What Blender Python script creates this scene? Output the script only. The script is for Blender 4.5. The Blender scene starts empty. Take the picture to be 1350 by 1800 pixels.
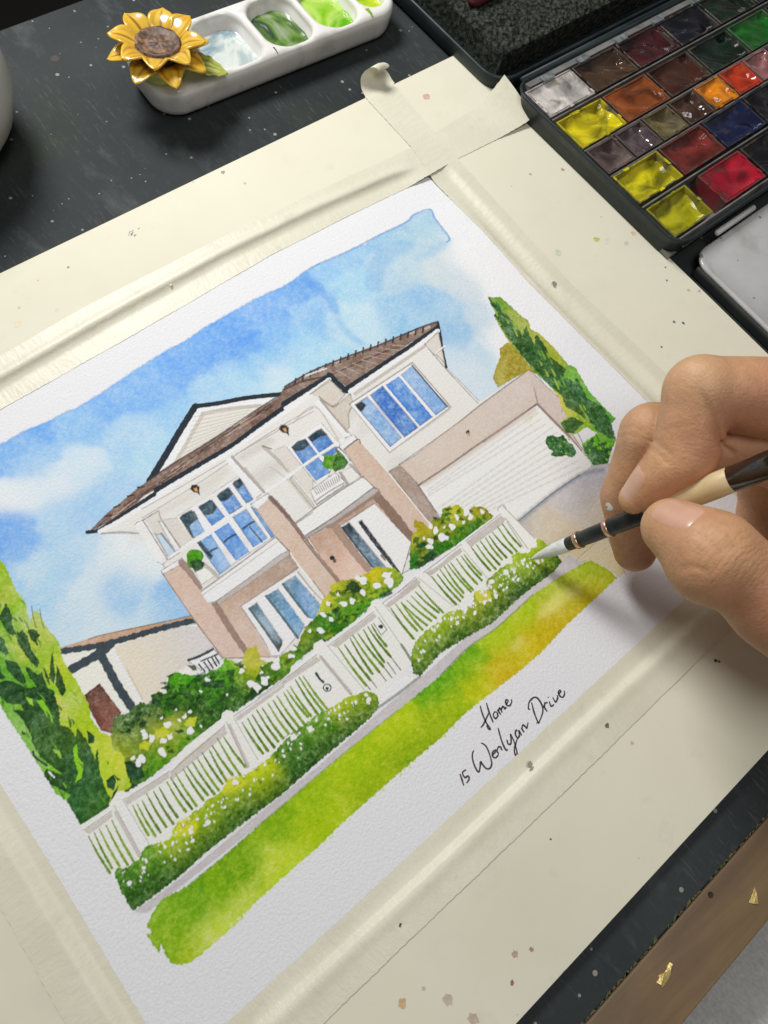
import bpy, bmesh, math, random
import numpy as np
from mathutils import Vector, Matrix
random.seed(7); RNG = np.random.RandomState(11)
scene = bpy.context.scene
COL = scene.collection
MM = 0.001

# ------------------------------------------------------------------ camera (solved from the paper's four edges, mm)
ROT = np.array([[0.7728389937, -0.6225364151, 0.1231596591],
                [-0.5547054665, -0.7569649066, -0.3454069709],
                [0.3082559573, 0.1986266397, -0.9303363493]])          # rows: image right, image down, view direction
CAM = np.array([68.9763, 41.7383, 241.8296])
FPX = 1248.0
PW, PH = 265.0, 207.1                                                  # painting sheet inside the tape, mm
cam_data = bpy.data.cameras.new('camera')
cam = bpy.data.objects.new('camera', cam_data); COL.objects.link(cam)
cam_data.sensor_fit = 'HORIZONTAL'; cam_data.sensor_width = 36.0
cam_data.lens = FPX / 1350.0 * 36.0
cam_data.clip_start = 0.01; cam_data.clip_end = 50.0
M3 = Matrix([[ROT[0][i], -ROT[1][i], -ROT[2][i]] for i in range(3)])
cam.matrix_world = Matrix.Translation(Vector(CAM * MM)) @ M3.to_4x4()
cam_data.dof.use_dof = True; cam_data.dof.focus_distance = 0.262; cam_data.dof.aperture_fstop = 42.0
scene.camera = cam

# ------------------------------------------------------------------ light of the room: one desk lamp beyond the board, a soft ceiling light, dim room
world = bpy.data.worlds.new('World'); scene.world = world; world.use_nodes = True
bg = world.node_tree.nodes['Background']; bg.inputs[0].default_value = (1.0, 0.985, 0.97, 1); bg.inputs[1].default_value = 0.13
def area_lamp(name, loc, target, size, watts, color):
    d = bpy.data.lights.new(name, 'AREA'); d.shape = 'DISK'; d.size = size; d.energy = watts; d.color = color
    o = bpy.data.objects.new(name, d); COL.objects.link(o)
    o.location = Vector(loc) * MM
    o.rotation_euler = (Vector(target) * MM - o.location).to_track_quat('-Z', 'Y').to_euler()
    return o
area_lamp('desk_lamp', (195, 530, 400), (205, 120, 0), 0.17, 2.75, (1.0, 0.99, 0.98))
area_lamp('ceiling_lamp', (110, -40, 760), (170, 90, 0), 0.34, 1.82, (1.0, 0.99, 0.98))
vs = scene.view_settings
vs.view_transform = 'Standard'; vs.look = 'None'; vs.exposure = 0.0; vs.gamma = 1.0; vs.use_curve_mapping = False
scene.render.engine = 'CYCLES'
scene.cycles.max_bounces = 6; scene.cycles.use_denoising = True

# ------------------------------------------------------------------ helpers
def U(px, py, z=0.0):
    """photo pixel -> point of the scene (mm) at height z"""
    d = np.array([(px - 675) / FPX, (py - 900) / FPX, 1.0]) @ ROT
    return CAM + d * ((z - CAM[2]) / d[2])
def zoomed(x0, y0, s):
    return lambda pts: [(x0 + p[0] / s, y0 + p[1] / s) for p in pts]
def lin(c):
    c = np.asarray(c, float) / 255.0
    return np.where(c <= 0.04045, c / 12.92, ((c + 0.055) / 1.055) ** 2.4)
def tag(o, label=None, cat=None, group=None, kind=None):
    if label: o['label'] = label
    if cat: o['category'] = cat
    if group: o['group'] = group
    if kind: o['kind'] = kind
    return o
def empty(name, loc=(0, 0, 0), parent=None):
    o = bpy.data.objects.new(name, None); COL.objects.link(o); o.location = Vector(loc) * MM
    o.empty_display_size = 0.01
    if parent: o.parent = parent
    return o
class MB:
    """collects vertices (mm) and faces, builds ONE mesh object"""
    def __init__(s): s.v = []; s.f = []
    def add(s, verts, faces):
        b = len(s.v); s.v += [tuple(v) for v in verts]; s.f += [tuple(b + i for i in f) for f in faces]; return s
    def box(s, lo, hi, taper=0.0):
        x0, y0, z0 = lo; x1, y1, z1 = hi; t = taper
        v = [(x0 + t, y0 + t, z0), (x1 - t, y0 + t, z0), (x1 - t, y1 - t, z0), (x0 + t, y1 - t, z0), (x0, y0, z1), (x1, y0, z1), (x1, y1, z1), (x0, y1, z1)]
        return s.add(v, [(3, 2, 1, 0), (4, 5, 6, 7), (0, 1, 5, 4), (1, 2, 6, 5), (2, 3, 7, 6), (3, 0, 4, 7)])
    def loops(s, loops, cap0=True, cap1=True, closed=True):
        n = len(loops[0]); b = len(s.v)
        for l in loops: s.v += [tuple(p) for p in l]
        for k in range(len(loops) - 1):
            for i in range(n if closed else n - 1):
                j = (i + 1) % n
                s.f.append((b + k * n + i, b + k * n + j, b + (k + 1) * n + j, b + (k + 1) * n + i))
        if cap0: s.f.append(tuple(b + i for i in range(n - 1, -1, -1)))
        if cap1: s.f.append(tuple(b + (len(loops) - 1) * n + i for i in range(n)))
        return s
    def tube(s, pts, rad, n=16):
        pts = [Vector(p) for p in pts]; L = []
        d0 = (pts[-1] - pts[0]).normalized()
        u = d0.orthogonal().normalized()
        for i, p in enumerate(pts):
            d = (pts[min(i + 1, len(pts) - 1)] - pts[max(i - 1, 0)]).normalized()
            u = (u - d * u.dot(d)).normalized(); w = d.cross(u)
            r = rad[i] if hasattr(rad, '__len__') else rad
            L.append([p + u * r * math.cos(2 * math.pi * k / n) + w * r * math.sin(2 * math.pi * k / n) for k in range(n)])
        return s.loops(L)
    def grid(s, fn, nu, nv):
        b = len(s.v)
        for i in range(nu + 1):
            for j in range(nv + 1): s.v.append(tuple(fn(i / nu, j / nv)))
        for i in range(nu):
            for j in range(nv):
                a = b + i * (nv + 1) + j
                s.f.append((a, a + nv + 1, a + nv + 2, a + 1))
        return s
    def mesh(s, name, smooth=False, origin=(0, 0, 0)):
        me = bpy.data.meshes.new(name)
        o = np.array(origin, float)
        me.from_pydata([tuple((np.array(v, float) - o) * MM) for v in s.v], [], s.f)
        if smooth: me.polygons.foreach_set('use_smooth', [True] * len(me.polygons))
        me.update()
        return me
    def build(s, name, mat, parent=None, smooth=False, origin=None, recalc=True, bevel=0.0):
        og = origin if origin is not None else (0, 0, 0)
        me = s.mesh(name, smooth, og)
        if recalc or bevel:
            bm = bmesh.new(); bm.from_mesh(me)
            if bevel: bmesh.ops.bevel(bm, geom=bm.edges[:], offset=bevel * MM, segments=2, affect='EDGES', profile=0.5)
            bmesh.ops.recalc_face_normals(bm, faces=bm.faces); bm.to_mesh(me); bm.free()
            if smooth: me.polygons.foreach_set('use_smooth', [True] * len(me.polygons))
        me.materials.append(mat)
        ob = bpy.data.objects.new(name, me); COL.objects.link(ob)
        if parent is not None:
            ob.parent = parent
            pl = np.zeros(3); q = parent
            while q is not None: pl += np.array(q.location) / MM; q = q.parent
            ob.location = Vector((np.array(og) - pl) * MM)
        else:
            ob.location = Vector(og) * MM
        return ob

# materials -----------------------------------------------------------
class NT:
    def __init__(s, name):
        s.m = bpy.data.materials.new(name); s.m.use_nodes = True; s.t = s.m.node_tree
        s.b = s.t.nodes['Principled BSDF']; s.co = s.n('ShaderNodeTexCoord').outputs['Object']
    def n(s, t, **kw):
        x = s.t.nodes.new(t)
        for k, v in kw.items(): setattr(x, k, v)
        return x
    def link(s, a, b): s.t.links.new(a, b)
    def map(s, scale=(1, 1, 1), rot=(0, 0, 0), loc=(0, 0, 0)):
        m = s.n('ShaderNodeMapping'); s.link(s.co, m.inputs[0])
        m.inputs['Scale'].default_value = scale; m.inputs['Rotation'].default_value = rot; m.inputs['Location'].default_value = loc
        return m.outputs[0]
    def noise(s, scale, detail=3, rough=0.55, vec=None, dist=0.0):
        x = s.n('ShaderNodeTexNoise'); s.link(vec if vec is not None else s.co, x.inputs['Vector'])
        x.inputs['Scale'].default_value = scale; x.inputs['Detail'].default_value = detail; x.inputs['Roughness'].default_value = rough; x.inputs['Distortion'].default_value = dist
        return x.outputs['Fac']
    def voro(s, scale, vec=None, out='Distance', rnd=1.0):
        x = s.n('ShaderNodeTexVoronoi'); s.link(vec if vec is not None else s.co, x.inputs['Vector'])
        x.inputs['Scale'].default_value = scale; x.inputs['Randomness'].default_value = rnd
        return x.outputs[out]
    def ramp(s, fac, a, b, c0=(0, 0, 0, 1), c1=(1, 1, 1, 1), mode='LINEAR'):
        r = s.n('ShaderNodeValToRGB'); s.link(fac, r.inputs[0]); r.color_ramp.interpolation = mode
        e = r.color_ramp.elements; e[0].position = a; e[1].position = b; e[0].color = c0; e[1].color = c1
        return r.outputs[0]
    def mix(s, fac, a, b, mode='MIX'):
        x = s.n('ShaderNodeMix', data_type='RGBA', blend_type=mode)
        for v, i in ((fac, 0), (a, 6), (b, 7)):
            if hasattr(v, 'is_output') or hasattr(v, 'node'): s.link(v, x.inputs[i])
            elif i == 0: x.inputs[0].default_value = v
            else: x.inputs[i].default_value = (*v[:3], 1)
        return x.outputs[2]
    def math(s, op, a, b=0.0):
        x = s.n('ShaderNodeMath', operation=op)
        for v, i in ((a, 0), (b, 1)):
            if hasattr(v, 'node'): s.link(v, x.inputs[i])
            else: x.inputs[i].default_value = v
        return x.outputs[0]
    def bump(s, h, strength, dist, prev=None):
        x = s.n('ShaderNodeBump'); s.link(h, x.inputs['Height']); x.inputs['Strength'].default_value = strength; x.inputs['Distance'].default_value = dist * MM
        if prev is not None: s.link(prev, x.inputs['Normal'])
        return x.outputs[0]
    def done(s, color=None, rough=0.5, normal=None, spec=0.5, coat=0.0, metal=0.0, sss=0.0):
        b = s.b
        if color is not None:
            if hasattr(color, 'node'): s.link(color, b.inputs['Base Color'])
            else: b.inputs['Base Color'].default_value = (*color[:3], 1)
        if hasattr(rough, 'node'): s.link(rough, b.inputs['Roughness'])
        else: b.inputs['Roughness'].default_value = rough
        if normal is not None: s.link(normal, b.inputs['Normal'])
        b.inputs['Specular IOR Level'].default_value = spec
        b.inputs['Coat Weight'].default_value = coat; b.inputs['Metallic'].default_value = metal
        if sss:
            b.inputs['Subsurface Weight'].default_value = sss; b.inputs['Subsurface Radius'].default_value = (1.0, 0.35, 0.18); b.inputs['Subsurface Scale'].default_value = 0.002
        return s.m
def mottled(name, c1, c2, scale, rough=0.5, bump=0.0, bscale=None, detail=4, lo=0.35, hi=0.65, bdist=0.3, **kw):
    n = NT(name); f = n.noise(scale, detail)
    c = n.mix(n.ramp(f, lo, hi), c1, c2)
    nm = n.bump(n.noise(bscale or scale * 4, 4), bump, bdist) if bump else None
    return n.done(c, rough, nm, **kw)

# smooth implicit surfaces (naive surface nets) -------------------------
def surface_nets(f, origin, step):
    s = f < 0
    nx, ny, nz = f.shape
    c = np.zeros((nx - 1, ny - 1, nz - 1), np.uint8)
    for i in (0, 1):
        for j in (0, 1):
            for k in (0, 1): c += s[i:nx - 1 + i, j:ny - 1 + j, k:nz - 1 + k]
    act = (c > 0) & (c < 8)
    idx = np.full(act.shape, -1, np.int64); ijk = np.argwhere(act); idx[act] = np.arange(len(ijk))
    acc = np.zeros((len(ijk), 3)); cnt = np.zeros(len(ijk))
    for ax in range(3):
        for p in (0, 1):
            for q in (0, 1):
                o = [0, 0, 0]; oth = [a for a in range(3) if a != ax]; o[oth[0]] = p; o[oth[1]] = q
                a = ijk + o; b = a.copy(); b[:, ax] += 1
                fa = f[a[:, 0], a[:, 1], a[:, 2]]; fb = f[b[:, 0], b[:, 1], b[:, 2]]
                m = (fa < 0) != (fb < 0)
                t = np.where(m, fa / np.where(fa == fb, 1, fa - fb), 0)
                pos = a.astype(float); pos[:, ax] += t
                acc += pos * m[:, None]; cnt += m
    verts = acc / cnt[:, None] * step + np.asarray(origin)
    faces = []
    for ax in range(3):
        o1, o2 = [a for a in range(3) if a != ax]
        sl = [slice(1, -1)] * 3; sl[ax] = slice(0, -1)
        a = s[tuple(sl)]; sl2 = list(sl); sl2[ax] = slice(1, None); b = s[tuple(sl2)]
        e = np.argwhere(a != b); e[:, o1] += 1; e[:, o2] += 1
        ins = s[e[:, 0], e[:, 1], e[:, 2]]
        def g(d1, d2):
            k = e.copy(); k[:, o1] -= d1; k[:, o2] -= d2
            return idx[k[:, 0], k[:, 1], k[:, 2]]
        q = np.stack([g(0, 0), g(1, 0), g(1, 1), g(0, 1)], 1)
        flip = ins if ax != 1 else ~ins
        q[~flip] = q[~flip][:, ::-1]
        faces.append(q)
    return verts, np.concatenate(faces)
def smin(a, b, k):
    h = np.maximum(k - np.abs(a - b), 0) / k
    return np.minimum(a, b) - h * h * k * 0.25
def mesh_np(name, verts, quads, smooth=True):
    me = bpy.data.meshes.new(name)
    v = np.ascontiguousarray(verts, np.float32) * np.float32(MM); q = np.ascontiguousarray(quads, np.int32)
    me.vertices.add(len(v)); me.vertices.foreach_set('co', v.ravel())
    me.loops.add(q.size); me.loops.foreach_set('vertex_index', q.ravel())
    me.polygons.add(len(q)); me.polygons.foreach_set('loop_start', np.arange(0, q.size, 4, dtype=np.int32))
    me.polygons.foreach_set('use_smooth', np.full(len(q), smooth))
    me.update(calc_edges=True); me.validate()
    return me
def place(name, me, mat, parent=None):
    me.materials.append(mat); o = bpy.data.objects.new(name, me); COL.objects.link(o)
    if parent is not None:
        o.parent = parent; pl = Vector((0, 0, 0)); q = parent
        while q is not None: pl += q.location; q = q.parent
        o.location = -pl
    return o
# ------------------------------------------------------------------ the desk, its ledge, the dark beyond, the cloth
def desk_material():
    n = NT('desk_paint')
    big = n.noise(9, 4); c = n.mix(n.ramp(big, 0.35, 0.7), (0.023, 0.028, 0.029), (0.046, 0.053, 0.053))
    gr = n.ramp(n.noise(14, 3, vec=n.map(loc=(3, 1, 0))), 0.58, 0.72)
    c = n.mix(n.math('MULTIPLY', gr, 0.35), c, (0.05, 0.06, 0.028))
    # scratches of worn paint running across the panel
    sv = n.map(scale=(1.0, 0.13, 1), rot=(0, 0, math.radians(14)))
    sc = n.noise(900, 4, 0.66, vec=sv); patch = n.ramp(n.noise(24, 4), 0.40, 0.58)
    sm = n.math('MULTIPLY', n.ramp(sc, 0.57, 0.70), patch)
    c = n.mix(n.math('MULTIPLY', sm, 0.30), c, (0.17, 0.165, 0.145)); c = n.mix(n.math('MULTIPLY', n.ramp(n.noise(300, 5, 0.75), 0.54, 0.78), 0.25), c, (0.085, 0.092, 0.085))
    haze = n.ramp(n.noise(34, 5, 0.7, vec=n.map(scale=(1, 0.5, 1), rot=(0, 0, 0.9))), 0.58, 0.8)
    c = n.mix(n.math('MULTIPLY', haze, 0.30), c, (0.22, 0.25, 0.25))
    # flecks of dried paint
    v = n.voro(95); vc = n.voro(95, out='Color'); sp = n.n('ShaderNodeSeparateColor'); n.link(vc, sp.inputs[0])
    rad = n.math('MULTIPLY', n.math('POWER', sp.outputs[0], 8.0), 0.11)
    dot = n.math('LESS_THAN', v, rad)
    c = n.mix(n.math('MULTIPLY', dot, n.math('ADD', n.math('MULTIPLY', sp.outputs[1], 0.6), 0.1)), c, (0.55, 0.58, 0.55))
    v = n.voro(260); vc = n.voro(260, out='Color'); sp = n.n('ShaderNodeSeparateColor'); n.link(vc, sp.inputs[0])
    dot = n.math('LESS_THAN', v, n.math('MULTIPLY', n.math('POWER', sp.outputs[0], 7.0), 0.22))
    c = n.mix(n.math('MULTIPLY', dot, 0.5), c, (0.5, 0.48, 0.42))
    nm = n.bump(n.noise(160, 4), 0.22, 0.22)
    return n.done(c, n.ramp(big, 0.3, 0.7, (0.62,) * 3 + (1,), (0.75,) * 3 + (1,)), nm, spec=0.12)
DESK_Z = -1.5
m_desk = desk_material()
desk = MB().box((-330, -69.3, DESK_Z - 18), (640, 376.5, DESK_Z)).build('desk_top', m_desk, bevel=0.6)
tag(desk, kind='structure')
n = NT('ledge_wood'); g = n.noise(30, 5, 0.6, vec=n.map(scale=(0.25, 2.2, 1)), dist=1.2)
c = n.mix(n.ramp(g, 0.3, 0.72), (0.145, 0.090, 0.045), (0.245, 0.165, 0.082))
c = n.mix(n.math('MULTIPLY', n.ramp(n.noise(26, 4), 0.45, 0.62), 0.5), c, (0.13, 0.09, 0.065))
m_ledge = n.done(c, 0.5, n.bump(n.noise(120, 4, vec=n.map(scale=(0.3, 2, 1))), 0.2, 0.3), spec=0.4)
ledge = MB().box((-330, -89.5, DESK_Z - 13), (640, -69.6, DESK_Z + 0.5)).build('wooden_ledge', m_ledge, desk, bevel=0.5)
m_hole = mottled('old_nail_hole', (0.01, 0.008, 0.006), (0.03, 0.02, 0.015), 300, 0.6)
def disc(name, c, r, z, mat, parent=None, n=14, jit=0.0, sx=1.0, sy=1.0, rot=0.0, dome=0.0):
    b = MB(); rs = [r * (1 + random.uniform(-jit, jit)) for _ in range(n)]
    ring = []
    for k in range(n):
        a = 2 * math.pi * k / n; x = sx * rs[k] * math.cos(a); y = sy * rs[k] * math.sin(a)
        ring.append((c[0] + x * math.cos(rot) - y * math.sin(rot), c[1] + x * math.sin(rot) + y * math.cos(rot), z))
    b.add([(c[0], c[1], z + dome)] + ring, [(0, 1 + k, 1 + (k + 1) % n) for k in range(n)])
    return b.build(name, mat, parent, origin=(c[0], c[1], z), recalc=False)
q = U(1249, 1573, DESK_Z + 0.5); disc('nail_hole', q, 1.0, DESK_Z + 0.53, m_hole, desk)
q = U(97, 103, DESK_Z)
b = MB(); b.add([(q[0] + 1.9 * math.cos(t), q[1] + 1.9 * math.sin(t), DESK_Z + 0.06) for t in np.linspace(0, 6.283, 16, endpoint=False)], [tuple(range(16))])
b.build('screw_hole', m_hole, desk, recalc=False)
# strip of worn green-gold paint along the ledge joint
m_worn = mottled('worn_green_paint', (0.05, 0.065, 0.02), (0.13, 0.115, 0.035), 260, 0.6)
b = MB()
for k in range(150):
    x = -20 + k * 1.7 + random.uniform(-0.7, 0.7); l = random.uniform(0.2, 1.0) * (1.6 if random.random() < 0.15 else 1); w = random.uniform(0.6, 1.5)
    if random.random() < 0.25: continue
    y = -69.25; sl = random.uniform(-0.5, 0.9)
    b.add([(x - w, y, DESK_Z + 0.07), (x + w, y, DESK_Z + 0.07), (x + w * 0.5 + sl, y + l, DESK_Z + 0.07), (x - w * 0.3 + sl, y + l * 0.8, DESK_Z + 0.07)], [(0, 1, 2, 3)])
o = b.build('worn_paint_fringe', m_worn, desk, recalc=False); tag(o, kind='stuff')
# floor far below and beyond the desk
m_floor = mottled('dark_floor', (0.012, 0.009, 0.008), (0.022, 0.016, 0.013), 5, 0.7)
tag(MB().box((-2500, -2500, -760), (2500, 2500, -740)).build('floor', m_floor), kind='structure')
# grey cloth over the lap below the ledge
n = NT('grey_cloth'); w = n.noise(900, 3, vec=n.map(scale=(1, 0.25, 1), rot=(0, 0, 0.5))); f = n.noise(40, 4)
c = n.mix(n.ramp(w, 0.3, 0.7), (0.46, 0.45, 0.43), (0.62, 0.61, 0.59)); c = n.mix(n.math('MULTIPLY', n.ramp(f, 0.4, 0.7), 0.5), c, (0.68, 0.67, 0.66))
m_cloth = n.done(c, 0.95, n.bump(w, 0.35, 0.4), spec=0.1)
def cloth(u, v):
    x = -80 + 420 * u; y = -94 - 150 * v
    z = -16 + 10 * math.sin(x * 0.045 + v * 3) * v + 6 * math.sin(x * 0.11 + y * 0.06) * v - 22 * (1 - v) ** 3 + 5 * math.sin(y * 0.09)
    return (x, y, z)
tag(MB().grid(cloth, 90, 40).build('grey_cloth', m_cloth, smooth=True), 'folded grey woven cloth below the brown wooden ledge', 'cloth')
# gold flakes on the ledge
n = NT('gold_leaf'); m_gold = n.done(n.mix(n.noise(700, 3), (0.55, 0.38, 0.10), (0.85, 0.68, 0.30)), 0.35, n.bump(n.noise(600, 3), 0.8, 0.3), metal=0.55)
zg = zoomed(1050, 1450, 4.5)
def flake(name, zpts, label):
    P = [U(x, y, DESK_Z + 0.5) for x, y in zg(zpts)]; c = np.mean(P, 0); b = MB(); k = len(P)
    b.add([(p[0], p[1], DESK_Z + 0.75 + random.uniform(-0.1, 0.35)) for p in P] + [(p[0], p[1], DESK_Z + 0.62) for p in P], [tuple(range(k)), tuple(range(2 * k - 1, k - 1, -1))] + [(i, (i + 1) % k, k + (i + 1) % k, k + i) for i in range(k)])
    tag(b.build(name, m_gold, origin=(c[0], c[1], DESK_Z + 0.55)), label, 'gold flake', 'gold flakes on the ledge')
flake('gold_flake', [(545, 1110), (570, 1085), (592, 1100), (578, 1140), (580, 1180), (556, 1230), (510, 1288), (498, 1262), (465, 1245), (488, 1205), (480, 1190), (512, 1165), (525, 1170), (546, 1140)], 'ragged gold leaf flake on brown ledge, the larger lower one')
flake('gold_flake', [(1240, 490), (1258, 540), (1268, 625), (1230, 622), (1196, 612), (1222, 545)], 'small triangular gold flake on brown ledge, the upper one')

# ------------------------------------------------------------------ the cream board with its sunken panel
BZ = 1.5; XL, XR, YB, YT = -78.0, 328.4, -54.4, 257.2
n = NT('cream_card'); f = n.noise(18, 5); c = n.mix(n.ramp(f, 0.3, 0.7), (0.735, 0.702, 0.552), (0.768, 0.738, 0.592))
st = n.ramp(n.noise(34, 4, vec=n.map(loc=(2, 5, 0))), 0.64, 0.80); c = n.mix(n.math('MULTIPLY', st, 0.35), c, (0.62, 0.57, 0.47))
c = n.mix(n.math('MULTIPLY', n.ramp(n.noise(11, 5, 0.65, vec=n.map(loc=(7, 1, 0))), 0.50, 0.78), 0.32), c, (0.60, 0.555, 0.43)); c = n.mix(n.math('MULTIPLY', n.ramp(n.noise(75, 5, 0.7, vec=n.map(loc=(1, 8, 0))), 0.60, 0.78), 0.25), c, (0.50, 0.47, 0.39))
v = n.voro(70); vc = n.voro(70, out='Color'); sp = n.n('ShaderNodeSeparateColor'); n.link(vc, sp.inputs[0])
dot = n.math('LESS_THAN', v, n.math('MULTIPLY', n.math('POWER', sp.outputs[0], 9.0), 0.10)); c = n.mix(n.math('MULTIPLY', dot, 0.55), c, (0.33, 0.27, 0.20))
v = n.voro(170); vc = n.voro(170, out='Color'); sp = n.n('ShaderNodeSeparateColor'); n.link(vc, sp.inputs[0])
dot = n.math('LESS_THAN', v, n.math('MULTIPLY', n.math('POWER', sp.outputs[0], 11.0), 0.13)); c = n.mix(n.math('MULTIPLY', dot, 0.5), c, (0.30, 0.26, 0.22))
m_board = n.done(c, 0.72, n.bump(n.noise(900, 3), 0.10, 0.12), spec=0.25)
n = NT('card_edge'); m_card_edge = n.done(n.mix(n.noise(300, 3), (0.42, 0.37, 0.36), (0.55, 0.50, 0.48)), 0.9)
board = empty('drawing_board', (XL, YB, DESK_Z)); tag(board, 'large cream card board with paint spots under the taped painting', 'board')
def frame_sheet(z, hole):
    hx0, hx1, hy0, hy1 = hole; b = MB()
    xs = [XL, hx0, hx1, XR]; ys = [YB, hy0, hy1, YT]
    V = [(x, y, z) for x in xs for y in ys]; F = []
    for i in range(3):
        for j in range(3):
            if i == 1 and j == 1: continue
            a = i * 4 + j; F.append((a, a + 4, a + 5, a + 1))
    return b.add(V, F)
frame_sheet(BZ, (-8.6, 277.5, -10.2, 221.9)).build('card_face', m_board, board, recalc=False)
b = MB()                                                     # edges and the panel under the sheet
for (x0, y0), (x1, y1) in (((XL, YB), (XR, YB)), ((XR, YB), (XR, YT)), ((XR, YT), (XL, YT)), ((XL, YT), (XL, YB))):
    b.add([(x0, y0, DESK_Z + 0.02), (x1, y1, DESK_Z + 0.02), (x1, y1, BZ), (x0, y0, BZ)], [(0, 1, 2, 3)])
b.build('card_edge', m_card_edge, board, recalc=False)
MB().box((-8.8, -10.4, DESK_Z + 0.1), (277.7, 222.1, -0.45)).build('backing_panel', m_board, board)
# paint spots on the board
def spot_mat(c):
    key = 'spot_%d_%d_%d' % tuple(c); m = bpy.data.materials.get(key)
    if m: return m
    l = lin(c); return mottled(key, l * 0.9, np.minimum(l * 1.12, 1), 500, 0.6)
SPOTS = [(749, 170, 8, (205, 172, 152)), (989, 298, 4, (178, 158, 145)), (1049, 421, 6, (190, 196, 92)), (981, 444, 6.5, (200, 205, 178)), (1067, 424, 6, (222, 214, 196)), (1101, 428, 5, (205, 197, 180)), (1113, 410, 5.5, (214, 190, 148)),
  (707, 1763, 6, (204, 172, 128)), (905, 1677, 4, (180, 160, 136)), (934, 1669, 3, (170, 135, 105)), (900, 1727, 3, (150, 105, 95)), (832, 1791, 6.5, (190, 174, 152)), (787, 1758, 6.5, (192, 180, 158)), (974, 498, 5, (140, 132, 130)), (29, 1613, 3.5, (110, 95, 90)),
  (1172, 493, 2, (100, 95, 95)), (1185, 566, 3, (110, 108, 104)), (1201, 568, 3, (105, 105, 105)), (1170, 470, 2, (120, 115, 112)), (1210, 510, 3.5, (196, 186, 172)), (1229, 512, 3, (190, 180, 170)), (1163, 610, 2, (90, 85, 85)), (931, 1344, 4.5, (150, 145, 130)),
  (703, 1624, 3, (80, 75, 70)), (968, 1475, 1.6, (120, 85, 70)), (120, 470, 2, (130, 120, 105)), (392, 303, 4, (150, 145, 138)), (1066, 1275, 4, (95, 110, 85)), (1258, 1161, 3, (105, 78, 60)), (1264, 1163, 2, (110, 80, 60)), (300, 500, 3, (205, 190, 165)), (30, 570, 6, (222, 208, 180)), (932, 306, 3, (190, 170, 110)), (100, 545, 3, (215, 205, 170))]
for px, py, r, c in SPOTS:
    q = U(px, py, BZ); rr = r / FPX * 265
    disc('paint_spot', q, rr, BZ + (0.32 if (py in (498, 1344, 1624, 1613, 1275)) else 0.05), spot_mat(c), board, n=12, jit=0.28, sx=1.15, rot=random.uniform(0, 3), dome=0.02)
# smudge of dry brush strokes near the far edge
sm = spot_mat((130, 128, 118)); b = MB()
for k in range(9):
    q = U(232 + random.uniform(-11, 11), 411 + random.uniform(-8, 8), BZ); l = random.uniform(0.6, 1.6); a = random.uniform(0.2, 0.7)
    b.add([(q[0], q[1], BZ + .05), (q[0] + l, q[1] + l * a, BZ + .05), (q[0] + l, q[1] + l * a + .22, BZ + .05), (q[0], q[1] + .3, BZ + .05)], [(0, 1, 2, 3)])
b.build('paint_smudge', sm, board, recalc=False)

# ------------------------------------------------------------------ masking tape
def tape_mat(name, along):
    n = NT(name); sc = (1.0, 0.34, 1) if along == 'x' else (0.34, 1.0, 1)
    cr = n.noise(460, 5, 0.68, vec=n.map(scale=sc)); f = n.noise(45, 4)
    c = n.mix(n.ramp(f, 0.3, 0.7), (0.690, 0.662, 0.515), (0.740, 0.713, 0.570))
    c = n.mix(n.math('MULTIPLY', n.ramp(cr, 0.52, 0.75), 0.18), c, (0.80, 0.77, 0.66)); c = n.mix(n.math('MULTIPLY', n.ramp(n.noise(130, 4), 0.60, 0.75), 0.30), c, (0.50, 0.47, 0.36))
    nm = n.bump(cr, 0.62, 0.42); nm = n.bump(n.noise(90, 3), 0.25, 0.5, nm)
    return n.done(c, 0.40, nm, spec=0.45)
m_tape_x = tape_mat('masking_tape_lengthwise', 'x'); m_tape_y = tape_mat('masking_tape_upright', 'y')
def lerp_poly(pts, t):
    pts = sorted(pts); xs = [p[0] for p in pts]; return float(np.interp(t, xs, [p[1] for p in pts]))
def sst(a, b, x):
    t = min(max((x - a) / (b - a), 0), 1); return t * t * (3 - 2 * t)
def paper_z(x, y):
    return 1.9 * sst(240, 266, x) * sst(206, 160, y) + 0.25 * sst(20, -2, x)
def tape(name, t0, t1, inner, outer, prof, along, mat, label, steps, extra=None):
    NV = 30
    def fn(u, v):
        t = t0 + (t1 - t0) * u; a = lerp_poly(inner, t); c = lerp_poly(outer, t); s = a + (c - a) * v
        jit = 0.10 * math.sin(t * 1.7 + v * 9) + 0.06 * math.sin(t * 4.3)
        if v in (0.0, 1.0): s += jit
        x, y = (t, s) if along == 'x' else (s, t)
        z = prof(x, y, v)
        if extra: x, y, z = extra(x, y, z, u, v)
        return (x, y, z)
    b = MB().grid(fn, steps, NV)
    return tag(b.build(name, mat, smooth=True, recalc=False), label, 'masking tape', 'masking tape holding the sheet')
def nz(x, y): return 0.05 * math.sin(x * 0.35 + y * 0.21) + 0.04 * math.sin(x * 0.13 - y * 0.4)
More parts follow.
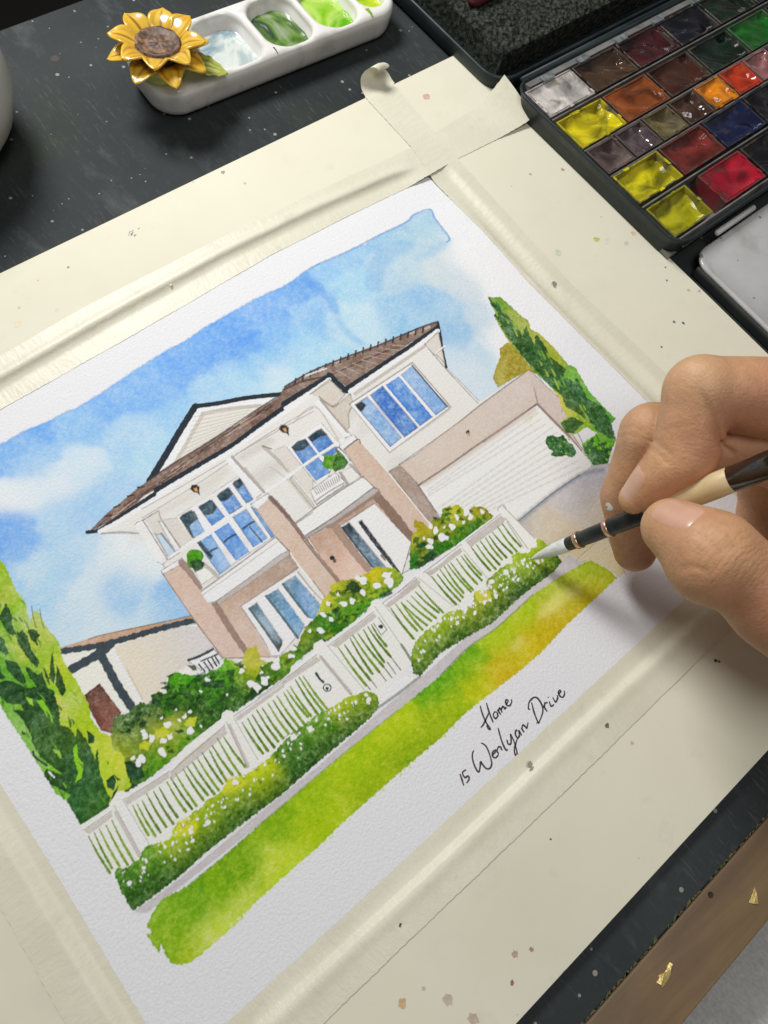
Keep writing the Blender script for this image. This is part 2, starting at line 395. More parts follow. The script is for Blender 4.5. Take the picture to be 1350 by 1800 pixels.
# far strip: flat on the card, drops sharply at the crease, flat again towards the sheet; its right end lifts against the tin
top_in = [(-40, 203.5), (30, 205), (61, 206.1), (120, 207.2), (182, 209.2), (225, 208.0), (266, 205.8), (283, 206.3), (330, 204.2)]
top_out = [(-40, 222), (71, 224.4), (107, 226.6), (158, 226.3), (215, 224.9), (267, 222.6), (284, 223.9), (335, 226.4)]
top_cr = [(-40, 213), (66, 216.0), (114, 218.2), (167, 219.2), (212, 217.4), (250, 214.6), (262, 212.5)]
def p_top(x, y, v):
    k = 1 - sst(252, 266, x); cr = lerp_poly(top_cr, x)
    t = min(max((y - cr + 4.2) / 4.2, 0), 1)
    h = 0.14 + (BZ + 0.35) * t ** 2.6 + 0.30 * math.exp(-((y - cr - 1.5) / 1.5) ** 2) * (1 if y > cr else 0) - 0.13 * sst(cr + 2, cr + 5, y)
    flat = BZ + 0.22
    return h * k + flat * (1 - k) + nz(x, y) * 0.5 + paper_z(x, y) * 0.8 * (1 - v) * k
def top_end(x, y, z, u, v):
    if x > 304:
        t = (x - 304) / 24.0; w = 0.35 + 0.65 * v
        z += 9.5 * t ** 2 * w + 0.5 * math.sin(t * 5 + v * 4) * t; x -= 2.3 * t ** 2 * w
    return x, y, z
tape('masking_tape', -40, 329, top_in, top_out, p_top, 'x', m_tape_x, 'creased masking tape along the sky edge, its end lifted against the paint tin', 240, top_end)
# near strip: rises facing the lamp
bot_in = [(-40, 0.2), (0, 0.1), (60, -0.2), (120, 0.0), (180, 0.1), (300, 0.3)]
bot_out = [(-40, -17.4), (65, -17.5), (140, -18.1), (192, -17.8), (300, -17.9)]
def p_bot(x, y, v):
    c = -6.8 + 0.25 * math.sin(x * 0.05)
    return 0.14 + paper_z(x, 0) * 1.02 * (1 - sst(0.2, 0.5, v)) + (BZ + 0.14) * sst(c + 1.9, c - 1.7, y) - 0.10 * math.exp(-((y - c - 3.2) / 2.0) ** 2) + 0.30 * math.exp(-((y - c + 2.2) / 2.2) ** 2) + nz(x, y) * 0.35
tape('masking_tape', -24, 292, bot_in, bot_out, p_bot, 'x', m_tape_x, 'masking tape along the lettered near edge with bright raised ridge', 200)
left_in = [(-30, -0.6), (14, -0.4), (66, 0.3), (95, 0.1), (240, 0)]; left_out = [(-30, -16.6), (28, -16.3), (66, -15.4), (240, -15)]
def p_left(x, y, v): return 0.34 + (BZ + 0.05) * sst(-2.5, -7.5, x) + nz(x, y) * 0.6
tape('masking_tape', -25, 232, left_in, left_out, p_left, 'y', m_tape_y, 'masking tape along the left edge beside the painted dark tree', 150)
right_in = [(-30, 265), (69, 265.5), (138, 263.9), (167, 265.2), (206, 266.1), (223, 268.8), (258, 269.6)]; right_out = [(-30, 284), (70, 282.4), (127, 279.8), (206, 283.0), (215, 283.1), (258, 286.6)]
def p_right(x, y, v):
    k = 1 - sst(200, 212, y)
    base = 0.16 + paper_z(x, y) * (1 if v < 0.08 else 1); d = sst(0.04, 0.36, v); r_ = sst(0.40, 0.72, v)
    return (base * (1 - d) + (0.05 + (BZ + 0.11) * r_) * d) * k + (1 - k) * (BZ + 0.34) + nz(x, y) * 0.4
def right_end(x, y, z, u, v):
    return x, y, z
tape('masking_tape', -24, 257.6, right_in, right_out, p_right, 'y', m_tape_y, 'masking tape down the right edge, passing under the hand, far end curled up', 170)
rt = [o for o in bpy.data.objects if o.get('label', '').startswith('masking tape down')][0]
# curled free end standing up beyond the board
def curl(u, v):
    a = u * 3.6; r = 6.3 - 2.4 * u; w = 1 - 0.62 * sst(0.15, 0.75, u)
    s = (v - 0.42 - 0.26 * sst(0.2, 0.9, u)) * 17.0 * w
    y = 257.4 + r * math.sin(a) * 0.9 + (3.5 * u); z = BZ + 0.3 + r * (1 - math.cos(a)) * 1.1
    x = 277.2 + s + 5.5 * sst(0.35, 1, u) + 0.4 * math.sin(v * 8 + u * 4)
    return (x, y, z + 0.35 * math.sin(v * 6 + u * 7) * u)
MB().grid(curl, 40, 14).build('curled_end', m_tape_y, rt, smooth=True, recalc=False)
# ------------------------------------------------------------------ the watercolour: pigment laid on the sheet wash by wash (sheet coordinates)
CELL = 0.25; X0, Y0 = -3.0, -3.0; NX, NY = int((PW + 4.2) / CELL), int((PH + 8) / CELL)
PAPER = np.array([0.795, 0.797, 0.818], np.float32)
canvas = np.ones((NY, NX, 3), np.float32) * PAPER
def P(px, py):
    q = U(px, py, 0.0); return ((q[0] - X0) / CELL, (q[1] - Y0) / CELL)
def field_noise(scale, seed):
    r = np.random.RandomState(seed); gy, gx = int(NY / scale) + 3, int(NX / scale) + 3
    g = r.uniform(-1, 1, (gy, gx)).astype(np.float32)
    y = np.arange(NY) / scale; x = np.arange(NX) / scale
    yi = y.astype(int); xi = x.astype(int); fy = (y - yi)[:, None]; fx = (x - xi)[None, :]
    fy = fy * fy * (3 - 2 * fy); fx = fx * fx * (3 - 2 * fx)
    a = g[yi][:, xi]; b = g[yi][:, xi + 1]; c = g[yi + 1][:, xi]; d = g[yi + 1][:, xi + 1]
    return ((a * (1 - fx) + b * fx) * (1 - fy) + (c * (1 - fx) + d * fx) * fy).astype(np.float32)
N1, N2, N3, N4 = field_noise(1.6, 1), field_noise(4, 2), field_noise(11, 3), field_noise(32, 4)
GRAN = np.clip(0.50 * N1 + 0.60 * N2 + 0.35 * N3, -1, 1)
def white_at(py):
    t = np.clip((np.asarray(py, float) - 350) / 1400, 0, 1)
    return lin((233, 232, 235)) * (1 - t)[..., None] + lin((200, 198, 197)) * t[..., None]
def alb(c, py):
    return np.clip(PAPER * lin(c) / white_at(np.float64(py)), 0.006, 0.84).astype(np.float32)
def wobble(pts, amp, closed=True):
    out = []; k = len(pts); ph = RNG.uniform(0, 6.28, 4)
    s = 0.0
    for i in range(k if closed else k - 1):
        a, b = np.array(pts[i]), np.array(pts[(i + 1) % k]); L = np.hypot(*(b - a)); n = max(1, int(L / 1.6))
        nrm = np.array([-(b - a)[1], (b - a)[0]]) / max(L, 1e-6)
        for j in range(n):
            t = j / n; d = amp * (0.5 * math.sin(s * 0.55 + ph[0]) + 0.35 * math.sin(s * 1.23 + ph[1]) + 0.3 * math.sin(s * 2.6 + ph[2]) + RNG.uniform(-0.35, 0.35))
            out.append(a + (b - a) * t + nrm * d * (1 if 0 < j else 0.4)); s += L / n
    if not closed: out.append(np.array(pts[-1]))
    return out
def fill_mask(pts, pad=3):
    p = np.array(pts); x0 = max(int(p[:, 0].min()) - pad, 0); x1 = min(int(p[:, 0].max()) + pad + 2, NX); y0 = max(int(p[:, 1].min()) - pad, 0); y1 = min(int(p[:, 1].max()) + pad + 2, NY)
    if x1 <= x0 or y1 <= y0: return None
    w, h = x1 - x0, y1 - y0; SS = 3
    acc = np.zeros((h, w + 1), np.float32)
    A = p; B = np.roll(p, -1, 0)
    for r in range(h * SS):
        y = y0 + (r + 0.5) / SS
        m = (A[:, 1] <= y) != (B[:, 1] <= y)
        if not m.any(): continue
        a, b = A[m], B[m]
        xs = np.sort(a[:, 0] + (y - a[:, 1]) / (b[:, 1] - a[:, 1]) * (b[:, 0] - a[:, 0])) - x0
        row = acc[r // SS]
        for i in range(0, len(xs) - 1, 2):
            u, v = max(xs[i], 0), min(xs[i + 1], w)
            if v <= u: continue
            iu, iv = int(u), int(v)
            if iu == iv: row[iu] += v - u
            else:
                row[iu] += iu + 1 - u; row[iu + 1:iv] += 1; row[iv] += v - iv
    return (y0, y1, x0, x1), np.clip(acc[:, :w] / SS, 0, 1)
def blur(m, r):
    r = int(max(1, round(r)))
    for _ in range(3):
        for ax in (0, 1):
            q = np.pad(m, [(r + 1, r) if a == ax else (0, 0) for a in (0, 1)], mode='edge'); c = np.cumsum(q, axis=ax, dtype=np.float64)
            n = m.shape[ax]; hi = np.take(c, np.arange(2 * r + 1, 2 * r + 1 + n), axis=ax); lo = np.take(c, np.arange(0, n), axis=ax)
            m = ((hi - lo) / (2 * r + 1)).astype(np.float32)
    return m
def colour_field(samples, sl, sigma):
    y0, y1, x0, x1 = sl; st = 3
    yy, xx = np.mgrid[y0:y1 + st:st, x0:x1 + st:st]; num = np.zeros(yy.shape + (3,)); den = np.full(yy.shape, 1e-9)
    cy_, cx_ = np.clip(yy, 0, NY - 1), np.clip(xx, 0, NX - 1)
    w1, w2, w3 = N4[cy_, cx_], N3[cy_, cx_], N4[::-1, ::-1][cy_, cx_]
    yy = yy + sigma * (0.35 * w1 + 0.25 * w2); xx = xx + sigma * (0.35 * w3 - 0.25 * w2)
    for px, py, c in samples:
        cx, cy = P(px, py); w = np.exp(-((xx - cx) ** 2 + (yy - cy) ** 2) / (2 * sigma ** 2)) + 1e-6 / (1 + ((xx - cx) ** 2 + (yy - cy) ** 2) / sigma ** 2)
        num += w[..., None] * alb(c, py); den += w
    g = num / den[..., None]
    y = np.arange(y1 - y0) / st; x = np.arange(x1 - x0) / st; yi = y.astype(int); xi = x.astype(int); fy = (y - yi)[:, None, None]; fx = (x - xi)[None, :, None]
    yj = np.minimum(yi + 1, g.shape[0] - 1); xj = np.minimum(xi + 1, g.shape[1] - 1)
    return ((g[yi][:, xi] * (1 - fx) + g[yi][:, xj] * fx) * (1 - fy) + (g[yj][:, xi] * (1 - fx) + g[yj][:, xj] * fx) * fy).astype(np.float32)
def wash(pts, col, a=1.0, soft=0.0, edge=0.18, gran=0.10, wob=0.5, field=None, sigma=22, glaze=False, warp=0.0):
    cells = [P(*p) for p in pts]
    if wob: cells = wobble(cells, wob)
    r = fill_mask(cells, pad=int(3 + soft * 3))
    if r is None: return
    sl, m = r; S = np.s_[sl[0]:sl[1], sl[2]:sl[3]]
    if soft: m = blur(m, soft)
    d = 1 + 1.7 * gran * GRAN[S] + 0.7 * gran * N4[S]
    if edge and not soft: d = d + edge * m * np.clip(1.6 * (1 - blur(m, 2)), 0, 1)
    c = colour_field(field, sl, sigma) if field is not None else np.broadcast_to(alb(col, np.mean([p[1] for p in pts])), m.shape + (3,))
    T = np.clip(c / PAPER, 0.004, 1.05) ** d[..., None]
    k = (m * a)[..., None]
    canvas[S] = canvas[S] * (1 - k) + k * (canvas[S] if glaze else PAPER) * T
def smooth_path(pts, n=6):
    pts = [np.array(p, float) for p in pts]
    if len(pts) < 3: return pts
    q = [pts[0]] + pts + [pts[-1]]; out = []
    for i in range(1, len(q) - 2):
        for t in np.linspace(0, 1, n, endpoint=False):
            a, b, c, d = q[i - 1], q[i], q[i + 1], q[i + 2]
            out.append(0.5 * (2 * b + (c - a) * t + (2 * a - 5 * b + 4 * c - d) * t * t + (3 * b - a - 3 * c + d) * t ** 3))
    return out + [pts[-1]]
def stroke(pts, w, col, a=1.0, taper=(1.0, 1.0), soft=0.7, wob=0.25, curve=True, dry=0.0, gran=0.08, belly=0.0):
    if curve: pts = smooth_path(pts)
    py = np.mean([p[1] for p in pts]); px = np.mean([p[0] for p in pts])
    sc = np.hypot(*(np.array(P(px + 1, py)) - P(px, py))); c = np.array([P(*p) for p in pts])
    seg = np.hypot(*(np.diff(c, axis=0).T)); L = np.r_[0, np.cumsum(seg)]; n = max(2, int(L[-1] / 0.45)); t = np.linspace(0, L[-1], n)
    xs, ys = np.interp(t, L, c[:, 0]), np.interp(t, L, c[:, 1]); u = t / max(L[-1], 1e-6)
    ph = RNG.uniform(0, 6, 2); rad = 0.5 * w * (1.18 if w > 2.2 else 1.5) * sc * (taper[0] * (1 - u) + taper[1] * u) * (1 + belly * (4 * u * (1 - u) - 0.6)) * (1 + wob * 0.35 * np.sin(t * 0.45 + ph[0]) + wob * 0.25 * np.sin(t * 1.1 + ph[1]))
    pad = rad.max() + 3; x0, x1 = max(int(xs.min() - pad), 0), min(int(xs.max() + pad) + 1, NX); y0, y1 = max(int(ys.min() - pad), 0), min(int(ys.max() + pad) + 1, NY)
    if x1 <= x0 or y1 <= y0: return
    D = np.full((y1 - y0, x1 - x0), 9.0, np.float32)
    for x, y, r in zip(xs, ys, rad):
        ax, bx = max(int(x - r - 2), x0), min(int(x + r + 3), x1); ay, by = max(int(y - r - 2), y0), min(int(y + r + 3), y1)
        if bx <= ax or by <= ay: continue
        d = np.sqrt((np.arange(ax, bx)[None, :] - x) ** 2 + (np.arange(ay, by)[:, None] - y) ** 2) - r
        v = D[ay - y0:by - y0, ax - x0:bx - x0]; np.minimum(v, d, out=v)
    m = np.clip(0.5 - D / max(soft, 0.7), 0, 1) * np.minimum(1, rad.mean() / 0.35)
    if soft > 2: m = blur(m, soft / 2)
    S = np.s_[y0:y1, x0:x1]
    if dry: m = m * np.clip(1 - dry * (GRAN[S] + 0.4) * 1.6, 0, 1)
    T = np.clip(alb(col, py) / PAPER, 0.004, 1.05) ** (1 + gran * GRAN[S])[..., None]
    k = (m * a)[..., None]; canvas[S] = canvas[S] * (1 - k) + k * PAPER * T
def blob(px, py, r, col, n=9, jit=0.3, sx=1.0, sy=1.0, rot=0.0, **kw):
    pts = []
    for k in range(n):
        a = 2 * math.pi * k / n; rr = r * (1 + RNG.uniform(-jit, jit)); x = rr * sx * math.cos(a); y = rr * sy * math.sin(a)
        pts.append((px + x * math.cos(rot) - y * math.sin(rot), py + x * math.sin(rot) + y * math.cos(rot)))
    kw.setdefault('wob', 0.2); wash(smooth_path(pts + [pts[0]], 3)[:-1], col, **kw)
def many(z, strokes, w, col, **kw):
    for s in strokes: stroke(z(s), w, col, **kw)
def inside(p, poly):
    c = False; k = len(poly)
    for i in range(k):
        (x1, y1), (x2, y2) = poly[i], poly[(i + 1) % k]
        if (y1 > p[1]) != (y2 > p[1]) and p[0] < (x2 - x1) * (p[1] - y1) / (y2 - y1) + x1: c = not c
    return c
def clumps(poly, n, cols, r0, r1, a=0.85):
    P_ = np.array(poly); lo_, hi_ = P_.min(0), P_.max(0); k = 0
    for _ in range(n * 6):
        p = RNG.uniform(lo_, hi_)
        if not inside(p, poly): continue
        blob(p[0], p[1], RNG.uniform(r0, r1), cols[RNG.randint(len(cols))], n=9, jit=0.45, sx=1.25, sy=0.75, rot=RNG.uniform(-1.2, 0.6), a=a * RNG.uniform(0.6, 1), gran=0.3, edge=0.3); k += 1
        if k >= n: break
Z1, Z2, Z3, Z4 = zoomed(0, 650, 4.5), zoomed(250, 650, 4.5), zoomed(500, 550, 4.5), zoomed(700, 600, 4.5)
Z5, Z6, Z7, Z8 = zoomed(250, 850, 4.5), zoomed(500, 800, 4.5), zoomed(700, 800, 4.5), zoomed(0, 950, 4.5)
Y1, Y2, Y3, Y4 = zoomed(0, 1200, 4.5), zoomed(200, 1100, 4.5), zoomed(450, 1000, 4.5), zoomed(120, 1350, 4.5)
Y5, Y6, Y7 = zoomed(700, 900, 3.375), zoomed(780, 1170, 5.4), zoomed(400, 330, 2.7)
V4, V5, V7 = zoomed(850, 350, 2.7), zoomed(900, 600, 2.769), zoomed(0, 1300, 2.25)
PENCIL = (120, 112, 108); CREAM = (221, 218, 212); WHITE = (240, 239, 238); NAVY = (40, 48, 56); TAN = (205, 182, 165)

# --- sky
sky_top = [(-200, 880), (-90, 830), (0, 781), (25, 768), (51, 753), (76, 744), (89, 738), (116, 724), (136, 716), (160, 701), (178, 691), (202, 674), (238, 650), (290, 617), (323, 600), (360, 575), (400, 552), (455, 522), (500, 502)] + \
    Y7([(350, 412), (365, 405), (420, 368), (500, 338), (580, 300), (590, 290), (650, 270), (720, 225), (800, 190), (850, 162), (885, 128), (930, 118), (960, 105), (972, 120), (985, 150), (1010, 195), (1050, 240), (1040, 262), (1000, 280)])
SKY = [(40, 772, (112, 166, 226)), (-60, 830, (118, 170, 228)), (0, 805, (122, 172, 228)), (62, 815, (150, 190, 230)), (150, 745, (138, 184, 230)), (180, 705, (122, 173, 230)), (262, 690, (126, 176, 232)), (330, 640, (112, 166, 230)), (230, 760, (160, 198, 232)), (100, 852, (202, 215, 228)), (20, 872, (216, 222, 227)), (55, 862, (208, 218, 228)),
  (132, 828, (192, 213, 230)), (180, 880, (158, 194, 228)), (100, 912, (165, 198, 228)), (150, 905, (156, 192, 226)), (10, 932, (112, 162, 222)), (34, 962, (118, 167, 222)), (60, 1000, (176, 204, 231)), (112, 1000, (162, 196, 230)), (150, 962, (176, 203, 230)), (210, 962, (216, 221, 225)), (180, 988, (198, 212, 226)), (240, 998, (212, 218, 224)), (150, 1050, (194, 210, 226)), (210, 1050, (142, 182, 226)), (225, 1030, (160, 194, 228)),
  (300, 1062, (132, 176, 226)), (285, 1085, (150, 190, 228)), (120, 1092, (184, 205, 227)), (180, 1092, (190, 208, 226)), (250, 1082, (190, 208, 228)), (90, 1055, (160, 196, 230)), (20, 1050, (150, 190, 228)), (420, 600, (102, 160, 230)), (478, 540, (116, 168, 232)), (522, 498, (112, 166, 228)), (380, 672, (160, 200, 234)), (300, 740, (150, 195, 235)), (272, 782, (165, 205, 235)), (350, 620, (110, 165, 230)),
  (450, 648, (142, 192, 235)), (520, 600, (158, 203, 235)), (490, 590, (130, 182, 234)), (560, 560, (138, 186, 230)), (602, 560, (182, 214, 229)), (640, 565, (186, 216, 230)), (620, 505, (164, 207, 230)), (560, 472, (150, 195, 232)), (600, 440, (152, 196, 230)), (640, 400, (150, 194, 226)), (690, 385, (152, 195, 222)), (742, 400, (166, 203, 222)), (770, 422, (182, 208, 222)), (720, 470, (188, 211, 222)), (690, 480, (176, 205, 224)), (742, 522, (150, 192, 225)), (780, 540, (164, 199, 225)), (802, 582, (150, 190, 222)),
  (822, 500, (205, 215, 222)), (770, 480, (200, 214, 220)), (850, 560, (196, 211, 222)), (700, 555, (150, 195, 225)), (722, 592, (155, 198, 225)), (560, 640, (165, 208, 235)), (480, 680, (190, 217, 235)), (420, 680, (168, 207, 236)), (822, 622, (190, 212, 225)), (840, 680, (200, 215, 225)), (860, 490, (226, 228, 231)), (885, 600, (224, 227, 230)), (800, 440, (214, 219, 224)), (900, 520, (232, 232, 235)), (820, 660, (205, 217, 225))]
SKY = [(x_, y_, tuple(int(236 - (236 - v_) * 0.88) for v_ in c_)) for x_, y_, c_ in SKY]
wash(sky_top[:-2] + [(905, 420), (960, 700), (860, 780), (300, 1130), (60, 1200), (-240, 1200)], None, field=SKY, sigma=15, gran=0.17, edge=0.0, wob=0.8, a=0.995)
# the soft right hand margin, then the crisp upper edge again
wash([(786, 424), (920, 330), (1010, 560), (960, 640), (868, 620), (872, 560), (850, 500), (800, 462)], (234, 233, 236), soft=9, gran=0.02)
wash([(786, 428), (800, 420), (830, 400), (760, 330), (740, 360)] [:0] + Y7([(972, 120), (985, 150), (1010, 195), (1052, 240), (1150, 260), (1100, 60), (960, 80)]), (234, 233, 236), edge=0, gran=0.02, wob=0.3)
edge_line = sky_top[2:-1]
stroke(edge_line, 2.2, (108, 152, 205), a=0.55, wob=0.8, soft=1.4, dry=0.5)
stroke(Y7([(350, 412), (420, 368), (580, 298), (720, 225), (850, 162), (885, 128), (960, 105), (985, 150), (1050, 240), (1040, 262)]), 3.0, (112, 156, 205), a=0.7, wob=0.6, soft=1.5)
for pts, w, c, a in (([(850, 275), (760, 310), (705, 390), (692, 480)], 18, (126, 178, 222), 0.42), ([(360, 415), (400, 450), (470, 510), (515, 590)], 11, (104, 160, 226), 0.55), ([(510, 490), (515, 600), (570, 690), (640, 740)], 8, (130, 182, 226), 0.5), ([(832, 610), (832, 690)], 7, (138, 188, 222), 0.5), ([(1030, 262), (960, 310), (900, 330)], 9, (160, 198, 222), 0.5), ([(1140, 640), (1130, 740), (1090, 760)], 8, (150, 190, 220), 0.4)):
    stroke(Y7(pts), w, c, a=a, soft=5, wob=0.9, gran=0.2)
for px, py, r, a in ((18, 878, 11, 0.4), (212, 966, 10, 0.5), (243, 1000, 10, 0.5), (105, 848, 12, 0.35), (520, 690, 10, 0.3)):
    blob(px, py, r, (232, 231, 228), sx=1.7, sy=0.55, rot=-0.45, jit=0.5, a=a, soft=6, gran=0.02)

# --- outbuilding at the left
wash(Z8([(480, 880), (800, 830), (1350, 680), (1730, 640), (1750, 760), (1500, 1100), (1100, 1350), (700, 1350), (560, 1050)]), (222, 217, 206), wob=0.3)
wash(Y2([(0, 165), (150, 110), (520, 0), (690, 0), (790, 165), (860, 240), (600, 310), (440, 390), (300, 615), (220, 610), (120, 400)]), None, field=[(205, 1180, (216, 205, 182)), (250, 1190, (220, 206, 178)), (290, 1150, (206, 198, 190)), (340, 1120, (198, 195, 194)), (360, 1150, (204, 199, 196)), (270, 1130, (210, 202, 190))], sigma=40, gran=0.14)
wash(Z8([(870, 870), (900, 860), (1130, 1270), (1090, 1290), (1040, 1200)]), (232, 229, 222), edge=0, wob=0.3)
stroke(Z8([(1000, 1010), (1130, 1260)]), 1.2, (150, 140, 128), a=0.4)
wash(Z8([(455, 850), (700, 775), (830, 740), (1100, 680), (1350, 632), (1530, 590), (1530, 608), (1350, 655), (1000, 745), (820, 800), (480, 862)]), (190, 156, 128), gran=0.2, wob=0.3)
stroke(Z8([(700, 780), (850, 738), (1350, 632), (1520, 592)]), 1.3, (95, 70, 55), a=0.8)
stroke(Z8([(465, 880), (640, 855), (800, 828), (1000, 775), (1350, 676), (1750, 585)]), 9, (58, 68, 74), wob=0.4)
stroke(Z8([(560, 1022), (700, 945), (790, 890), (880, 820)]), 13, (58, 68, 74), wob=0.3)
stroke(Z8([(780, 880), (840, 980), (930, 1150), (1050, 1330)]), 12, (60, 70, 76), wob=0.3)
wash(Y1([(668, 92), (790, 0), (870, 110), (962, 232), (900, 400), (800, 375), (700, 190)]), None, field=[(160, 1215, (110, 78, 66)), (180, 1240, (140, 92, 76)), (185, 1265, (122, 76, 62)), (205, 1250, (105, 66, 54)), (178, 1205, (78, 62, 58))], sigma=20, gran=0.2)

def owash(pts, col, **kw):
    wash(pts, col, **kw)
    if not kw.get('soft'):
        q = list(pts) + [pts[0]]
        for a_, b_ in zip(q[:-1], q[1:]):
            if RNG.uniform() < 0.8: stroke([a_, b_], RNG.uniform(0.9, 1.5), (104, 94, 88), a=RNG.uniform(0.45, 0.85), curve=False, wob=0.5, dry=0.3)
# --- the house: ground coat, then roof, walls, windows
owash([(178, 937), (262, 864), (400, 780), (480, 730), (545, 676), (580, 656), (608, 676), (700, 606), (766, 570), (775, 610), (784, 645), (842, 705), (925, 655), (1000, 730), (1045, 820), (1000, 850), (905, 925), (880, 900), (760, 985), (690, 1015), (500, 1160), (410, 1180), (300, 1015), (285, 990), (240, 938)], CREAM, gran=0.14, edge=0.0, wob=0.2)
# gable
owash(Z2([(60, 860), (415, 285), (1100, 185), (1100, 230), (240, 760)]), WHITE, edge=0, wob=0.2)
owash(Z2([(240, 745), (475, 345), (560, 325), (900, 275), (985, 285), (700, 465), (420, 640)]), (222, 217, 208), gran=0.12, edge=0.1, wob=0.3)
stroke(Z2([(265, 730), (375, 540), (480, 350)]), 6, (196, 186, 174), a=0.85); stroke(Z2([(480, 345), (700, 305), (940, 285)]), 6, (190, 181, 170), a=0.8)
for k in range(9):
    t = k / 8.0; stroke(Z2([(330 + 10 * k, 660 - 36 * k), (640 + 38 * k - 6 * k, 500 - 26 * k)]), 1.0, (165, 158, 148), a=0.55)
stroke(Z2([(60, 880), (200, 650), (300, 480), (422, 285)]), 10.3, NAVY, wob=0.14); stroke(Z2([(410, 290), (600, 265), (830, 222), (1110, 192)]), 7.6, NAVY, wob=0.14)
# lower roof strip
owash(Z1([(700, 1285), (850, 1130), (1010, 1000), (1090, 932), (1185, 868)]) + Z2([(140, 812), (240, 745), (400, 652), (560, 552), (720, 450), (880, 335), (1000, 262), (1090, 205), (1110, 150), (1200, 92), (1345, 18), (1350, 120), (1180, 250), (1000, 380), (880, 470), (720, 580), (480, 720), (230, 880), (0, 1000)]) + Z1([(1080, 1060), (900, 1180)]), (128, 104, 92), gran=0.2, edge=0.1, wob=0.3)
for k in range(90):
    u = RNG.uniform(0, 0.93); v = RNG.uniform(-0.35, 0.6); L = RNG.uniform(0.04, 0.14)
    top = lambda s: np.array([160 + 330 * s, 936 - 234 * s - 22 * s * (1 - s)]); off = np.array([4.5, 7.5]) * v
    a0 = top(u) + off; a1 = top(min(u + L, 0.98)) + off
    stroke([tuple(a0), tuple(a1)], RNG.uniform(1.0, 2.6), [(70, 54, 50), (196, 172, 156), (88, 68, 62), (52, 44, 44)][k % 4], a=0.8, taper=(0.6, 0.3))
stroke(Z2([(60, 868), (240, 745), (560, 548), (880, 332), (1095, 196)]), 2.6, (60, 50, 50), a=0.8)
many(Z1, [[(1010, 1000), (1060, 990)], [(1090, 930), (1140, 925)], [(830, 1160), (880, 1150)], [(900, 1090), (950, 1070)]], 2.5, (60, 45, 42))
stroke(Z1([(692, 1284), (780, 1270), (900, 1195), (1080, 1082), (1350, 905)]), 9.7, NAVY, wob=0.14, taper=(0.6, 1.1)); stroke(Z2([(120, 950), (230, 888), (480, 742), (720, 600), (880, 480), (1000, 392), (1180, 262), (1350, 145)]), 10.3, NAVY, wob=0.14)
# upper roof
owash(Z3([(0, 585), (100, 522), (215, 462), (350, 402), (500, 346), (620, 302), (760, 250), (900, 190), (1060, 122), (1215, 66), (1225, 120), (1000, 230), (880, 320), (700, 450), (500, 590), (370, 480), (200, 590), (0, 700)]), (136, 114, 102), gran=0.2, edge=0.1, wob=0.3)
for k in range(16):
    t = k / 15.0; x0 = 380 + 480 * t; y0 = 470 - 215 * t
    stroke(Z3([(x0, y0), (x0 + 110 + 190 * t * 0.5, y0 + 70 - 160 * t * 0.35)]) if k % 2 else Z3([(x0 + 10, y0 + 12), (x0 + 330 * (1 - t) + 60, y0 + 12 - 190 * (1 - t) * 0.9)]), 2.0, [(84, 66, 60), (188, 166, 152)][k % 2], a=0.7, taper=(0.7, 0.4))
for k in range(18):
    t = k / 17.0; x = 90 + 1010 * t; y = 540 - 405 * t - 28 * math.sin(t * 3.1)
    stroke(Z3([(x, y - 22), (x - 6, y + 20)]), 2.8, (58, 48, 48), a=0.9)
    if k % 2: stroke(Z3([(x + 14, y - 8), (x + 44, y - 22)]), 4.0, (200, 184, 172), a=0.7)
stroke(Z3([(0, 605), (150, 540), (350, 500)]), 3.5, (70, 56, 54), a=0.8); stroke(Z3([(0, 585), (215, 462), (500, 345), (760, 250), (1060, 121), (1215, 68)]), 2.2, (66, 56, 56), a=0.9)
stroke(Z3([(170, 495), (330, 440)]), 2.5, WHITE, a=0.8)
stroke(Z3([(0, 722), (200, 600), (365, 498)]), 10.3, NAVY, wob=0.14); stroke(Z3([(355, 490), (420, 555), (490, 618)]), 8.6, NAVY, wob=0.14); stroke(Z3([(480, 610), (520, 588), (700, 468), (880, 345), (1000, 262), (1215, 110)]), 9.2, NAVY, wob=0.14, taper=(1.1, 0.7))
stroke(Z3([(1214, 75), (1235, 180), (1250, 290), (1280, 430)]), 3.6, (46, 46, 54))
# gutters and soffits
stroke(Z1([(790, 1278), (900, 1222), (1080, 1112), (1350, 942)]) , 7, WHITE); stroke(Z2([(130, 985), (230, 922), (480, 775), (720, 632), (880, 515), (1000, 428), (1180, 300), (1350, 180)]), 7, (240, 238, 236)); stroke(Z3([(10, 755), (200, 632), (355, 525)]), 6, WHITE); stroke(Z3([(520, 622), (700, 500), (880, 378), (1000, 300), (1215, 140)]), 6.5, WHITE)
stroke(Z3([(560, 640), (880, 420), (1110, 262)]), 5, (186, 176, 166), a=0.8)
for s in ([(0, 1100), (300, 930), (680, 705)], [(0, 1172), (160, 1075), (440, 900), (680, 740)], [(700, 700), (1000, 505), (1350, 300)], [(740, 670), (1040, 500), (1350, 330)]):
    stroke(Z2(s), 1.2, (140, 130, 122), a=0.65)
owash(Z2([(120, 1110), (330, 985), (660, 760), (700, 800), (620, 880), (360, 1040), (150, 1150)]), (205, 198, 188), a=0.55, soft=2); owash(Z2([(740, 690), (1000, 520), (1060, 560), (800, 720)]), (196, 188, 178), a=0.6, soft=2)
stroke(Z1([(800, 1298), (960, 1282), (1160, 1300), (1250, 1300)]), 1.8, (150, 142, 136), a=0.8)
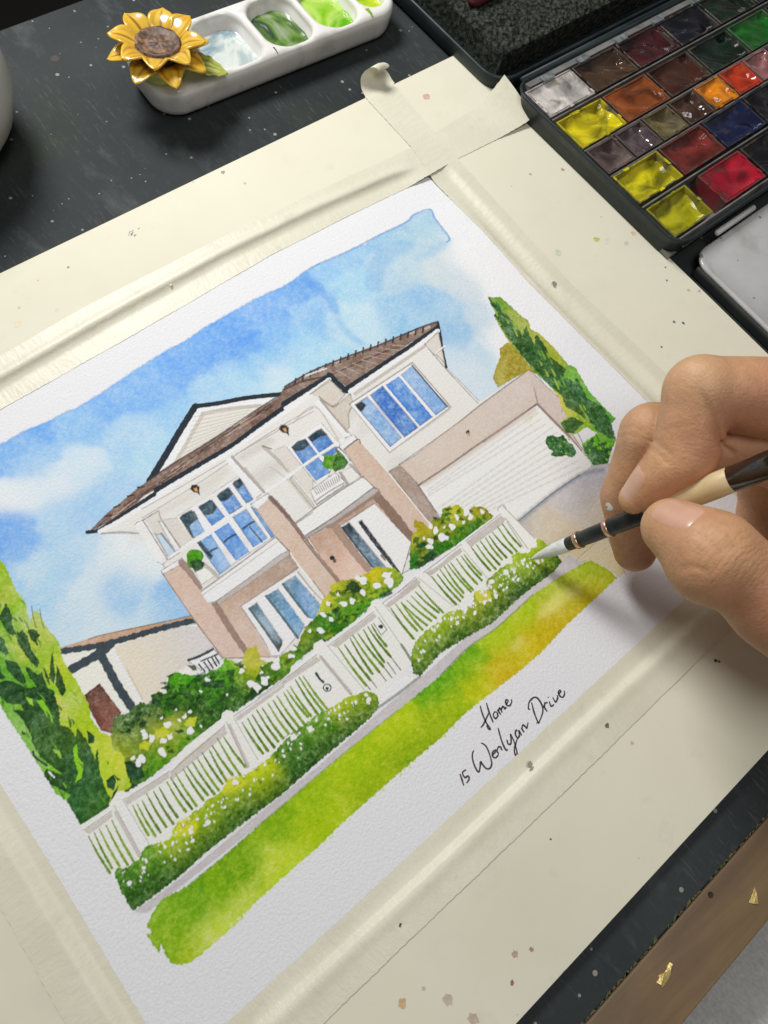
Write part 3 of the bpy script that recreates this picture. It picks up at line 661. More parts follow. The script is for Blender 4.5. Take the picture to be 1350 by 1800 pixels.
# left porch end, small window
owash(Z5([(0, 290), (130, 215), (150, 290), (290, 270), (420, 440), (280, 540), (250, 560), (200, 600)]), (208, 201, 192), a=0.8, gran=0.12)
owash(Z5([(-60, 330), (-40, 305), (25, 285), (210, 590), (160, 640), (120, 620)]), (226, 224, 220), edge=0.1)
owash(Z5([(110, 405), (160, 395), (265, 545), (225, 585)]), (188, 208, 224)); stroke(Z5([(100, 395), (215, 600)]), 2.4, (160, 150, 142), a=0.8); stroke(Z5([(150, 395), (265, 545)]), 3, (120, 116, 116), a=0.8); stroke(Z5([(5, 290), (200, 600)]), 1.6, (130, 124, 120), a=0.8); stroke(Z5([(130, 215), (155, 290), (300, 500)]), 2.5, (176, 166, 158), a=0.8)
owash(Z5([(130, 300), (160, 300), (300, 510), (265, 540)]), WHITE, edge=0.1)
# the wide upstairs window
owash(Z5([(272, 262), (400, 178), (560, 75), (730, -40), (790, -70), (1060, 408), (740, 622), (610, 722)]), (236, 235, 232), edge=0.12)
for k in range(46):
    px, py = RNG.uniform(230, 800), RNG.uniform(680, 1100)
    if inside((px, py), [(190, 940), (480, 770), (600, 690), (770, 600), (830, 700), (700, 810), (600, 900), (420, 1060), (300, 1000)]): blob(px, py, RNG.uniform(10, 30), (196, 192, 186), sx=1.6, sy=0.5, rot=-0.55, a=RNG.uniform(0.15, 0.4), soft=3, jit=0.5)
BLUE = (98, 140, 198); DK = (52, 70, 72)
for q, c, dk in (([(298, 270), (318, 245), (388, 212), (412, 222), (500, 380), (420, 436)], (128, 164, 204), [(298, 270), (318, 245), (388, 212), (412, 222), (440, 275), (385, 320), (375, 340), (410, 432), (395, 425)]),
                 ([(446, 186), (462, 170), (535, 126), (552, 130), (652, 262), (552, 332)], (112, 152, 202), [(446, 186), (462, 170), (535, 126), (552, 130), (592, 185), (560, 235), (492, 248)]),
                 ([(592, 98), (606, 82), (676, 32), (690, 36), (792, 182), (690, 242)], (104, 144, 200), [(592, 98), (606, 82), (676, 32), (690, 36), (718, 80), (690, 112), (650, 138), (615, 134)]),
                 ([(716, 2), (728, -14), (768, -42), (780, -36), (882, 128), (822, 152)], (100, 142, 198), [(716, 2), (728, -14), (768, -42), (780, -36), (800, 4), (762, 40)]),
                 ([(435, 466), (545, 396), (705, 650), (612, 716)], (130, 166, 208), [(435, 466), (460, 452), (560, 570), (545, 600)]), ([(570, 378), (682, 305), (850, 535), (742, 606)], (118, 158, 210), None), ([(715, 262), (822, 203), (990, 430), (880, 502)], (122, 162, 212), None), ([(862, 186), (885, 185), (1055, 412), (1022, 425)], (118, 156, 204), None)):
    owash(Z5(q), c, gran=0.28, edge=0.25, wob=0.35)
    pc_ = np.mean(Z5(q), 0); blob(pc_[0] + RNG.uniform(-4, 4), pc_[1] + RNG.uniform(2, 9), RNG.uniform(5, 9), (150, 184, 220), jit=0.5, a=0.5, soft=2, gran=0.2)
    if dk: owash(Z5(dk), DK, gran=0.25, wob=0.4, a=0.94)
owash(Z5([(545, 450), (600, 500), (640, 560), (700, 645), (640, 690), (590, 610)]), (170, 196, 222), a=0.7, soft=2)
for s in ([(520, 556), (550, 530), (590, 508)], [(650, 460), (700, 420), (740, 402)], [(800, 356), (840, 325), (882, 302)]): stroke(Z5(s), 3.2, (58, 72, 80), a=0.9)
stroke(Z5([(850, 342), (890, 390), (950, 462)]), 2.4, (62, 78, 92), a=0.85)
stroke(Z5([(215, 588), (420, 440), (660, 282), (890, 132)]), 4.2, (244, 243, 242)); stroke(Z2([(930, 990), (1150, 850), (1350, 705)]), 3.6, (244, 243, 242)); stroke(Z3([(0, 1312), (130, 1210), (270, 1122), (460, 1008)]), 4.4, (244, 243, 242)); stroke(Z5([(215, 600), (300, 545)]), 1.2, (120, 116, 112), a=0.7)
# pots on the balconies
owash(Z5([(420, 700), (500, 640), (590, 720), (470, 800)]), (226, 223, 216)); stroke(Z5([(500, 650), (550, 690), (600, 740)]), 6, (176, 168, 160), a=0.8)
blob(343, 985, 16, (84, 150, 36), jit=0.3, n=13, gran=0.3); owash(Z5([(370, 620), (440, 590), (495, 620), (480, 670), (420, 695)]), (44, 78, 48), gran=0.3, a=0.9)
# centre post and walls
owash(Z2([(662, 706), (708, 680), (960, 968), (905, 1012)]), (240, 239, 238), edge=0.1); stroke(Z2([(712, 690), (800, 790), (965, 968)]), 4.5, (165, 156, 150), a=0.85); stroke(Z2([(812, 778), (870, 850), (950, 950)]), 4, (176, 168, 160), a=0.7)
stroke(Z2([(958, 608), (1060, 700), (1155, 800)]), 6, (182, 174, 166), a=0.9); stroke(Z2([(955, 605), (1020, 625)]), 2.5, (120, 114, 110), a=0.8); stroke(Z2([(1015, 770), (1160, 880), (1330, 1090)]), 3.2, (196, 188, 178), a=0.7)
owash(Z2([(1040, 640), (1130, 600), (1350, 860), (1350, 1010), (1180, 830)]), (212, 205, 195), a=0.7, gran=0.1)
# balcony door with four panes, plant, bench
owash(Z3([(18, 1062), (290, 868), (440, 1040), (420, 1100), (345, 1300), (248, 1345)]), (234, 232, 228), edge=0.15)
for q, c, dk in (([(58, 1062), (110, 1015), (168, 996), (265, 1120), (150, 1196)], (108, 148, 200), [(58, 1062), (110, 1015), (168, 996), (200, 1040), (150, 1080), (85, 1095)]), ([(186, 984), (250, 935), (292, 918), (340, 970), (386, 1030), (280, 1110)], (106, 146, 200), [(186, 984), (250, 935), (292, 918), (335, 962), (260, 990), (220, 1020)]),
                 ([(162, 1216), (272, 1140), (365, 1255), (250, 1325)], (112, 152, 204), None), ([(292, 1124), (392, 1062), (425, 1095), (340, 1150)], (96, 140, 200), None)):
    owash(Z3(q), c, gran=0.28, edge=0.25, wob=0.35)
    if dk: owash(Z3(dk), DK, gran=0.2, a=0.93)
stroke(Z3([(172, 990), (272, 1122)]), 2.6, (243, 243, 243)); stroke(Z3([(0, 1312), (270, 1122), (460, 1008)]), 3.6, (244, 243, 242))
owash(Z3([(395, 1060), (440, 1060), (520, 1170), (480, 1200)]), (70, 90, 70), a=0.8); blob(591, 812, 19, (86, 146, 36), n=15, jit=0.32, gran=0.3); owash(Z3([(410, 1120), (480, 1140), (505, 1180), (470, 1230), (400, 1250), (380, 1200)]), (56, 98, 40), a=0.8, gran=0.3); stroke(Z3([(425, 1075), (475, 1125), (520, 1190)]), 2.6, (238, 238, 236))
owash(Z3([(450, 1260), (540, 1210), (600, 1290), (510, 1350)]), (224, 221, 215)); stroke(Z3([(520, 1200), (610, 1290)]), 4.5, (165, 156, 150), a=0.85); stroke(Z6([(440, 140), (500, 235)]), 4, (150, 142, 138), a=0.8)
owash(Z6([(205, 280), (400, 140), (470, 200), (470, 240), (250, 390)]), (236, 234, 230), edge=0.1)
for k in range(13): stroke(Z6([(232 + 16 * k, 268 - 9 * k), (258 + 15 * k, 312 - 9 * k)]), 1.4, (160, 152, 146), a=0.8)
stroke(Z6([(235, 372), (350, 290), (470, 222)]), 1.8, (150, 142, 136), a=0.8); stroke(Z6([(250, 395), (350, 330), (490, 240)]), 1.6, (140, 132, 126), a=0.7)
owash(Z6([(40, 190), (70, 165), (260, 400), (235, 430)]), (198, 190, 180), a=0.9); stroke(Z6([(70, 170), (200, 330), (255, 405)]), 1.5, WHITE)
# right bay: block under the roof, post, window
owash(Z3([(205, 640), (352, 528), (475, 650), (420, 715), (380, 738), (270, 665)]), (210, 202, 190), gran=0.12); stroke(Z3([(355, 525), (478, 648)]), 1.4, (130, 122, 114), a=0.8); stroke(Z3([(275, 665), (375, 742), (480, 690)]), 2.4, (150, 142, 134), a=0.9); stroke(Z3([(200, 648), (350, 545)]), 1.2, (150, 142, 134), a=0.7)
owash(Z3([(310, 700), (390, 750), (520, 640), (545, 720), (505, 800), (515, 900), (480, 940), (420, 880)]), (204, 194, 181), a=0.9, gran=0.15)
owash(Z3([(238, 702), (280, 685), (530, 968), (482, 988)]), (242, 241, 240), edge=0.1); stroke(Z3([(285, 690), (400, 830), (500, 945)]), 3, (160, 150, 142), a=0.85)
stroke(Z3([(70, 870), (240, 740), (400, 960), (430, 1020)]), 2.0, (186, 178, 168), a=0.7)
owash(Z3([(512, 722), (1012, 392), (1318, 745), (832, 1108)]), (240, 239, 236), edge=0.15); stroke(Z3([(515, 722), (1012, 396), (1315, 745), (832, 1106), (515, 722)]), 1.3, (160, 152, 144), a=0.8, curve=False)
stroke(Z3([(835, 1100), (1080, 930), (1310, 762)]), 2.5, (190, 182, 172), a=0.7)
for q, c in (([(558, 726), (656, 664), (925, 985), (838, 1058)], (140, 174, 214)), ([(680, 650), (776, 578), (1056, 905), (950, 982)], (92, 134, 198)), ([(800, 568), (905, 498), (1172, 820), (1070, 892)], (108, 152, 210)), ([(924, 490), (1010, 420), (1288, 742), (1196, 806)], (148, 180, 218))):
    owash(Z3(q), c, gran=0.3, edge=0.3, wob=0.45)
owash(Z3([(690, 680), (790, 760), (960, 930), (930, 960), (780, 800)]), (66, 108, 182), a=0.6, soft=2, gran=0.2); owash(Z3([(640, 690), (720, 760), (700, 770), (640, 720)]), (170, 195, 220), a=0.6, soft=2)
owash(Z3([(558, 726), (610, 698), (646, 728), (625, 762), (600, 778)]), (52, 60, 64)); stroke(Z3([(1010, 415), (1150, 580), (1285, 740)]), 1.8, (70, 76, 84), a=0.9)
owash(Z3([(1110, 250), (1215, 150), (1240, 250), (1270, 400), (1200, 330)]), (214, 207, 197), a=0.9); stroke(Z3([(1180, 330), (1260, 270)]), 3, (140, 132, 128), a=0.9); stroke(Z3([(1190, 322), (1265, 262)]), 1.8, WHITE); stroke(Z3([(1105, 240), (1290, 460), (1350, 520)]), 1.1, PENCIL, a=0.6)
stroke(Z4([(115, 195), (260, 370), (400, 520)]), 1.8, (90, 92, 98), a=0.6); stroke(Z4([(240, 60), (480, 330), (630, 490)]), 1.2, (140, 134, 130), a=0.7)
# garage
owash(Z4([(10, 975), (130, 905), (300, 772), (500, 624), (640, 512), (1020, 233), (1050, 258), (1200, 400), (1312, 520), (1350, 640), (1350, 760), (1100, 500), (700, 770), (165, 1140)]), None, field=[(720, 830, (206, 190, 176)), (780, 790, (208, 194, 182)), (840, 740, (212, 200, 189)), (900, 690, (213, 201, 191)), (960, 720, (206, 191, 182)), (990, 750, (204, 188, 180)), (880, 730, (200, 184, 172))], sigma=50, gran=0.13)
owash(V4([(205, 812), (222, 812), (300, 890), (385, 965), (370, 1010), (400, 1080), (450, 1160), (500, 1220), (440, 1210), (262, 990), (240, 900)]), (205, 189, 180), gran=0.12)
owash([(737, 855), (850, 778), (944, 711), (1000, 769), (1022, 792), (1040, 818), (1037, 831), (1019, 835), (972, 867), (914, 914), (905, 930), (880, 912), (790, 915), (767, 900)], (231, 228, 222), gran=0.09, edge=0.06)
for k in range(11):
    t = k / 10.0; stroke([(745 + 22 * t + 6, 862 + 40 * t), (955 + 70 * t - 10, 722 + 96 * t + 4)] if k < 3 else [(770 + 110 * (t - .3), 890 - 10 * t + 24 * t), (952 + 70 * t, 720 + 100 * t)], 2.0, (186, 179, 172), a=0.42, dry=0.12, wob=0.9, soft=1.6)
stroke(Z4([(155, 1142), (400, 980), (600, 838), (850, 668), (1100, 492)]), 2.4, (105, 84, 76), a=0.95); stroke(Z4([(200, 1135), (500, 935), (850, 690), (1085, 535)]), 5, (196, 178, 166), a=0.8, soft=3); stroke(Z4([(1100, 492), (1220, 620), (1350, 745)]), 4.6, (170, 150, 140), a=0.85, soft=2); stroke([(944, 710), (1000, 766), (1022, 792)], 1.6, (120, 100, 92), a=0.8)
stroke(Z4([(10, 972), (300, 770), (500, 622), (640, 510), (1020, 235)]), 1.2, (150, 132, 122), a=0.8); stroke(Z4([(160, 1150), (240, 1270), (300, 1350)]), 2.2, (130, 110, 100), a=0.8)
stroke(Z4([(700, 770), (850, 660), (1000, 555)]), 4, (186, 166, 152), a=0.5, soft=3); blob(822, 759, 3.4, (52, 58, 66)); blob(824, 763, 4, (180, 168, 158), a=0.6)
owash(Z4([(1000, 600), (1060, 570), (1100, 560), (1020, 650)]), (205, 206, 160), a=0.6, soft=1.5)
owash(Z6([(828, 128), (905, 78), (1055, 238), (1150, 380), (1235, 500), (1170, 545), (1100, 480), (960, 300)]), (170, 152, 140), gran=0.15)
# tan piers and walls of the ground floor
pier = dict(gran=0.15, edge=0.12, wob=0.3)
owash(Z6([(190, 655), (400, 530), (700, 315), (745, 285), (1010, 640), (1000, 720), (930, 940), (560, 1010), (420, 1010)]), None, field=[(555, 945, (176, 148, 130)), (580, 960, (202, 172, 154)), (600, 1000, (216, 188, 170)), (640, 880, (168, 142, 126)), (690, 930, (196, 170, 152)), (620, 1015, (218, 192, 174))], sigma=30, gran=0.16)
owash(Z6([(470, -45), (580, -125), (695, 0), (820, 138), (960, 300), (1115, 500), (1165, 560), (1120, 600), (1012, 620), (862, 440), (722, 262), (600, 150)]), TAN, **pier)
stroke(Z6([(705, 300), (790, 390), (900, 530), (1000, 680)]), 14, (136, 112, 98), taper=(0.9, 1.2)); stroke(Z6([(700, 0), (830, 150), (1150, 545)]), 1.6, (238, 234, 230), a=0.9); stroke(Z6([(820, 140), (870, 105)]), 1.2, PENCIL, a=0.6)
owash(Z3([(438, 1062), (552, 966), (578, 1000), (470, 1082)]), (244, 243, 240), edge=0.15); stroke(Z3([(470, 1080), (578, 1000), (600, 1030)]), 1.6, (110, 90, 82), a=0.85)
owash(Z6([(428, 566), (520, 508), (712, 382), (1003, 690), (930, 940), (800, 905), (690, 905)]), (230, 226, 220), edge=0.12, gran=0.08)
owash(Z6([(448, 572), (512, 530), (810, 895), (705, 900)]), None, field=[(608, 925, (58, 68, 74)), (615, 950, (96, 112, 124)), (640, 970, (108, 130, 146)), (660, 990, (112, 134, 150)), (605, 930, (60, 70, 78))], sigma=18, gran=0.3); stroke(Z6([(455, 575), (560, 710), (690, 880)]), 3.2, (58, 66, 70), a=0.8)
owash(Z6([(584, 528), (612, 514), (750, 700), (850, 830), (918, 925), (880, 920), (690, 680)]), (68, 72, 78), gran=0.25); stroke(Z6([(550, 520), (680, 690), (840, 890)]), 5, (240, 239, 237)); stroke(Z6([(765, 792), (795, 828)]), 2.2, (120, 104, 96))
stroke(Z6([(345, 555), (470, 470), (700, 312), (730, 305)]), 11, (148, 124, 110), a=0.9); stroke(Z6([(400, 560), (500, 700), (600, 830), (690, 930)]), 12, (156, 130, 114), a=0.85, taper=(1.1, 0.8)); stroke(Z6([(150, 665), (220, 770), (330, 900), (440, 1035)]), 11, (146, 122, 108), a=0.92)
blob(584, 979, 4, (52, 50, 52)); blob(588, 984, 4, (60, 56, 56), a=0.8)
owash(Z6([(70, 548), (330, 360), (600, 172), (645, 190), (712, 262), (420, 470), (162, 640), (100, 585)]), (232, 229, 222), edge=0.15); owash(Z6([(160, 642), (420, 470), (702, 258), (745, 268), (722, 298), (370, 542), (182, 655)]), (182, 174, 170), gran=0.15); stroke(Z6([(70, 548), (330, 358), (630, 165)]), 1.4, (140, 132, 126), a=0.8); stroke(Z6([(165, 640), (420, 468), (700, 260)]), 1.4, (110, 102, 100), a=0.8)
# centre pier
owash(Z5([(910, 206), (1022, 118), (1150, 270), (1275, 420), (1350, 510)]) + Z6([(130, 650), (300, 860), (450, 1045), (330, 1135)]) + Z5([(1350, 770), (1170, 545), (1060, 425)]), TAN, **pier)
owash(Z5([(858, 162), (992, 78), (1015, 108), (908, 206)]), (243, 242, 240), edge=0.15); stroke(Z5([(1015, 112), (1100, 200), (1190, 310), (1275, 425)]), 8, (124, 100, 90), a=0.9, taper=(1, 0.7)); stroke(Z5([(1170, 545), (1260, 680), (1350, 790)]), 1.5, (242, 238, 234))
stroke(Z5([(1020, 110), (1190, 300)]), 1.4, (90, 76, 70), a=0.7); stroke(Z5([(1200, 330), (1350, 225)]), 1.2, (140, 132, 126), a=0.8); stroke(Z5([(1280, 420), (1350, 370)]), 2.4, (160, 150, 146), a=0.8)
# left pier, balcony, ground floor wall
owash(Z5([(590, 950), (1165, 558), (1235, 665), (790, 968), (970, 1240), (1100, 1370), (830, 1370)]), None, field=[(430, 1030, (176, 152, 136)), (490, 990, (172, 148, 132)), (400, 1090, (202, 178, 162)), (440, 1130, (204, 180, 164)), (420, 1060, (192, 167, 150))], sigma=26, gran=0.16)
owash(Z5([(165, 716), (305, 622), (470, 840), (520, 940), (600, 940), (830, 1320), (815, 1380), (640, 1380), (420, 1090), (240, 830)]), (203, 178, 162), **pier)
owash(Z5([(148, 690), (312, 588), (335, 620), (166, 718)]), (242, 241, 239), edge=0.15); stroke(Z5([(310, 622), (390, 720), (462, 825)]), 10, (146, 120, 110), a=0.9, taper=(1.1, 0.6)); stroke(Z5([(575, 950), (690, 1140), (825, 1335)]), 9, (142, 118, 106), a=0.92); stroke(Z5([(165, 716), (240, 830), (420, 1090), (610, 1345)]), 1.3, (150, 126, 114), a=0.8)
owash(Z5([(465, 862), (760, 650), (1055, 428), (1155, 528), (840, 750), (582, 932), (522, 942)]), (234, 231, 225), edge=0.15); owash(Z5([(582, 932), (840, 750), (1100, 555), (1165, 528), (1165, 562), (850, 790), (602, 962)]), (186, 178, 172), gran=0.15); stroke(Z5([(470, 850), (760, 640), (1050, 428)]), 1.4, (120, 112, 108), a=0.8); stroke(Z5([(480, 880), (780, 668), (1070, 462)]), 1.1, (160, 152, 146), a=0.7)
owash(Z5([(780, 968), (1220, 678), (1360, 870), (1360, 1110), (1290, 1130), (1090, 1360), (1010, 1360), (965, 1250)]), (234, 232, 229), edge=0.15); stroke(Z5([(780, 970), (1000, 825), (1222, 680)]), 1.3, (150, 140, 134), a=0.8); stroke(Z5([(785, 980), (960, 1240), (1010, 1350)]), 1.4, (160, 146, 138), a=0.8)
owash(Z5([(843, 986), (905, 940), (1115, 1250), (1080, 1325)]), None, field=[(440, 1065, (80, 104, 108)), (455, 1085, (150, 172, 190)), (470, 1110, (160, 178, 190)), (485, 1135, (70, 82, 82))], sigma=12, gran=0.3); owash(Y3([(75, 210), (172, 154), (382, 440), (332, 552)]), None, field=[(474, 1052, (92, 116, 122)), (490, 1060, (130, 166, 196)), (510, 1085, (128, 164, 194)), (525, 1110, (132, 166, 192))], sigma=12, gran=0.3); owash(Y3([(208, 116), (312, 54), (514, 290), (462, 392), (412, 382)]), None, field=[(505, 1026, (92, 116, 124)), (525, 1030, (128, 164, 198)), (545, 1060, (126, 160, 194)), (555, 1075, (128, 162, 192))], sigma=12, gran=0.3)
stroke(Y3([(80, 215), (200, 370), (330, 545)]), 3.6, (82, 98, 104), a=0.85); stroke(Y3([(212, 120), (310, 250), (408, 375)]), 3.6, (82, 98, 104), a=0.85); stroke(Z5([(848, 990), (960, 1140), (1075, 1315)]), 3, (80, 94, 98), a=0.8)
stroke(Y3([(330, 30), (430, 150), (535, 260)]), 1.3, (160, 146, 138), a=0.8); stroke(Z5([(1230, 690), (1350, 850)]), 1.3, (160, 148, 140), a=0.7); stroke(Y3([(130, 700), (60, 590), (0, 480)]), 2.2, (196, 186, 178), a=0.8)
# lamps
for z, x, y in ((Z2, 418, 945), (Z2, 1122, 474)):
    owash(z([(x - 38, y - 5), (x - 25, y - 38), (x + 10, y - 40), (x + 36, y - 18), (x + 34, y + 10), (x + 38, y + 45), (x + 20, y + 25), (x - 10, y + 20)]), (62, 48, 40), wob=0.15); owash(z([(x - 12, y - 10), (x + 14, y - 18), (x + 24, y + 14), (x + 4, y + 16)]), (206, 168, 110), wob=0.1)
# white fence of the yard behind
owash(Y2([(590, 280), (780, 170), (860, 260), (690, 350)]), (240, 239, 238), edge=0); stroke(Y2([(590, 272), (680, 240), (785, 185)]), 4, (62, 66, 72)); many(Y2, [[(672, 305), (720, 360)], [(715, 290), (760, 355)], [(745, 272), (785, 335)], [(775, 252), (815, 318)], [(800, 238), (835, 300)], [(690, 280), (820, 225)]], 2.4, (66, 66, 72))

# --- cypress and shrubs at the right
wash(V4([(70, 892), (45, 850), (58, 800), (80, 745), (75, 710), (112, 678), (150, 690), (200, 765), (250, 830), (215, 812), (140, 850)]), (170, 158, 66), gran=0.3, edge=0.3, wob=0.9); wash(V4([(48, 850), (70, 800), (95, 790), (100, 870), (72, 890)]), (186, 178, 96), a=0.6, soft=2)
wash(V4([(20, 462), (50, 468), (75, 465), (105, 490), (180, 560), (210, 580), (222, 620), (262, 640), (335, 712), (400, 790), (430, 800), (500, 915), (560, 980), (625, 1045), (590, 1080), (628, 1145), (600, 1200), (585, 1272), (520, 1262), (480, 1205), (468, 1160), (540, 1110), (490, 1080), (440, 1112), (392, 1108), (362, 1060), (400, 1030), (370, 990), (360, 940), (300, 870), (240, 820), (190, 750), (150, 715), (110, 660), (80, 610), (48, 550), (60, 540), (35, 500)]), None, field=[(870, 530, (120, 160, 60)), (910, 570, (150, 165, 70)), (940, 600, (176, 178, 76)), (970, 630, (168, 176, 66)), (1000, 660, (112, 168, 60)), (1040, 700, (108, 172, 62)), (1075, 735, (100, 165, 62)), (930, 640, (120, 150, 52)), (990, 720, (205, 196, 80)), (1000, 740, (150, 176, 50)), (1040, 780, (110, 175, 48)), (1060, 800, (96, 160, 40))], sigma=16, gran=0.22, wob=1.0)
for q in ([(22, 466), (60, 500), (110, 560), (130, 610), (90, 600), (50, 552), (58, 530), (38, 505)], [(80, 600), (120, 560), (150, 590), (185, 650), (200, 600), (215, 640), (240, 690), (250, 740), (200, 740), (155, 705), (115, 655)], [(150, 690), (240, 700), (245, 650), (280, 690), (300, 740), (330, 760), (390, 810), (370, 860), (300, 850), (230, 790), (180, 740)], [(240, 660), (250, 645), (285, 690), (310, 735), (285, 720)], [(240, 800), (330, 850), (400, 850), (440, 880), (450, 920), (500, 950), (560, 985), (600, 1050), (560, 1080), (520, 1070), (440, 1010), (390, 985), (370, 930), (300, 870)], [(400, 900), (440, 850), (470, 900), (490, 945), (430, 960)], [(520, 1080), (600, 1050), (628, 1140), (590, 1130), (560, 1110), (545, 1100)], [(365, 1060), (420, 1030), (480, 1060), (450, 1085), (430, 1110), (392, 1106)], [(470, 1170), (520, 1130), (540, 1160), (580, 1150), (610, 1180), (585, 1270), (520, 1258), (485, 1205)]):
    wash(V4(q), (56, 98, 54), gran=0.30, edge=0.15, wob=1.0, a=0.93)
for k in range(46):
    t = RNG.uniform(0.03, 0.92); cx, cy = 30 + 570 * t, 480 + 690 * t ** 1.08; o = RNG.uniform(-28, 34) * (0.5 + t); x, y = cx + o, cy - o * 0.5
    L = RNG.uniform(12, 30); stroke(V4([(x, y), (x + 0.45 * L, y + 0.8 * L), (x + 0.8 * L, y + 1.6 * L)]), RNG.uniform(2.2, 5), [(48, 88, 50), (60, 110, 54), (110, 160, 60), (150, 176, 70)][k % 4 if k % 7 else 3], a=0.85, taper=(0.5, 0.9), belly=0.5)
wash(V4([(294, 1155), (300, 1125), (330, 1118), (345, 1128), (380, 1118), (400, 1150), (425, 1165), (442, 1205), (420, 1225), (395, 1215), (350, 1222), (318, 1215), (330, 1195), (310, 1182)]), (60, 106, 56), gran=0.3, wob=0.9)
for k in range(9): blob(850 + (320 + RNG.uniform(0, 100)) / 2.7, 350 + RNG.uniform(1135, 1210) / 2.7, RNG.uniform(1.3, 2.8), (150, 190, 90), sy=0.5, rot=0.6)
for k in range(14): blob(850 + RNG.uniform(480, 600) / 2.7, 350 + RNG.uniform(1140, 1240) / 2.7, RNG.uniform(1.6, 4), (132, 196, 52), sy=0.5, rot=RNG.uniform(0, 2))

# --- drive, path and lawn
wash([(905, 925), (914, 914), (972, 867), (1019, 835), (1040, 818), (1085, 812), (1110, 860), (1105, 1000), (1088, 1014), (1070, 1000), (1038, 984), (975, 1018), (948, 1010), (985, 975), (942, 945)], None, field=[(940, 910, (178, 176, 182)), (990, 880, (196, 190, 190)), (1040, 840, (190, 186, 190)), (1060, 900, (202, 192, 178)), (955, 915, (214, 198, 164)), (975, 930, (206, 192, 168)), (1020, 980, (214, 198, 158)), (1060, 985, (216, 204, 168)), (1000, 1000, (206, 196, 176)), (1090, 950, (212, 200, 170)), (1080, 840, (186, 182, 188))], sigma=18, gran=0.16, edge=0.1)
stroke([(912, 916), (972, 868), (1019, 836), (1036, 830), (1060, 826)], 6, (140, 146, 156), a=0.75, soft=2.5, wob=0.7); stroke([(912, 915), (972, 867), (1019, 835)], 1.4, (96, 98, 106), a=0.7)
for s in ([(985, 1000), (1030, 985)], [(985, 1010), (1040, 960), (1075, 930)], [(1065, 940), (1100, 1010)]): stroke(s, 0.9, (128, 118, 104), a=0.55)
wash([(236, 1602), (300, 1556), (350, 1516), (420, 1458), (560, 1345), (670, 1248), (740, 1190), (830, 1110), (910, 1050), (960, 1010), (1000, 975), (1026, 990), (975, 1020), (937, 1047), (872, 1106), (774, 1190), (700, 1250), (600, 1330), (480, 1430), (340, 1540), (290, 1580), (258, 1604)], (188, 182, 181), gran=0.16, edge=0.2, wob=0.4)
stroke([(238, 1602), (330, 1540), (420, 1462), (560, 1352)], 6, (180, 174, 176), a=0.5, soft=3); stroke(Y3([(960, 1100), (1120, 990), (1300, 850)]), 4, (110, 116, 104), a=0.75, soft=2)
lawn = V7([(640, 630), (612, 670), (590, 710), (582, 740), (607, 762), (580, 765), (600, 800), (630, 842), (640, 805), (652, 845), (675, 880), (700, 888), (742, 885), (792, 852), (862, 790), (942, 722), (1012, 642), (1102, 560), (1180, 490), (1252, 430), (1350, 332)]) + [(640, 1412), (700, 1359), (774, 1297), (818, 1253), (848, 1229), (907, 1184), (952, 1146), (996, 1098), (1050, 1048), (1085, 1015), (1070, 1001), (1038, 984), (1026, 989), (975, 1018), (937, 1045), (872, 1104), (824, 1137), (774, 1187), (700, 1247), (600, 1327), (470, 1437), (392, 1505), (330, 1556)]
wash(lawn, None, field=[(290, 1600, (120, 160, 30)), (310, 1640, (128, 164, 22)), (290, 1660, (120, 156, 24)), (340, 1690, (150, 172, 30)), (330, 1600, (108, 152, 22)), (400, 1560, (118, 158, 14)), (380, 1640, (180, 194, 74)), (430, 1590, (172, 188, 60)), (420, 1520, (112, 152, 14)), (480, 1450, (128, 164, 14)), (500, 1520, (176, 192, 52)), (540, 1400, (146, 176, 16)), (560, 1450, (160, 182, 20)), (620, 1340, (160, 184, 18)), (650, 1380, (150, 172, 16)), (700, 1280, (168, 188, 20)), (720, 1320, (140, 166, 16)), (770, 1210, (96, 158, 22)), (790, 1240, (158, 180, 16)), (780, 1270, (150, 172, 16)), (830, 1160, (120, 168, 22)), (850, 1200, (176, 184, 16)), (880, 1190, (196, 168, 26)), (900, 1150, (190, 176, 28)), (880, 1120, (160, 188, 26)), (930, 1130, (196, 176, 22)), (950, 1110, (192, 172, 22)), (920, 1080, (168, 190, 34)), (980, 1060, (204, 196, 90)), (970, 1040, (160, 182, 44)), (1000, 1070, (188, 172, 24)), (1020, 1020, (170, 184, 42)), (1040, 1040, (196, 178, 26)), (1070, 1010, (176, 186, 36)), (1030, 1000, (150, 180, 26)), (980, 1085, (192, 170, 24))], sigma=14, gran=0.24, edge=0.22, wob=1.1)
for px, py, r, a in ((985, 1052, 15, 0.55), (960, 1072, 13, 0.5), (910, 1130, 9, 0.5), (1010, 1040, 10, 0.4)): blob(px, py, r, (222, 214, 128), sx=1.6, sy=0.7, rot=-0.75, a=a, soft=3)
for k in range(130):
    t = RNG.uniform(-0.55, 1); px = 560 + 290 * t; py = 1489 - 258 * t + RNG.uniform(-3, 4); blob(px, py, RNG.uniform(0.8, 2.2), (222, 220, 214) if k % 3 else (190, 200, 90), a=0.8, wob=0.1)
stroke([(330, 1556), (392, 1506), (470, 1438), (600, 1328), (700, 1248)], 1.6, (96, 120, 30), a=0.4); stroke([(774, 1187), (824, 1137), (872, 1104), (937, 1045)], 1.8, (90, 110, 30), a=0.5)

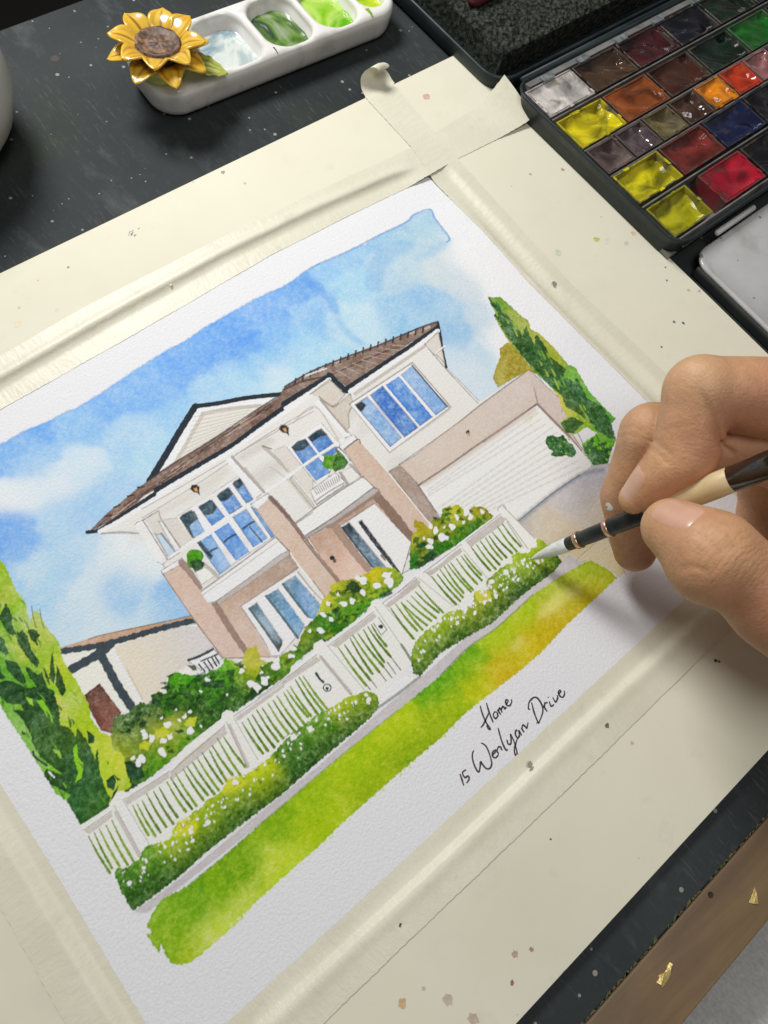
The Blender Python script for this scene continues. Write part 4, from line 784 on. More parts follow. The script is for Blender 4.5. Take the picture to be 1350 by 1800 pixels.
# --- shrubs behind the fence
G1, G2, G3, YG = (46, 80, 34), (62, 106, 32), (80, 148, 30), (186, 188, 34)
wash(Y2([(0, 725), (40, 700), (110, 690), (160, 640), (205, 600), (300, 615), (295, 545), (350, 518), (420, 530), (430, 400), (480, 362), (600, 385), (700, 390), (850, 320), (880, 250), (960, 280), (1050, 330), (1150, 300), (1250, 400), (1350, 290), (1400, 230), (1400, 380), (1200, 500), (1080, 590), (940, 690), (850, 740), (700, 860), (500, 1020), (300, 1190), (100, 1310), (0, 1280), (-60, 1100), (-20, 860)]), None,
     field=[(215, 1280, (50, 84, 38)), (250, 1260, (62, 96, 36)), (270, 1240, (46, 80, 34)), (300, 1230, (58, 104, 32)), (320, 1195, (84, 156, 28)), (350, 1200, (74, 140, 30)), (390, 1180, (78, 156, 28)), (340, 1240, (58, 88, 32)), (380, 1230, (48, 84, 34)), (420, 1200, (86, 134, 28)), (440, 1160, (178, 182, 34)), (455, 1180, (170, 178, 34)), (470, 1190, (50, 92, 34)), (420, 1230, (52, 92, 34)), (360, 1270, (60, 104, 32)), (300, 1300, (88, 122, 40)), (330, 1310, (92, 150, 30)), (290, 1290, (190, 192, 60)), (240, 1300, (110, 134, 60)), (215, 1320, (160, 172, 50)), (230, 1350, (48, 84, 36)), (270, 1330, (96, 150, 30)), (495, 1180, (80, 130, 30))], sigma=13, gran=0.30, wob=1.2, edge=0.2)
for q in ([(410, 395), (470, 372), (475, 395), (430, 402)], [(365, 450), (420, 435), (410, 462)], [(370, 490), (440, 460), (450, 490), (400, 500)], [(580, 310), (640, 305), (665, 350), (620, 345)], [(700, 450), (770, 430), (880, 420), (880, 480), (800, 490), (740, 480)], [(890, 350), (960, 340), (950, 400), (900, 390)], [(950, 300), (1010, 275), (1040, 300), (1010, 335)], [(1155, 320), (1220, 305), (1225, 350), (1180, 360)], [(90, 1160), (160, 1120), (200, 1160), (160, 1220), (100, 1200)], [(480, 830), (540, 810), (560, 835), (510, 850)], [(1050, 560), (1100, 480), (1200, 440), (1240, 470), (1100, 580)]):
    wash(Y2(q), (40, 72, 40), gran=0.25, wob=0.7, a=0.9)
wash(Y2([(1010, 290), (1050, 180), (1130, 152), (1165, 260), (1220, 290), (1150, 320), (1060, 340)]), (176, 176, 40), gran=0.25, wob=0.8, a=0.93)
for q in ([(330, 830), (400, 790), (450, 830), (420, 870), (340, 880)], [(550, 770), (600, 720), (660, 715), (640, 790), (570, 790)], [(200, 940), (250, 900), (300, 930), (270, 980), (210, 970)]): wash(Y2(q), (186, 190, 58), gran=0.25, wob=0.9)
wash(Z6([(245, 1300), (300, 1140), (370, 1080), (358, 1020), (470, 985), (560, 975), (650, 930), (720, 880), (870, 888), (945, 960), (920, 1015), (760, 1130), (690, 1180), (560, 1310), (420, 1410), (300, 1430)]) , None, field=[(570, 1060, (196, 194, 60)), (590, 1040, (186, 184, 44)), (600, 1070, (92, 148, 30)), (620, 1040, (52, 92, 36)), (660, 1010, (190, 182, 30)), (640, 1030, (176, 178, 40)), (690, 1010, (150, 170, 36)), (650, 1050, (86, 146, 28)), (690, 1030, (66, 122, 30)), (580, 1090, (74, 138, 26)), (620, 1075, (82, 142, 28)), (600, 1100, (60, 120, 28)), (560, 1090, (190, 194, 60))], sigma=11, gran=0.3, wob=1.2, edge=0.2)
wash(Y3([(0, 860), (60, 760), (180, 690), (330, 605), (365, 510), (400, 450), (480, 370), (530, 330), (640, 380), (780, 350), (860, 330), (600, 545), (420, 650), (200, 830), (0, 1000)]), None, field=[(452, 1190, (60, 108, 32)), (480, 1165, (90, 134, 32)), (505, 1150, (120, 150, 34)), (530, 1120, (150, 166, 40)), (540, 1110, (96, 130, 36)), (560, 1100, (60, 112, 30)), (580, 1090, (70, 130, 28)), (600, 1080, (58, 110, 30)), (470, 1200, (48, 88, 34)), (550, 1130, (46, 86, 36)), (520, 1140, (66, 118, 30))], sigma=10, gran=0.3, wob=1.0, edge=0.2)
for q in ([(470, 1070), (530, 990), (620, 1010), (600, 1080), (520, 1090)], [(740, 1110), (830, 1060), (860, 1090), (780, 1130)], [(370, 1230), (420, 1190), (440, 1210), (390, 1250)], [(470, 1030), (500, 1020), (505, 1050)]): wash(Z6(q), (42, 76, 44), gran=0.25, wob=0.7, a=0.92)
wash(Z6([(650, 960), (720, 890), (770, 900), (760, 950), (690, 1000), (650, 990)]), (192, 184, 30), gran=0.25, wob=0.8)
wash(Z7([(92, 760), (112, 625), (150, 600), (120, 540), (132, 508), (200, 530), (235, 570), (285, 490), (340, 500), (348, 430), (370, 408), (480, 388), (530, 450), (600, 402), (680, 408), (755, 482), (700, 532), (560, 640), (420, 735), (300, 800), (172, 892), (90, 902)]), None, field=[(725, 945, (186, 192, 50)), (735, 920, (172, 150, 32)), (755, 930, (176, 168, 40)), (770, 915, (62, 118, 34)), (800, 895, (182, 178, 30)), (790, 920, (180, 180, 36)), (840, 895, (160, 152, 26)), (855, 905, (150, 148, 30)), (830, 920, (60, 114, 32)), (800, 940, (54, 120, 28)), (770, 960, (58, 128, 28)), (745, 960, (46, 92, 34)), (755, 980, (38, 70, 44)), (725, 990, (56, 128, 32)), (780, 970, (60, 120, 28)), (850, 925, (62, 116, 34))], sigma=11, gran=0.3, wob=1.2, edge=0.2)
for q in ([(140, 710), (190, 680), (230, 700), (200, 730), (150, 730)], [(215, 790), (270, 750), (310, 780), (280, 830), (230, 830)], [(360, 420), (410, 408), (435, 425), (380, 440)], [(345, 465), (400, 445), (425, 465), (380, 482)], [(270, 480), (310, 490), (330, 525), (290, 520)], [(120, 860), (200, 800), (240, 840), (170, 885)]): wash(Z7(q), (44, 84, 46), gran=0.25, wob=0.6, a=0.92)

clumps(Y2([(0, 760), (110, 720), (300, 640), (440, 420), (600, 400), (850, 340), (900, 420), (1050, 430), (1080, 560), (850, 700), (640, 700), (420, 740), (200, 800), (60, 850)]), 90, [(40, 72, 36), (54, 96, 34), (36, 66, 40), (76, 138, 30), (60, 110, 30)], 3, 8)
clumps(Y2([(120, 1240), (300, 1010), (560, 880), (700, 830), (480, 1000), (300, 1160)]), 26, [(66, 120, 28), (96, 150, 34), (50, 90, 34), (130, 160, 40)], 2.5, 6)
clumps(Z6([(270, 1300), (380, 1090), (560, 1000), (900, 920), (760, 1110), (560, 1290)]), 44, [(60, 120, 30), (46, 84, 38), (96, 150, 34), (180, 182, 40), (76, 140, 28)], 2.5, 6)
clumps(Y3([(20, 880), (200, 720), (360, 560), (560, 400), (800, 360), (560, 560), (300, 740), (60, 940)]), 40, [(58, 108, 30), (44, 82, 38), (90, 140, 34), (150, 164, 40), (70, 130, 28)], 2.5, 6)
clumps(Z7([(110, 860), (130, 640), (300, 520), (480, 410), (720, 470), (540, 630), (300, 780)]), 40, [(56, 116, 30), (44, 84, 42), (160, 156, 34), (84, 140, 30), (60, 124, 28)], 2.5, 6)
# --- big tree at the left
wash([(-80, 985), (-40, 970)] + Z8([(0, 150), (40, 185), (85, 290), (130, 395), (205, 490), (225, 600), (240, 640), (260, 560), (300, 550), (350, 640), (380, 700), (440, 760), (475, 820), (485, 900), (510, 960), (560, 1040), (610, 1110), (660, 1210), (705, 1300)]) + Y1([(720, 275), (800, 390), (850, 400), (885, 440), (890, 520), (970, 560), (990, 620), (1010, 700), (1045, 835), (940, 855), (870, 940), (850, 992), (640, 1130), (610, 1060), (540, 940), (440, 870), (400, 800), (340, 700), (250, 560), (170, 430), (100, 330), (50, 255), (0, 165)]) + [(-40, 1190), (-120, 1080)], None,
     field=[(0, 1010, (150, 180, 50)), (25, 1040, (170, 184, 80)), (40, 1060, (140, 182, 30)), (20, 1100, (122, 168, 44)), (60, 1080, (180, 192, 114)), (75, 1110, (176, 188, 90)), (40, 1140, (170, 186, 70)), (80, 1150, (150, 180, 50)), (100, 1180, (176, 190, 46)), (120, 1200, (168, 188, 56)), (60, 1190, (112, 166, 48)), (20, 1200, (108, 164, 60)), (0, 1150, (104, 162, 58)), (110, 1240, (186, 194, 110)), (130, 1260, (160, 186, 40)), (150, 1290, (164, 186, 38)), (170, 1310, (170, 186, 44)), (190, 1330, (194, 196, 70)), (210, 1360, (190, 194, 60)), (180, 1350, (158, 190, 34)), (220, 1385, (150, 178, 50)), (30, 1265, (130, 174, 82)), (60, 1310, (128, 174, 80)), (100, 1390, (116, 170, 60)), (90, 1220, (132, 190, 42)), (200, 1400, (170, 186, 50)), (130, 1340, (130, 186, 40))], sigma=11, gran=0.24, wob=0.9, edge=0.2)
DT = (44, 78, 46)
for q in ([(-30, 560), (0, 590), (25, 540), (48, 490), (75, 540), (100, 600), (95, 660), (128, 738), (100, 748), (55, 720), (10, 640)], [(135, 705), (150, 730), (175, 700), (215, 745), (240, 830), (262, 880), (300, 930), (315, 965), (292, 1005), (240, 950), (180, 870), (140, 800)], [(220, 705), (270, 695), (322, 745), (290, 775), (302, 830), (270, 800), (240, 770)], [(38, 940), (80, 945), (140, 965), (200, 1080), (212, 1110), (185, 1138), (120, 1090), (60, 1020)], [(-40, 1130), (55, 1100), (120, 1120), (210, 1160), (330, 1195), (310, 1260), (220, 1250), (100, 1240), (0, 1230)], [(195, 985), (240, 1010), (300, 1060), (330, 1030), (370, 1140), (420, 1230), (455, 1350), (380, 1350), (330, 1230), (300, 1160), (230, 1070)], [(340, 990), (380, 1060), (400, 1140), (370, 1110)], [(418, 862), (425, 960), (440, 1060), (430, 1130), (390, 1090), (400, 950)], [(450, 975), (490, 1070), (525, 1180), (492, 1232), (440, 1140), (445, 1060)], [(-30, 750), (0, 750), (35, 780), (45, 830), (75, 888), (40, 900), (0, 870)], [(-30, 1010), (0, 1020), (45, 1085), (20, 1100), (-20, 1080)]):
    wash(Z8(q), DT, gran=0.25, edge=0.12, wob=0.7, a=0.96)
wash([(-60, 1190)] + Y1([(0, 85), (120, 60), (200, 45), (330, 20), (430, 60), (470, 200), (475, 330), (520, 340), (560, 362), (600, 422), (612, 350), (650, 400), (685, 445), (720, 520), (752, 600), (772, 512), (790, 700), (842, 855), (872, 900), (862, 982), (640, 1122), (600, 1050), (530, 930), (560, 880), (480, 840), (400, 800), (345, 720), (372, 672), (440, 705), (495, 722), (420, 660), (330, 600), (260, 480), (245, 405), (180, 290), (100, 205), (0, 100)]), None, field=[(30, 1230, (46, 80, 42)), (60, 1260, (42, 76, 40)), (85, 1290, (54, 92, 38)), (100, 1310, (60, 96, 34)), (80, 1330, (46, 82, 40)), (120, 1350, (44, 80, 44)), (150, 1380, (40, 84, 46)), (160, 1420, (58, 106, 36)), (140, 1430, (36, 84, 50)), (180, 1400, (52, 100, 38)), (110, 1370, (48, 86, 40))], sigma=14, gran=0.25, wob=0.8, a=0.97)
for q, c in (([(205, 105), (255, 125), (270, 180), (230, 160)], (150, 196, 70)), ([(285, 135), (340, 130), (400, 230), (425, 310), (390, 290), (350, 220)], (136, 190, 50)), ([(415, 522), (470, 530), (502, 602), (470, 585)], (150, 184, 80)), ([(580, 510), (610, 480), (620, 580), (662, 640), (650, 742), (595, 790), (620, 700), (590, 620)], (136, 190, 40)), ([(0, 120), (60, 160), (170, 170), (188, 216), (100, 205), (40, 180)], (128, 176, 70)), ([(430, 90), (480, 90), (540, 260), (540, 300), (480, 230)], (186, 192, 94)), ([(330, 590), (380, 645), (500, 725), (440, 690)], (124, 174, 66))): wash(Y1(q), c, gran=0.2, wob=0.6)
for q in ([(690, 370), (750, 420), (745, 470), (700, 480)], [(840, 770), (900, 720), (920, 780), (900, 850), (850, 820)], [(985, 620), (1030, 615), (1120, 660), (1145, 740), (1080, 770), (1010, 740)], [(1000, 850), (1050, 800), (1100, 790), (1060, 830)], [(845, 610), (862, 630), (855, 650)], [(900, 720), (960, 770), (930, 770)], [(170, 370), (215, 410), (180, 405)], [(900, 860), (940, 800), (900, 980), (870, 940)]): wash(Y1(q), (40, 76, 44), gran=0.2, wob=0.5)
tree_poly = [(-30, 1000), (20, 1010), (60, 1090), (100, 1150), (150, 1250), (190, 1320), (215, 1390), (150, 1440), (90, 1380), (40, 1290), (-30, 1200)]
for k in range(150):
    px, py = RNG.uniform(-30, 215), RNG.uniform(1000, 1440)
    if not inside((px, py), tree_poly): continue
    right = px - 0.62 * (py - 1000) > -20; L = RNG.uniform(9, 24); a_ = RNG.uniform(0.75, 1.35)
    c_ = [(60, 104, 40), (122, 172, 40), (150, 186, 44), (92, 146, 38), (186, 194, 60)][RNG.randint(5)] if right else [(38, 72, 44), (58, 104, 42), (50, 92, 40), (100, 160, 48), (34, 64, 44)][RNG.randint(5)]
    stroke([(px, py), (px + L * 0.5 * math.cos(a_) + 1.5, py + L * 0.5 * math.sin(a_)), (px + L * math.cos(a_), py + L * math.sin(a_))], RNG.uniform(4, 8), c_, a=RNG.uniform(0.5, 0.9), taper=(0.25, 0.45), belly=0.9, gran=0.3, wob=0.4)
stroke(Y1([(262, 545), (280, 590), (370, 655)]), 3.4, (44, 76, 56)); stroke(Y1([(388, 705), (430, 750)]), 2.4, (226, 228, 226)); stroke(Z8([(250, 520), (262, 600), (285, 690)]), 1.2, (100, 96, 90), a=0.8); stroke(Z8([(315, 540), (330, 640), (350, 700)]), 1.1, (100, 96, 90), a=0.8)

# --- fence
cap = Y4([(98, 460), (220, 385), (335, 305), (330, 270), (385, 185), (445, 180), (470, 205), (620, 110), (800, -5)]) + [(324, 1313), (389, 1262), (391, 1252), (398, 1247), (409, 1249), (413, 1256), (455, 1226), (500, 1190), (550, 1144), (552, 1130), (566, 1123), (574, 1131), (650, 1071), (653, 1056), (665, 1051), (674, 1060), (702, 1033), (731, 1007), (767, 991), (811, 951), (820, 944), (878, 902), (875, 895), (884, 888), (893, 897), (942, 947), (950, 965)]
wash(cap + [(900, 1010), (760, 1120), (700, 1190), (660, 1230), (560, 1290), (420, 1400), (300, 1480), (210, 1560)], (222, 218, 210), gran=0.12, edge=0.12, wob=0.4)
band = (186, 178, 170)
for q in (Y4([(125, 490), (345, 345), (350, 385), (165, 520)]), Y4([(440, 255), (800, 25), (800, 75), (470, 290)]), [(300, 1357), (325, 1330), (395, 1275), (400, 1288), (300, 1372)], Y2([(960, 720), (1350, 450), (1350, 480), (980, 750)]), Y3([(200, 880), (480, 690), (510, 720), (210, 920)]), Y3([(590, 600), (930, 345), (955, 375), (640, 620)]), Y3([(1020, 280), (1270, 95), (1300, 120), (1050, 305)]), Z7([(10, 1090), (150, 975), (180, 1000), (30, 1130)]), Z7([(215, 930), (490, 730), (510, 760), (260, 950)]), Z7([(540, 680), (810, 475), (850, 500), (830, 540), (580, 720)])):
    wash(q, band, gran=0.15, a=0.85, wob=0.4)
stroke([cap[i] for i in (0, 1, 2)], 3.2, (240, 240, 238)); stroke(Y4([(470, 212), (620, 118), (800, 5)]) + [(324, 1318), (389, 1267)], 3.6, (238, 240, 239)); stroke([(413, 1259), (455, 1229), (500, 1193), (550, 1148)], 3.6, (240, 240, 238)); stroke([(576, 1133), (650, 1074)], 3.4, (241, 241, 240)); stroke([(676, 1062), (702, 1036), (731, 1010), (767, 994), (811, 954), (878, 904)], 3.4, (241, 241, 240))
for s in (Y4([(120, 490), (340, 342)]), Y4([(440, 250), (620, 140), (800, 25)]), [(300, 1357), (395, 1275)], Y2([(950, 715), (1350, 440)]), Y3([(10, 1025), (280, 830), (480, 680)]), Y3([(575, 605), (930, 340)]), Y3([(1000, 270), (1280, 75)]), Z7([(0, 1085), (140, 965)]), Z7([(200, 930), (500, 705)]), Z7([(530, 680), (810, 465)]), Z7([(830, 405), (1080, 660)]), Z7([(850, 500), (1030, 745)]), Z7([(860, 530), (990, 730)])):
    stroke(s, 1.0, PENCIL, a=0.7)
# posts: gate posts and line posts with their shaded sides
for l, r, sh in ((Y4([(365, 300), (575, 680)]), Y4([(430, 250), (640, 600)]), Y4([(375, 350), (560, 690)])), (Y2([(890, 760), (1060, 1120)]), Y2([(950, 730), (1140, 1060)]), Y2([(915, 790), (1060, 1110)])), (Y3([(500, 680), (760, 1000)]), Y3([(560, 600), (860, 960)]), Y3([(515, 700), (750, 985)])), (Y3([(940, 300), (1210, 690)]), Y3([(1000, 270), (1260, 560)]), None), (Z7([(160, 970), (440, 1200)]), Z7([(215, 920), (480, 1190)]), None), (Z7([(510, 740), (700, 970)]), Z7([(545, 690), (740, 920)]), None)):
    if sh: stroke(sh, 5.5, (176, 164, 158), a=0.75)
    stroke(l, 1.0, (140, 132, 128), a=0.6); stroke(r, 1.0, (140, 132, 128), a=0.6)
wash(Y4([(395, 255), (430, 250), (620, 600), (560, 640)]), (226, 222, 208), gran=0.2, a=0.7)
GAP = [(98, 130, 30), (112, 144, 32), (88, 118, 30), (120, 148, 40)]
def gaps(z, L, w=5.2):
    for i, s in enumerate(L):
        (ax, ay), (bx, by) = s; mid = ((ax + bx) / 2 - 4, (ay + by) / 2 + 5); stroke(z([s[0], mid, s[1]]), w, GAP[(i * 7 + int(ax)) % 4], taper=(0.42, 1.0), wob=0.28, gran=0.3, belly=0.15)
gaps(Y4, [((160, 540), (330, 830)), ((205, 510), (345, 790)), ((245, 480), (405, 775)), ((300, 455), (470, 765)), ((345, 415), (515, 735)), ((510, 295), (635, 530)), ((545, 285), (690, 540)), ((585, 260), (730, 510)), ((620, 205), (775, 465)), ((675, 185), (830, 440)), ((720, 155), (865, 390)), ((780, 110), (930, 345)), ((810, 75), (980, 325)), ((850, 45), (1015, 300)), ((910, 10), (1070, 255))], 4.4)
gaps(Y2, [((620, 1075), (795, 1330)), ((660, 1045), (830, 1300)), ((700, 1005), (860, 1250)), ((755, 980), (895, 1230)), ((780, 950), (940, 1180)), ((820, 890), (1010, 1195)), ((870, 880), (1040, 1115)), ((1015, 765), (1180, 1010)), ((1060, 735), (1220, 990)), ((1095, 705), (1270, 960)), ((1130, 665), (1300, 915)), ((1175, 650), (1340, 890)), ((580, 1115), (745, 1340))], 4.6)
gaps(Y3, [((95, 1065), (255, 1300)), ((135, 1040), (310, 1290)), ((165, 1005), (350, 1265)), ((220, 980), (390, 1240)), ((245, 960), (410, 1170)), ((270, 930), (435, 1165)), ((310, 875), (490, 1150)), ((340, 855), (525, 1120)), ((375, 850), (560, 1105)), ((650, 620), (870, 920)), ((700, 600), (905, 880)), ((745, 550), (920, 830)), ((765, 525), (975, 815)), ((805, 510), (1005, 770)), ((850, 480), (1012, 735)), ((885, 460), (1065, 695)), ((912, 440), (1030, 610)), ((1065, 310), (1245, 550)), ((1105, 280), (1275, 490)), ((1150, 270), (1315, 480))], 4.6)
many(Y3, [[(875, 920), (905, 955)], [(910, 880), (955, 940)], [(975, 815), (1030, 885)], [(1005, 770), (1075, 860)], [(1040, 740), (1105, 830)], [(1070, 700), (1145, 800)]], 1.4, (86, 80, 70), a=0.8)
gaps(Z7, [((25, 1165), (225, 1345)), ((70, 1150), (260, 1310)), ((105, 1115), (300, 1290)), ((135, 1080), (320, 1245)), ((165, 1035), (355, 1245)), ((265, 960), (455, 1180)), ((310, 945), (490, 1155)), ((330, 905), (510, 1125)), ((365, 880), (515, 1090)), ((390, 865), (575, 1080)), ((415, 850), (590, 1065)), ((460, 820), (625, 1020)), ((500, 800), (660, 990)), ((520, 785), (655, 945)), ((580, 730), (725, 910)), ((620, 710), (770, 900)), ((650, 680), (800, 865)), ((690, 655), (820, 825)), ((720, 640), (855, 810)), ((745, 610), (900, 775)), ((785, 565), (935, 760)), ((825, 545), (965, 720))], 4.2)
stroke(Y3([(475, 825), (505, 870), (532, 895)]), 3.6, (62, 70, 72)); th = np.linspace(0, 6.3, 14); stroke(Y3([(563 + 30 * math.cos(a), 940 + 28 * math.sin(a)) for a in th]), 1.4, (62, 76, 74)); blob(450 + 563 / 4.5, 1000 + 942 / 4.5, 3.4, (48, 70, 62)); blob(450 + 988 / 4.5, 1000 + 452 / 4.5, 4, (50, 74, 56)); stroke(Y3([(968, 385), (1035, 480), (990, 525), (930, 430)]), 1.1, (90, 84, 80), a=0.8, curve=False)
stroke(Y3([(1150, 600), (1190, 660), (1225, 720)]), 4, (110, 112, 108), a=0.8); wash(Y3([(940, 1000), (1180, 830), (1230, 850), (1260, 860), (980, 1070)]), (240, 239, 237), edge=0.08)

# --- clipped hedges in front of the fence
hedge_l = Y4([(372, 865), (368, 820), (395, 785), (470, 785), (500, 750), (560, 722), (580, 670), (605, 622), (660, 598), (700, 590), (800, 560), (830, 480), (860, 430), (930, 395), (1000, 335), (1070, 300), (1080, 260), (1190, 200), (1270, 95), (1350, 55)]) + Y2([(930, 1195), (1000, 1190), (1100, 1140), (1180, 1075), (1240, 1030), (1350, 905)]) + Y3([(300, 1290), (400, 1215), (480, 1150), (560, 1110), (650, 1060), (720, 1010), (800, 990), (860, 962), (930, 975), (968, 1010), (972, 1085), (900, 1180), (700, 1350)]) + [(560, 1338), (500, 1392), (420, 1452), (364, 1496), (320, 1536), (276, 1570), (236, 1599)] + Y4([(490, 1100), (450, 1020), (405, 950), (410, 930)])
def hedge_field(top, bot, cols):
    S = []
    for i, (t, b) in enumerate(zip(top, bot)):
        for f, c in zip((0.12, 0.4, 0.66, 0.95), cols[i % len(cols)]): S.append((t[0] + (b[0] - t[0]) * f, t[1] + (b[1] - t[1]) * f, (int(c[0] * 1.05), int(c[1] * 1.1), int(c[2] * 0.82))))
    return S
hl_t = [(208, 1540), (250, 1500), (300, 1465), (350, 1420), (400, 1375), (450, 1345), (500, 1310), (550, 1265), (600, 1235), (645, 1218)]; hl_b = [(236, 1590), (285, 1562), (335, 1525), (385, 1480), (430, 1442), (490, 1400), (540, 1356), (585, 1318), (625, 1280), (662, 1245)]
wash(hedge_l, None, field=hedge_field(hl_t, hl_b, [((74, 112, 46), (70, 108, 44), (52, 84, 40), (46, 76, 42)), ((96, 132, 48), (84, 120, 44), (60, 92, 40), (44, 74, 40)), ((176, 178, 48), (120, 144, 48), (72, 100, 42), (46, 76, 42)), ((150, 160, 50), (128, 146, 50), (78, 106, 44), (46, 78, 40)), ((166, 170, 50), (120, 140, 46), (80, 108, 44), (48, 80, 40)), ((186, 184, 44), (150, 160, 48), (86, 112, 42), (52, 84, 40))]), sigma=11, gran=0.32, wob=1.1, edge=0.18)
hedge_r = Y5([(72, 862), (90, 800), (112, 755), (165, 700), (225, 660), (280, 598), (330, 578), (372, 572), (395, 600), (440, 540), (455, 470), (500, 460), (525, 470), (522, 405), (545, 385), (600, 335), (650, 305), (682, 300), (672, 260), (700, 238), (770, 242), (795, 210), (825, 205), (818, 165), (840, 155), (870, 180), (900, 200), (905, 245), (940, 250), (972, 290), (930, 345), (870, 392), (800, 440), (690, 532), (560, 655), (400, 745), (250, 835), (130, 972), (90, 955)])
hr_t = [(728, 1145), (760, 1105), (790, 1075), (820, 1060), (850, 1030), (880, 1010), (915, 985), (940, 975)]; hr_b = [(738, 1185), (778, 1145), (815, 1118), (850, 1098), (885, 1072), (915, 1048), (950, 1022), (982, 990)]
wash(hedge_r, None, field=hedge_field(hr_t, hr_b, [((132, 152, 52), (104, 132, 46), (60, 90, 42), (40, 62, 42)), ((150, 166, 56), (124, 146, 48), (76, 104, 42), (50, 76, 42)), ((170, 178, 60), (130, 150, 46), (80, 108, 40), (50, 80, 40)), ((160, 160, 40), (136, 146, 38), (96, 116, 38), (58, 84, 36)), ((136, 142, 40), (120, 132, 36), (88, 108, 36), (56, 82, 36))]), sigma=10, gran=0.32, wob=1.1, edge=0.18)
wash(Y5([(450, 470), (500, 455), (545, 470), (555, 520), (500, 540), (460, 510)]), (198, 196, 60), gran=0.2, a=0.9)
for z, q in ((Y4, [(850, 440), (920, 390), (1000, 400), (1040, 440), (1000, 520), (900, 530), (840, 510)]), (Y2, [(900, 1200), (1000, 1190), (1060, 1240), (960, 1300), (850, 1330)])): wash(z(q), (198, 196, 44), gran=0.25, a=0.75, soft=1.2)
def scatter_leaves(tl, bl, n, cols):
    for k in range(n):
        i = RNG.randint(len(tl) - 1); f = RNG.uniform(0, 1); g = RNG.uniform(0.08, 0.95) ; t = np.array(tl[i]) * (1 - f) + np.array(tl[i + 1]) * f; b = np.array(bl[i]) * (1 - f) + np.array(bl[i + 1]) * f; p = t + (b - t) * g
        c = cols[0] if g > 0.6 else cols[1 + RNG.randint(len(cols) - 1)]
        blob(p[0], p[1], RNG.uniform(1.5, 4.2), c, n=7, jit=0.5, sy=0.7, rot=RNG.uniform(0, 3), a=0.5, gran=0.3, edge=0.1)
scatter_leaves(hl_t, hl_b, 150, [(40, 66, 38), (96, 130, 44), (70, 106, 40), (140, 158, 50)]); scatter_leaves(hr_t, hr_b, 110, [(42, 64, 40), (110, 136, 40), (80, 108, 38), (150, 160, 48)])
def white_dots(tl, bl, n, g0, g1, r0, r1):
    for k in range(n):
        i = RNG.randint(len(tl) - 1); f = RNG.uniform(0, 1); t = np.array(tl[i]) * (1 - f) + np.array(tl[i + 1]) * f; b = np.array(bl[i]) * (1 - f) + np.array(bl[i + 1]) * f
        p = t + (b - t) * (g0 + (g1 - g0) * RNG.uniform(0, 1) ** 1.4); blob(p[0], p[1], RNG.uniform(r0, r1), (240, 240, 238), n=7, jit=0.4, sx=1.2, sy=0.8, rot=RNG.uniform(0.8, 1.6), a=0.97, gran=0.02, edge=0.0, wob=0.15)
white_dots(hl_t, hl_b, 105, 0.0, 0.55, 1.0, 3.0); white_dots(hr_t, hr_b, 85, 0.0, 0.5, 1.1, 3.2)
for z, s, L in ((Z7, 4.5, [(740, 995, 5), (810, 1025, 3.5), (860, 1045, 3), (770, 1110, 5), (690, 1105, 4), (680, 1165, 3.5), (425, 1290, 4), (470, 1325, 4), (330, 1305, 4.5), (850, 925, 5), (900, 900, 2.5), (995, 825, 4), (1100, 830, 3), (910, 975, 3), (950, 980, 3), (605, 1245, 4)]), (Y4, 4.5, [(970, 500, 6), (985, 570, 4), (1105, 420, 6), (1240, 305, 4), (1140, 295, 3), (620, 730, 4.5), (600, 785, 4), (485, 905, 5), (765, 615, 3.5), (825, 590, 4), (950, 640, 3.5), (845, 720, 3), (1020, 400, 3.5), (1320, 110, 6)])):
    for x, y, r in L:
        p = z([(x, y)])[0]; blob(p[0], p[1], r, (243, 243, 242), n=8, jit=0.35, rot=RNG.uniform(0, 3), sy=0.75, gran=0.02, edge=0.0, wob=0.15)
# flowers in the shrubs
for z, L in ((Y2, [(435, 775, 8), (395, 905, 7), (445, 870, 6), (610, 830, 10), (385, 1000, 8), (250, 865, 7), (235, 830, 4.5), (305, 880, 8), (215, 1050, 9), (155, 1040, 5), (520, 745, 4.5), (565, 715, 6), (605, 675, 4), (495, 657, 3), (380, 725, 3), (1080, 455, 7), (1130, 487, 9), (1192, 435, 8), (1222, 405, 4), (1285, 275, 8), (1285, 315, 8), (740, 422, 5), (1010, 350, 6), (590, 345, 7), (690, 515, 3.5), (898, 543, 3), (190, 1085, 7), (690, 790, 3)]),
             (Y3, [(510, 487, 8), (425, 485, 4), (300, 625, 7), (230, 580, 6), (285, 685, 6), (165, 725, 8), (160, 765, 7), (70, 885, 8), (15, 930, 10), (530, 360, 6), (595, 395, 5), (690, 270, 8), (760, 245, 7), (575, 270, 5), (650, 195, 4), (850, 185, 6), (950, 130, 8), (1040, 50, 9), (1050, 105, 10), (855, 95, 8), (805, 70, 6), (45, 815, 4), (300, 1330, 7), (790, 1050, 5), (890, 1030, 5), (870, 990, 4), (700, 1135, 3), (430, 1265, 7)]),
             (Z7, [(255, 565, 5), (295, 592, 6), (362, 648, 9), (260, 680, 7), (250, 720, 7), (205, 655, 3.5), (430, 565, 7), (468, 490, 6), (515, 530, 4), (545, 450, 8), (665, 445, 5), (570, 480, 6), (365, 568, 2.5)])):
    for x, y, r in L:
        p = z([(x, y)])[0]; blob(p[0], p[1], r * 0.9, (228, 230, 230), n=8, jit=0.42, sy=0.78, rot=RNG.uniform(0, 3), gran=0.06, edge=0.35, wob=0.2)
        if r > 6: blob(p[0] - 1.2, p[1] - 1.4, r * 0.5, (244, 244, 244), n=7, jit=0.3, sy=0.7, gran=0.0, edge=0, a=0.8)
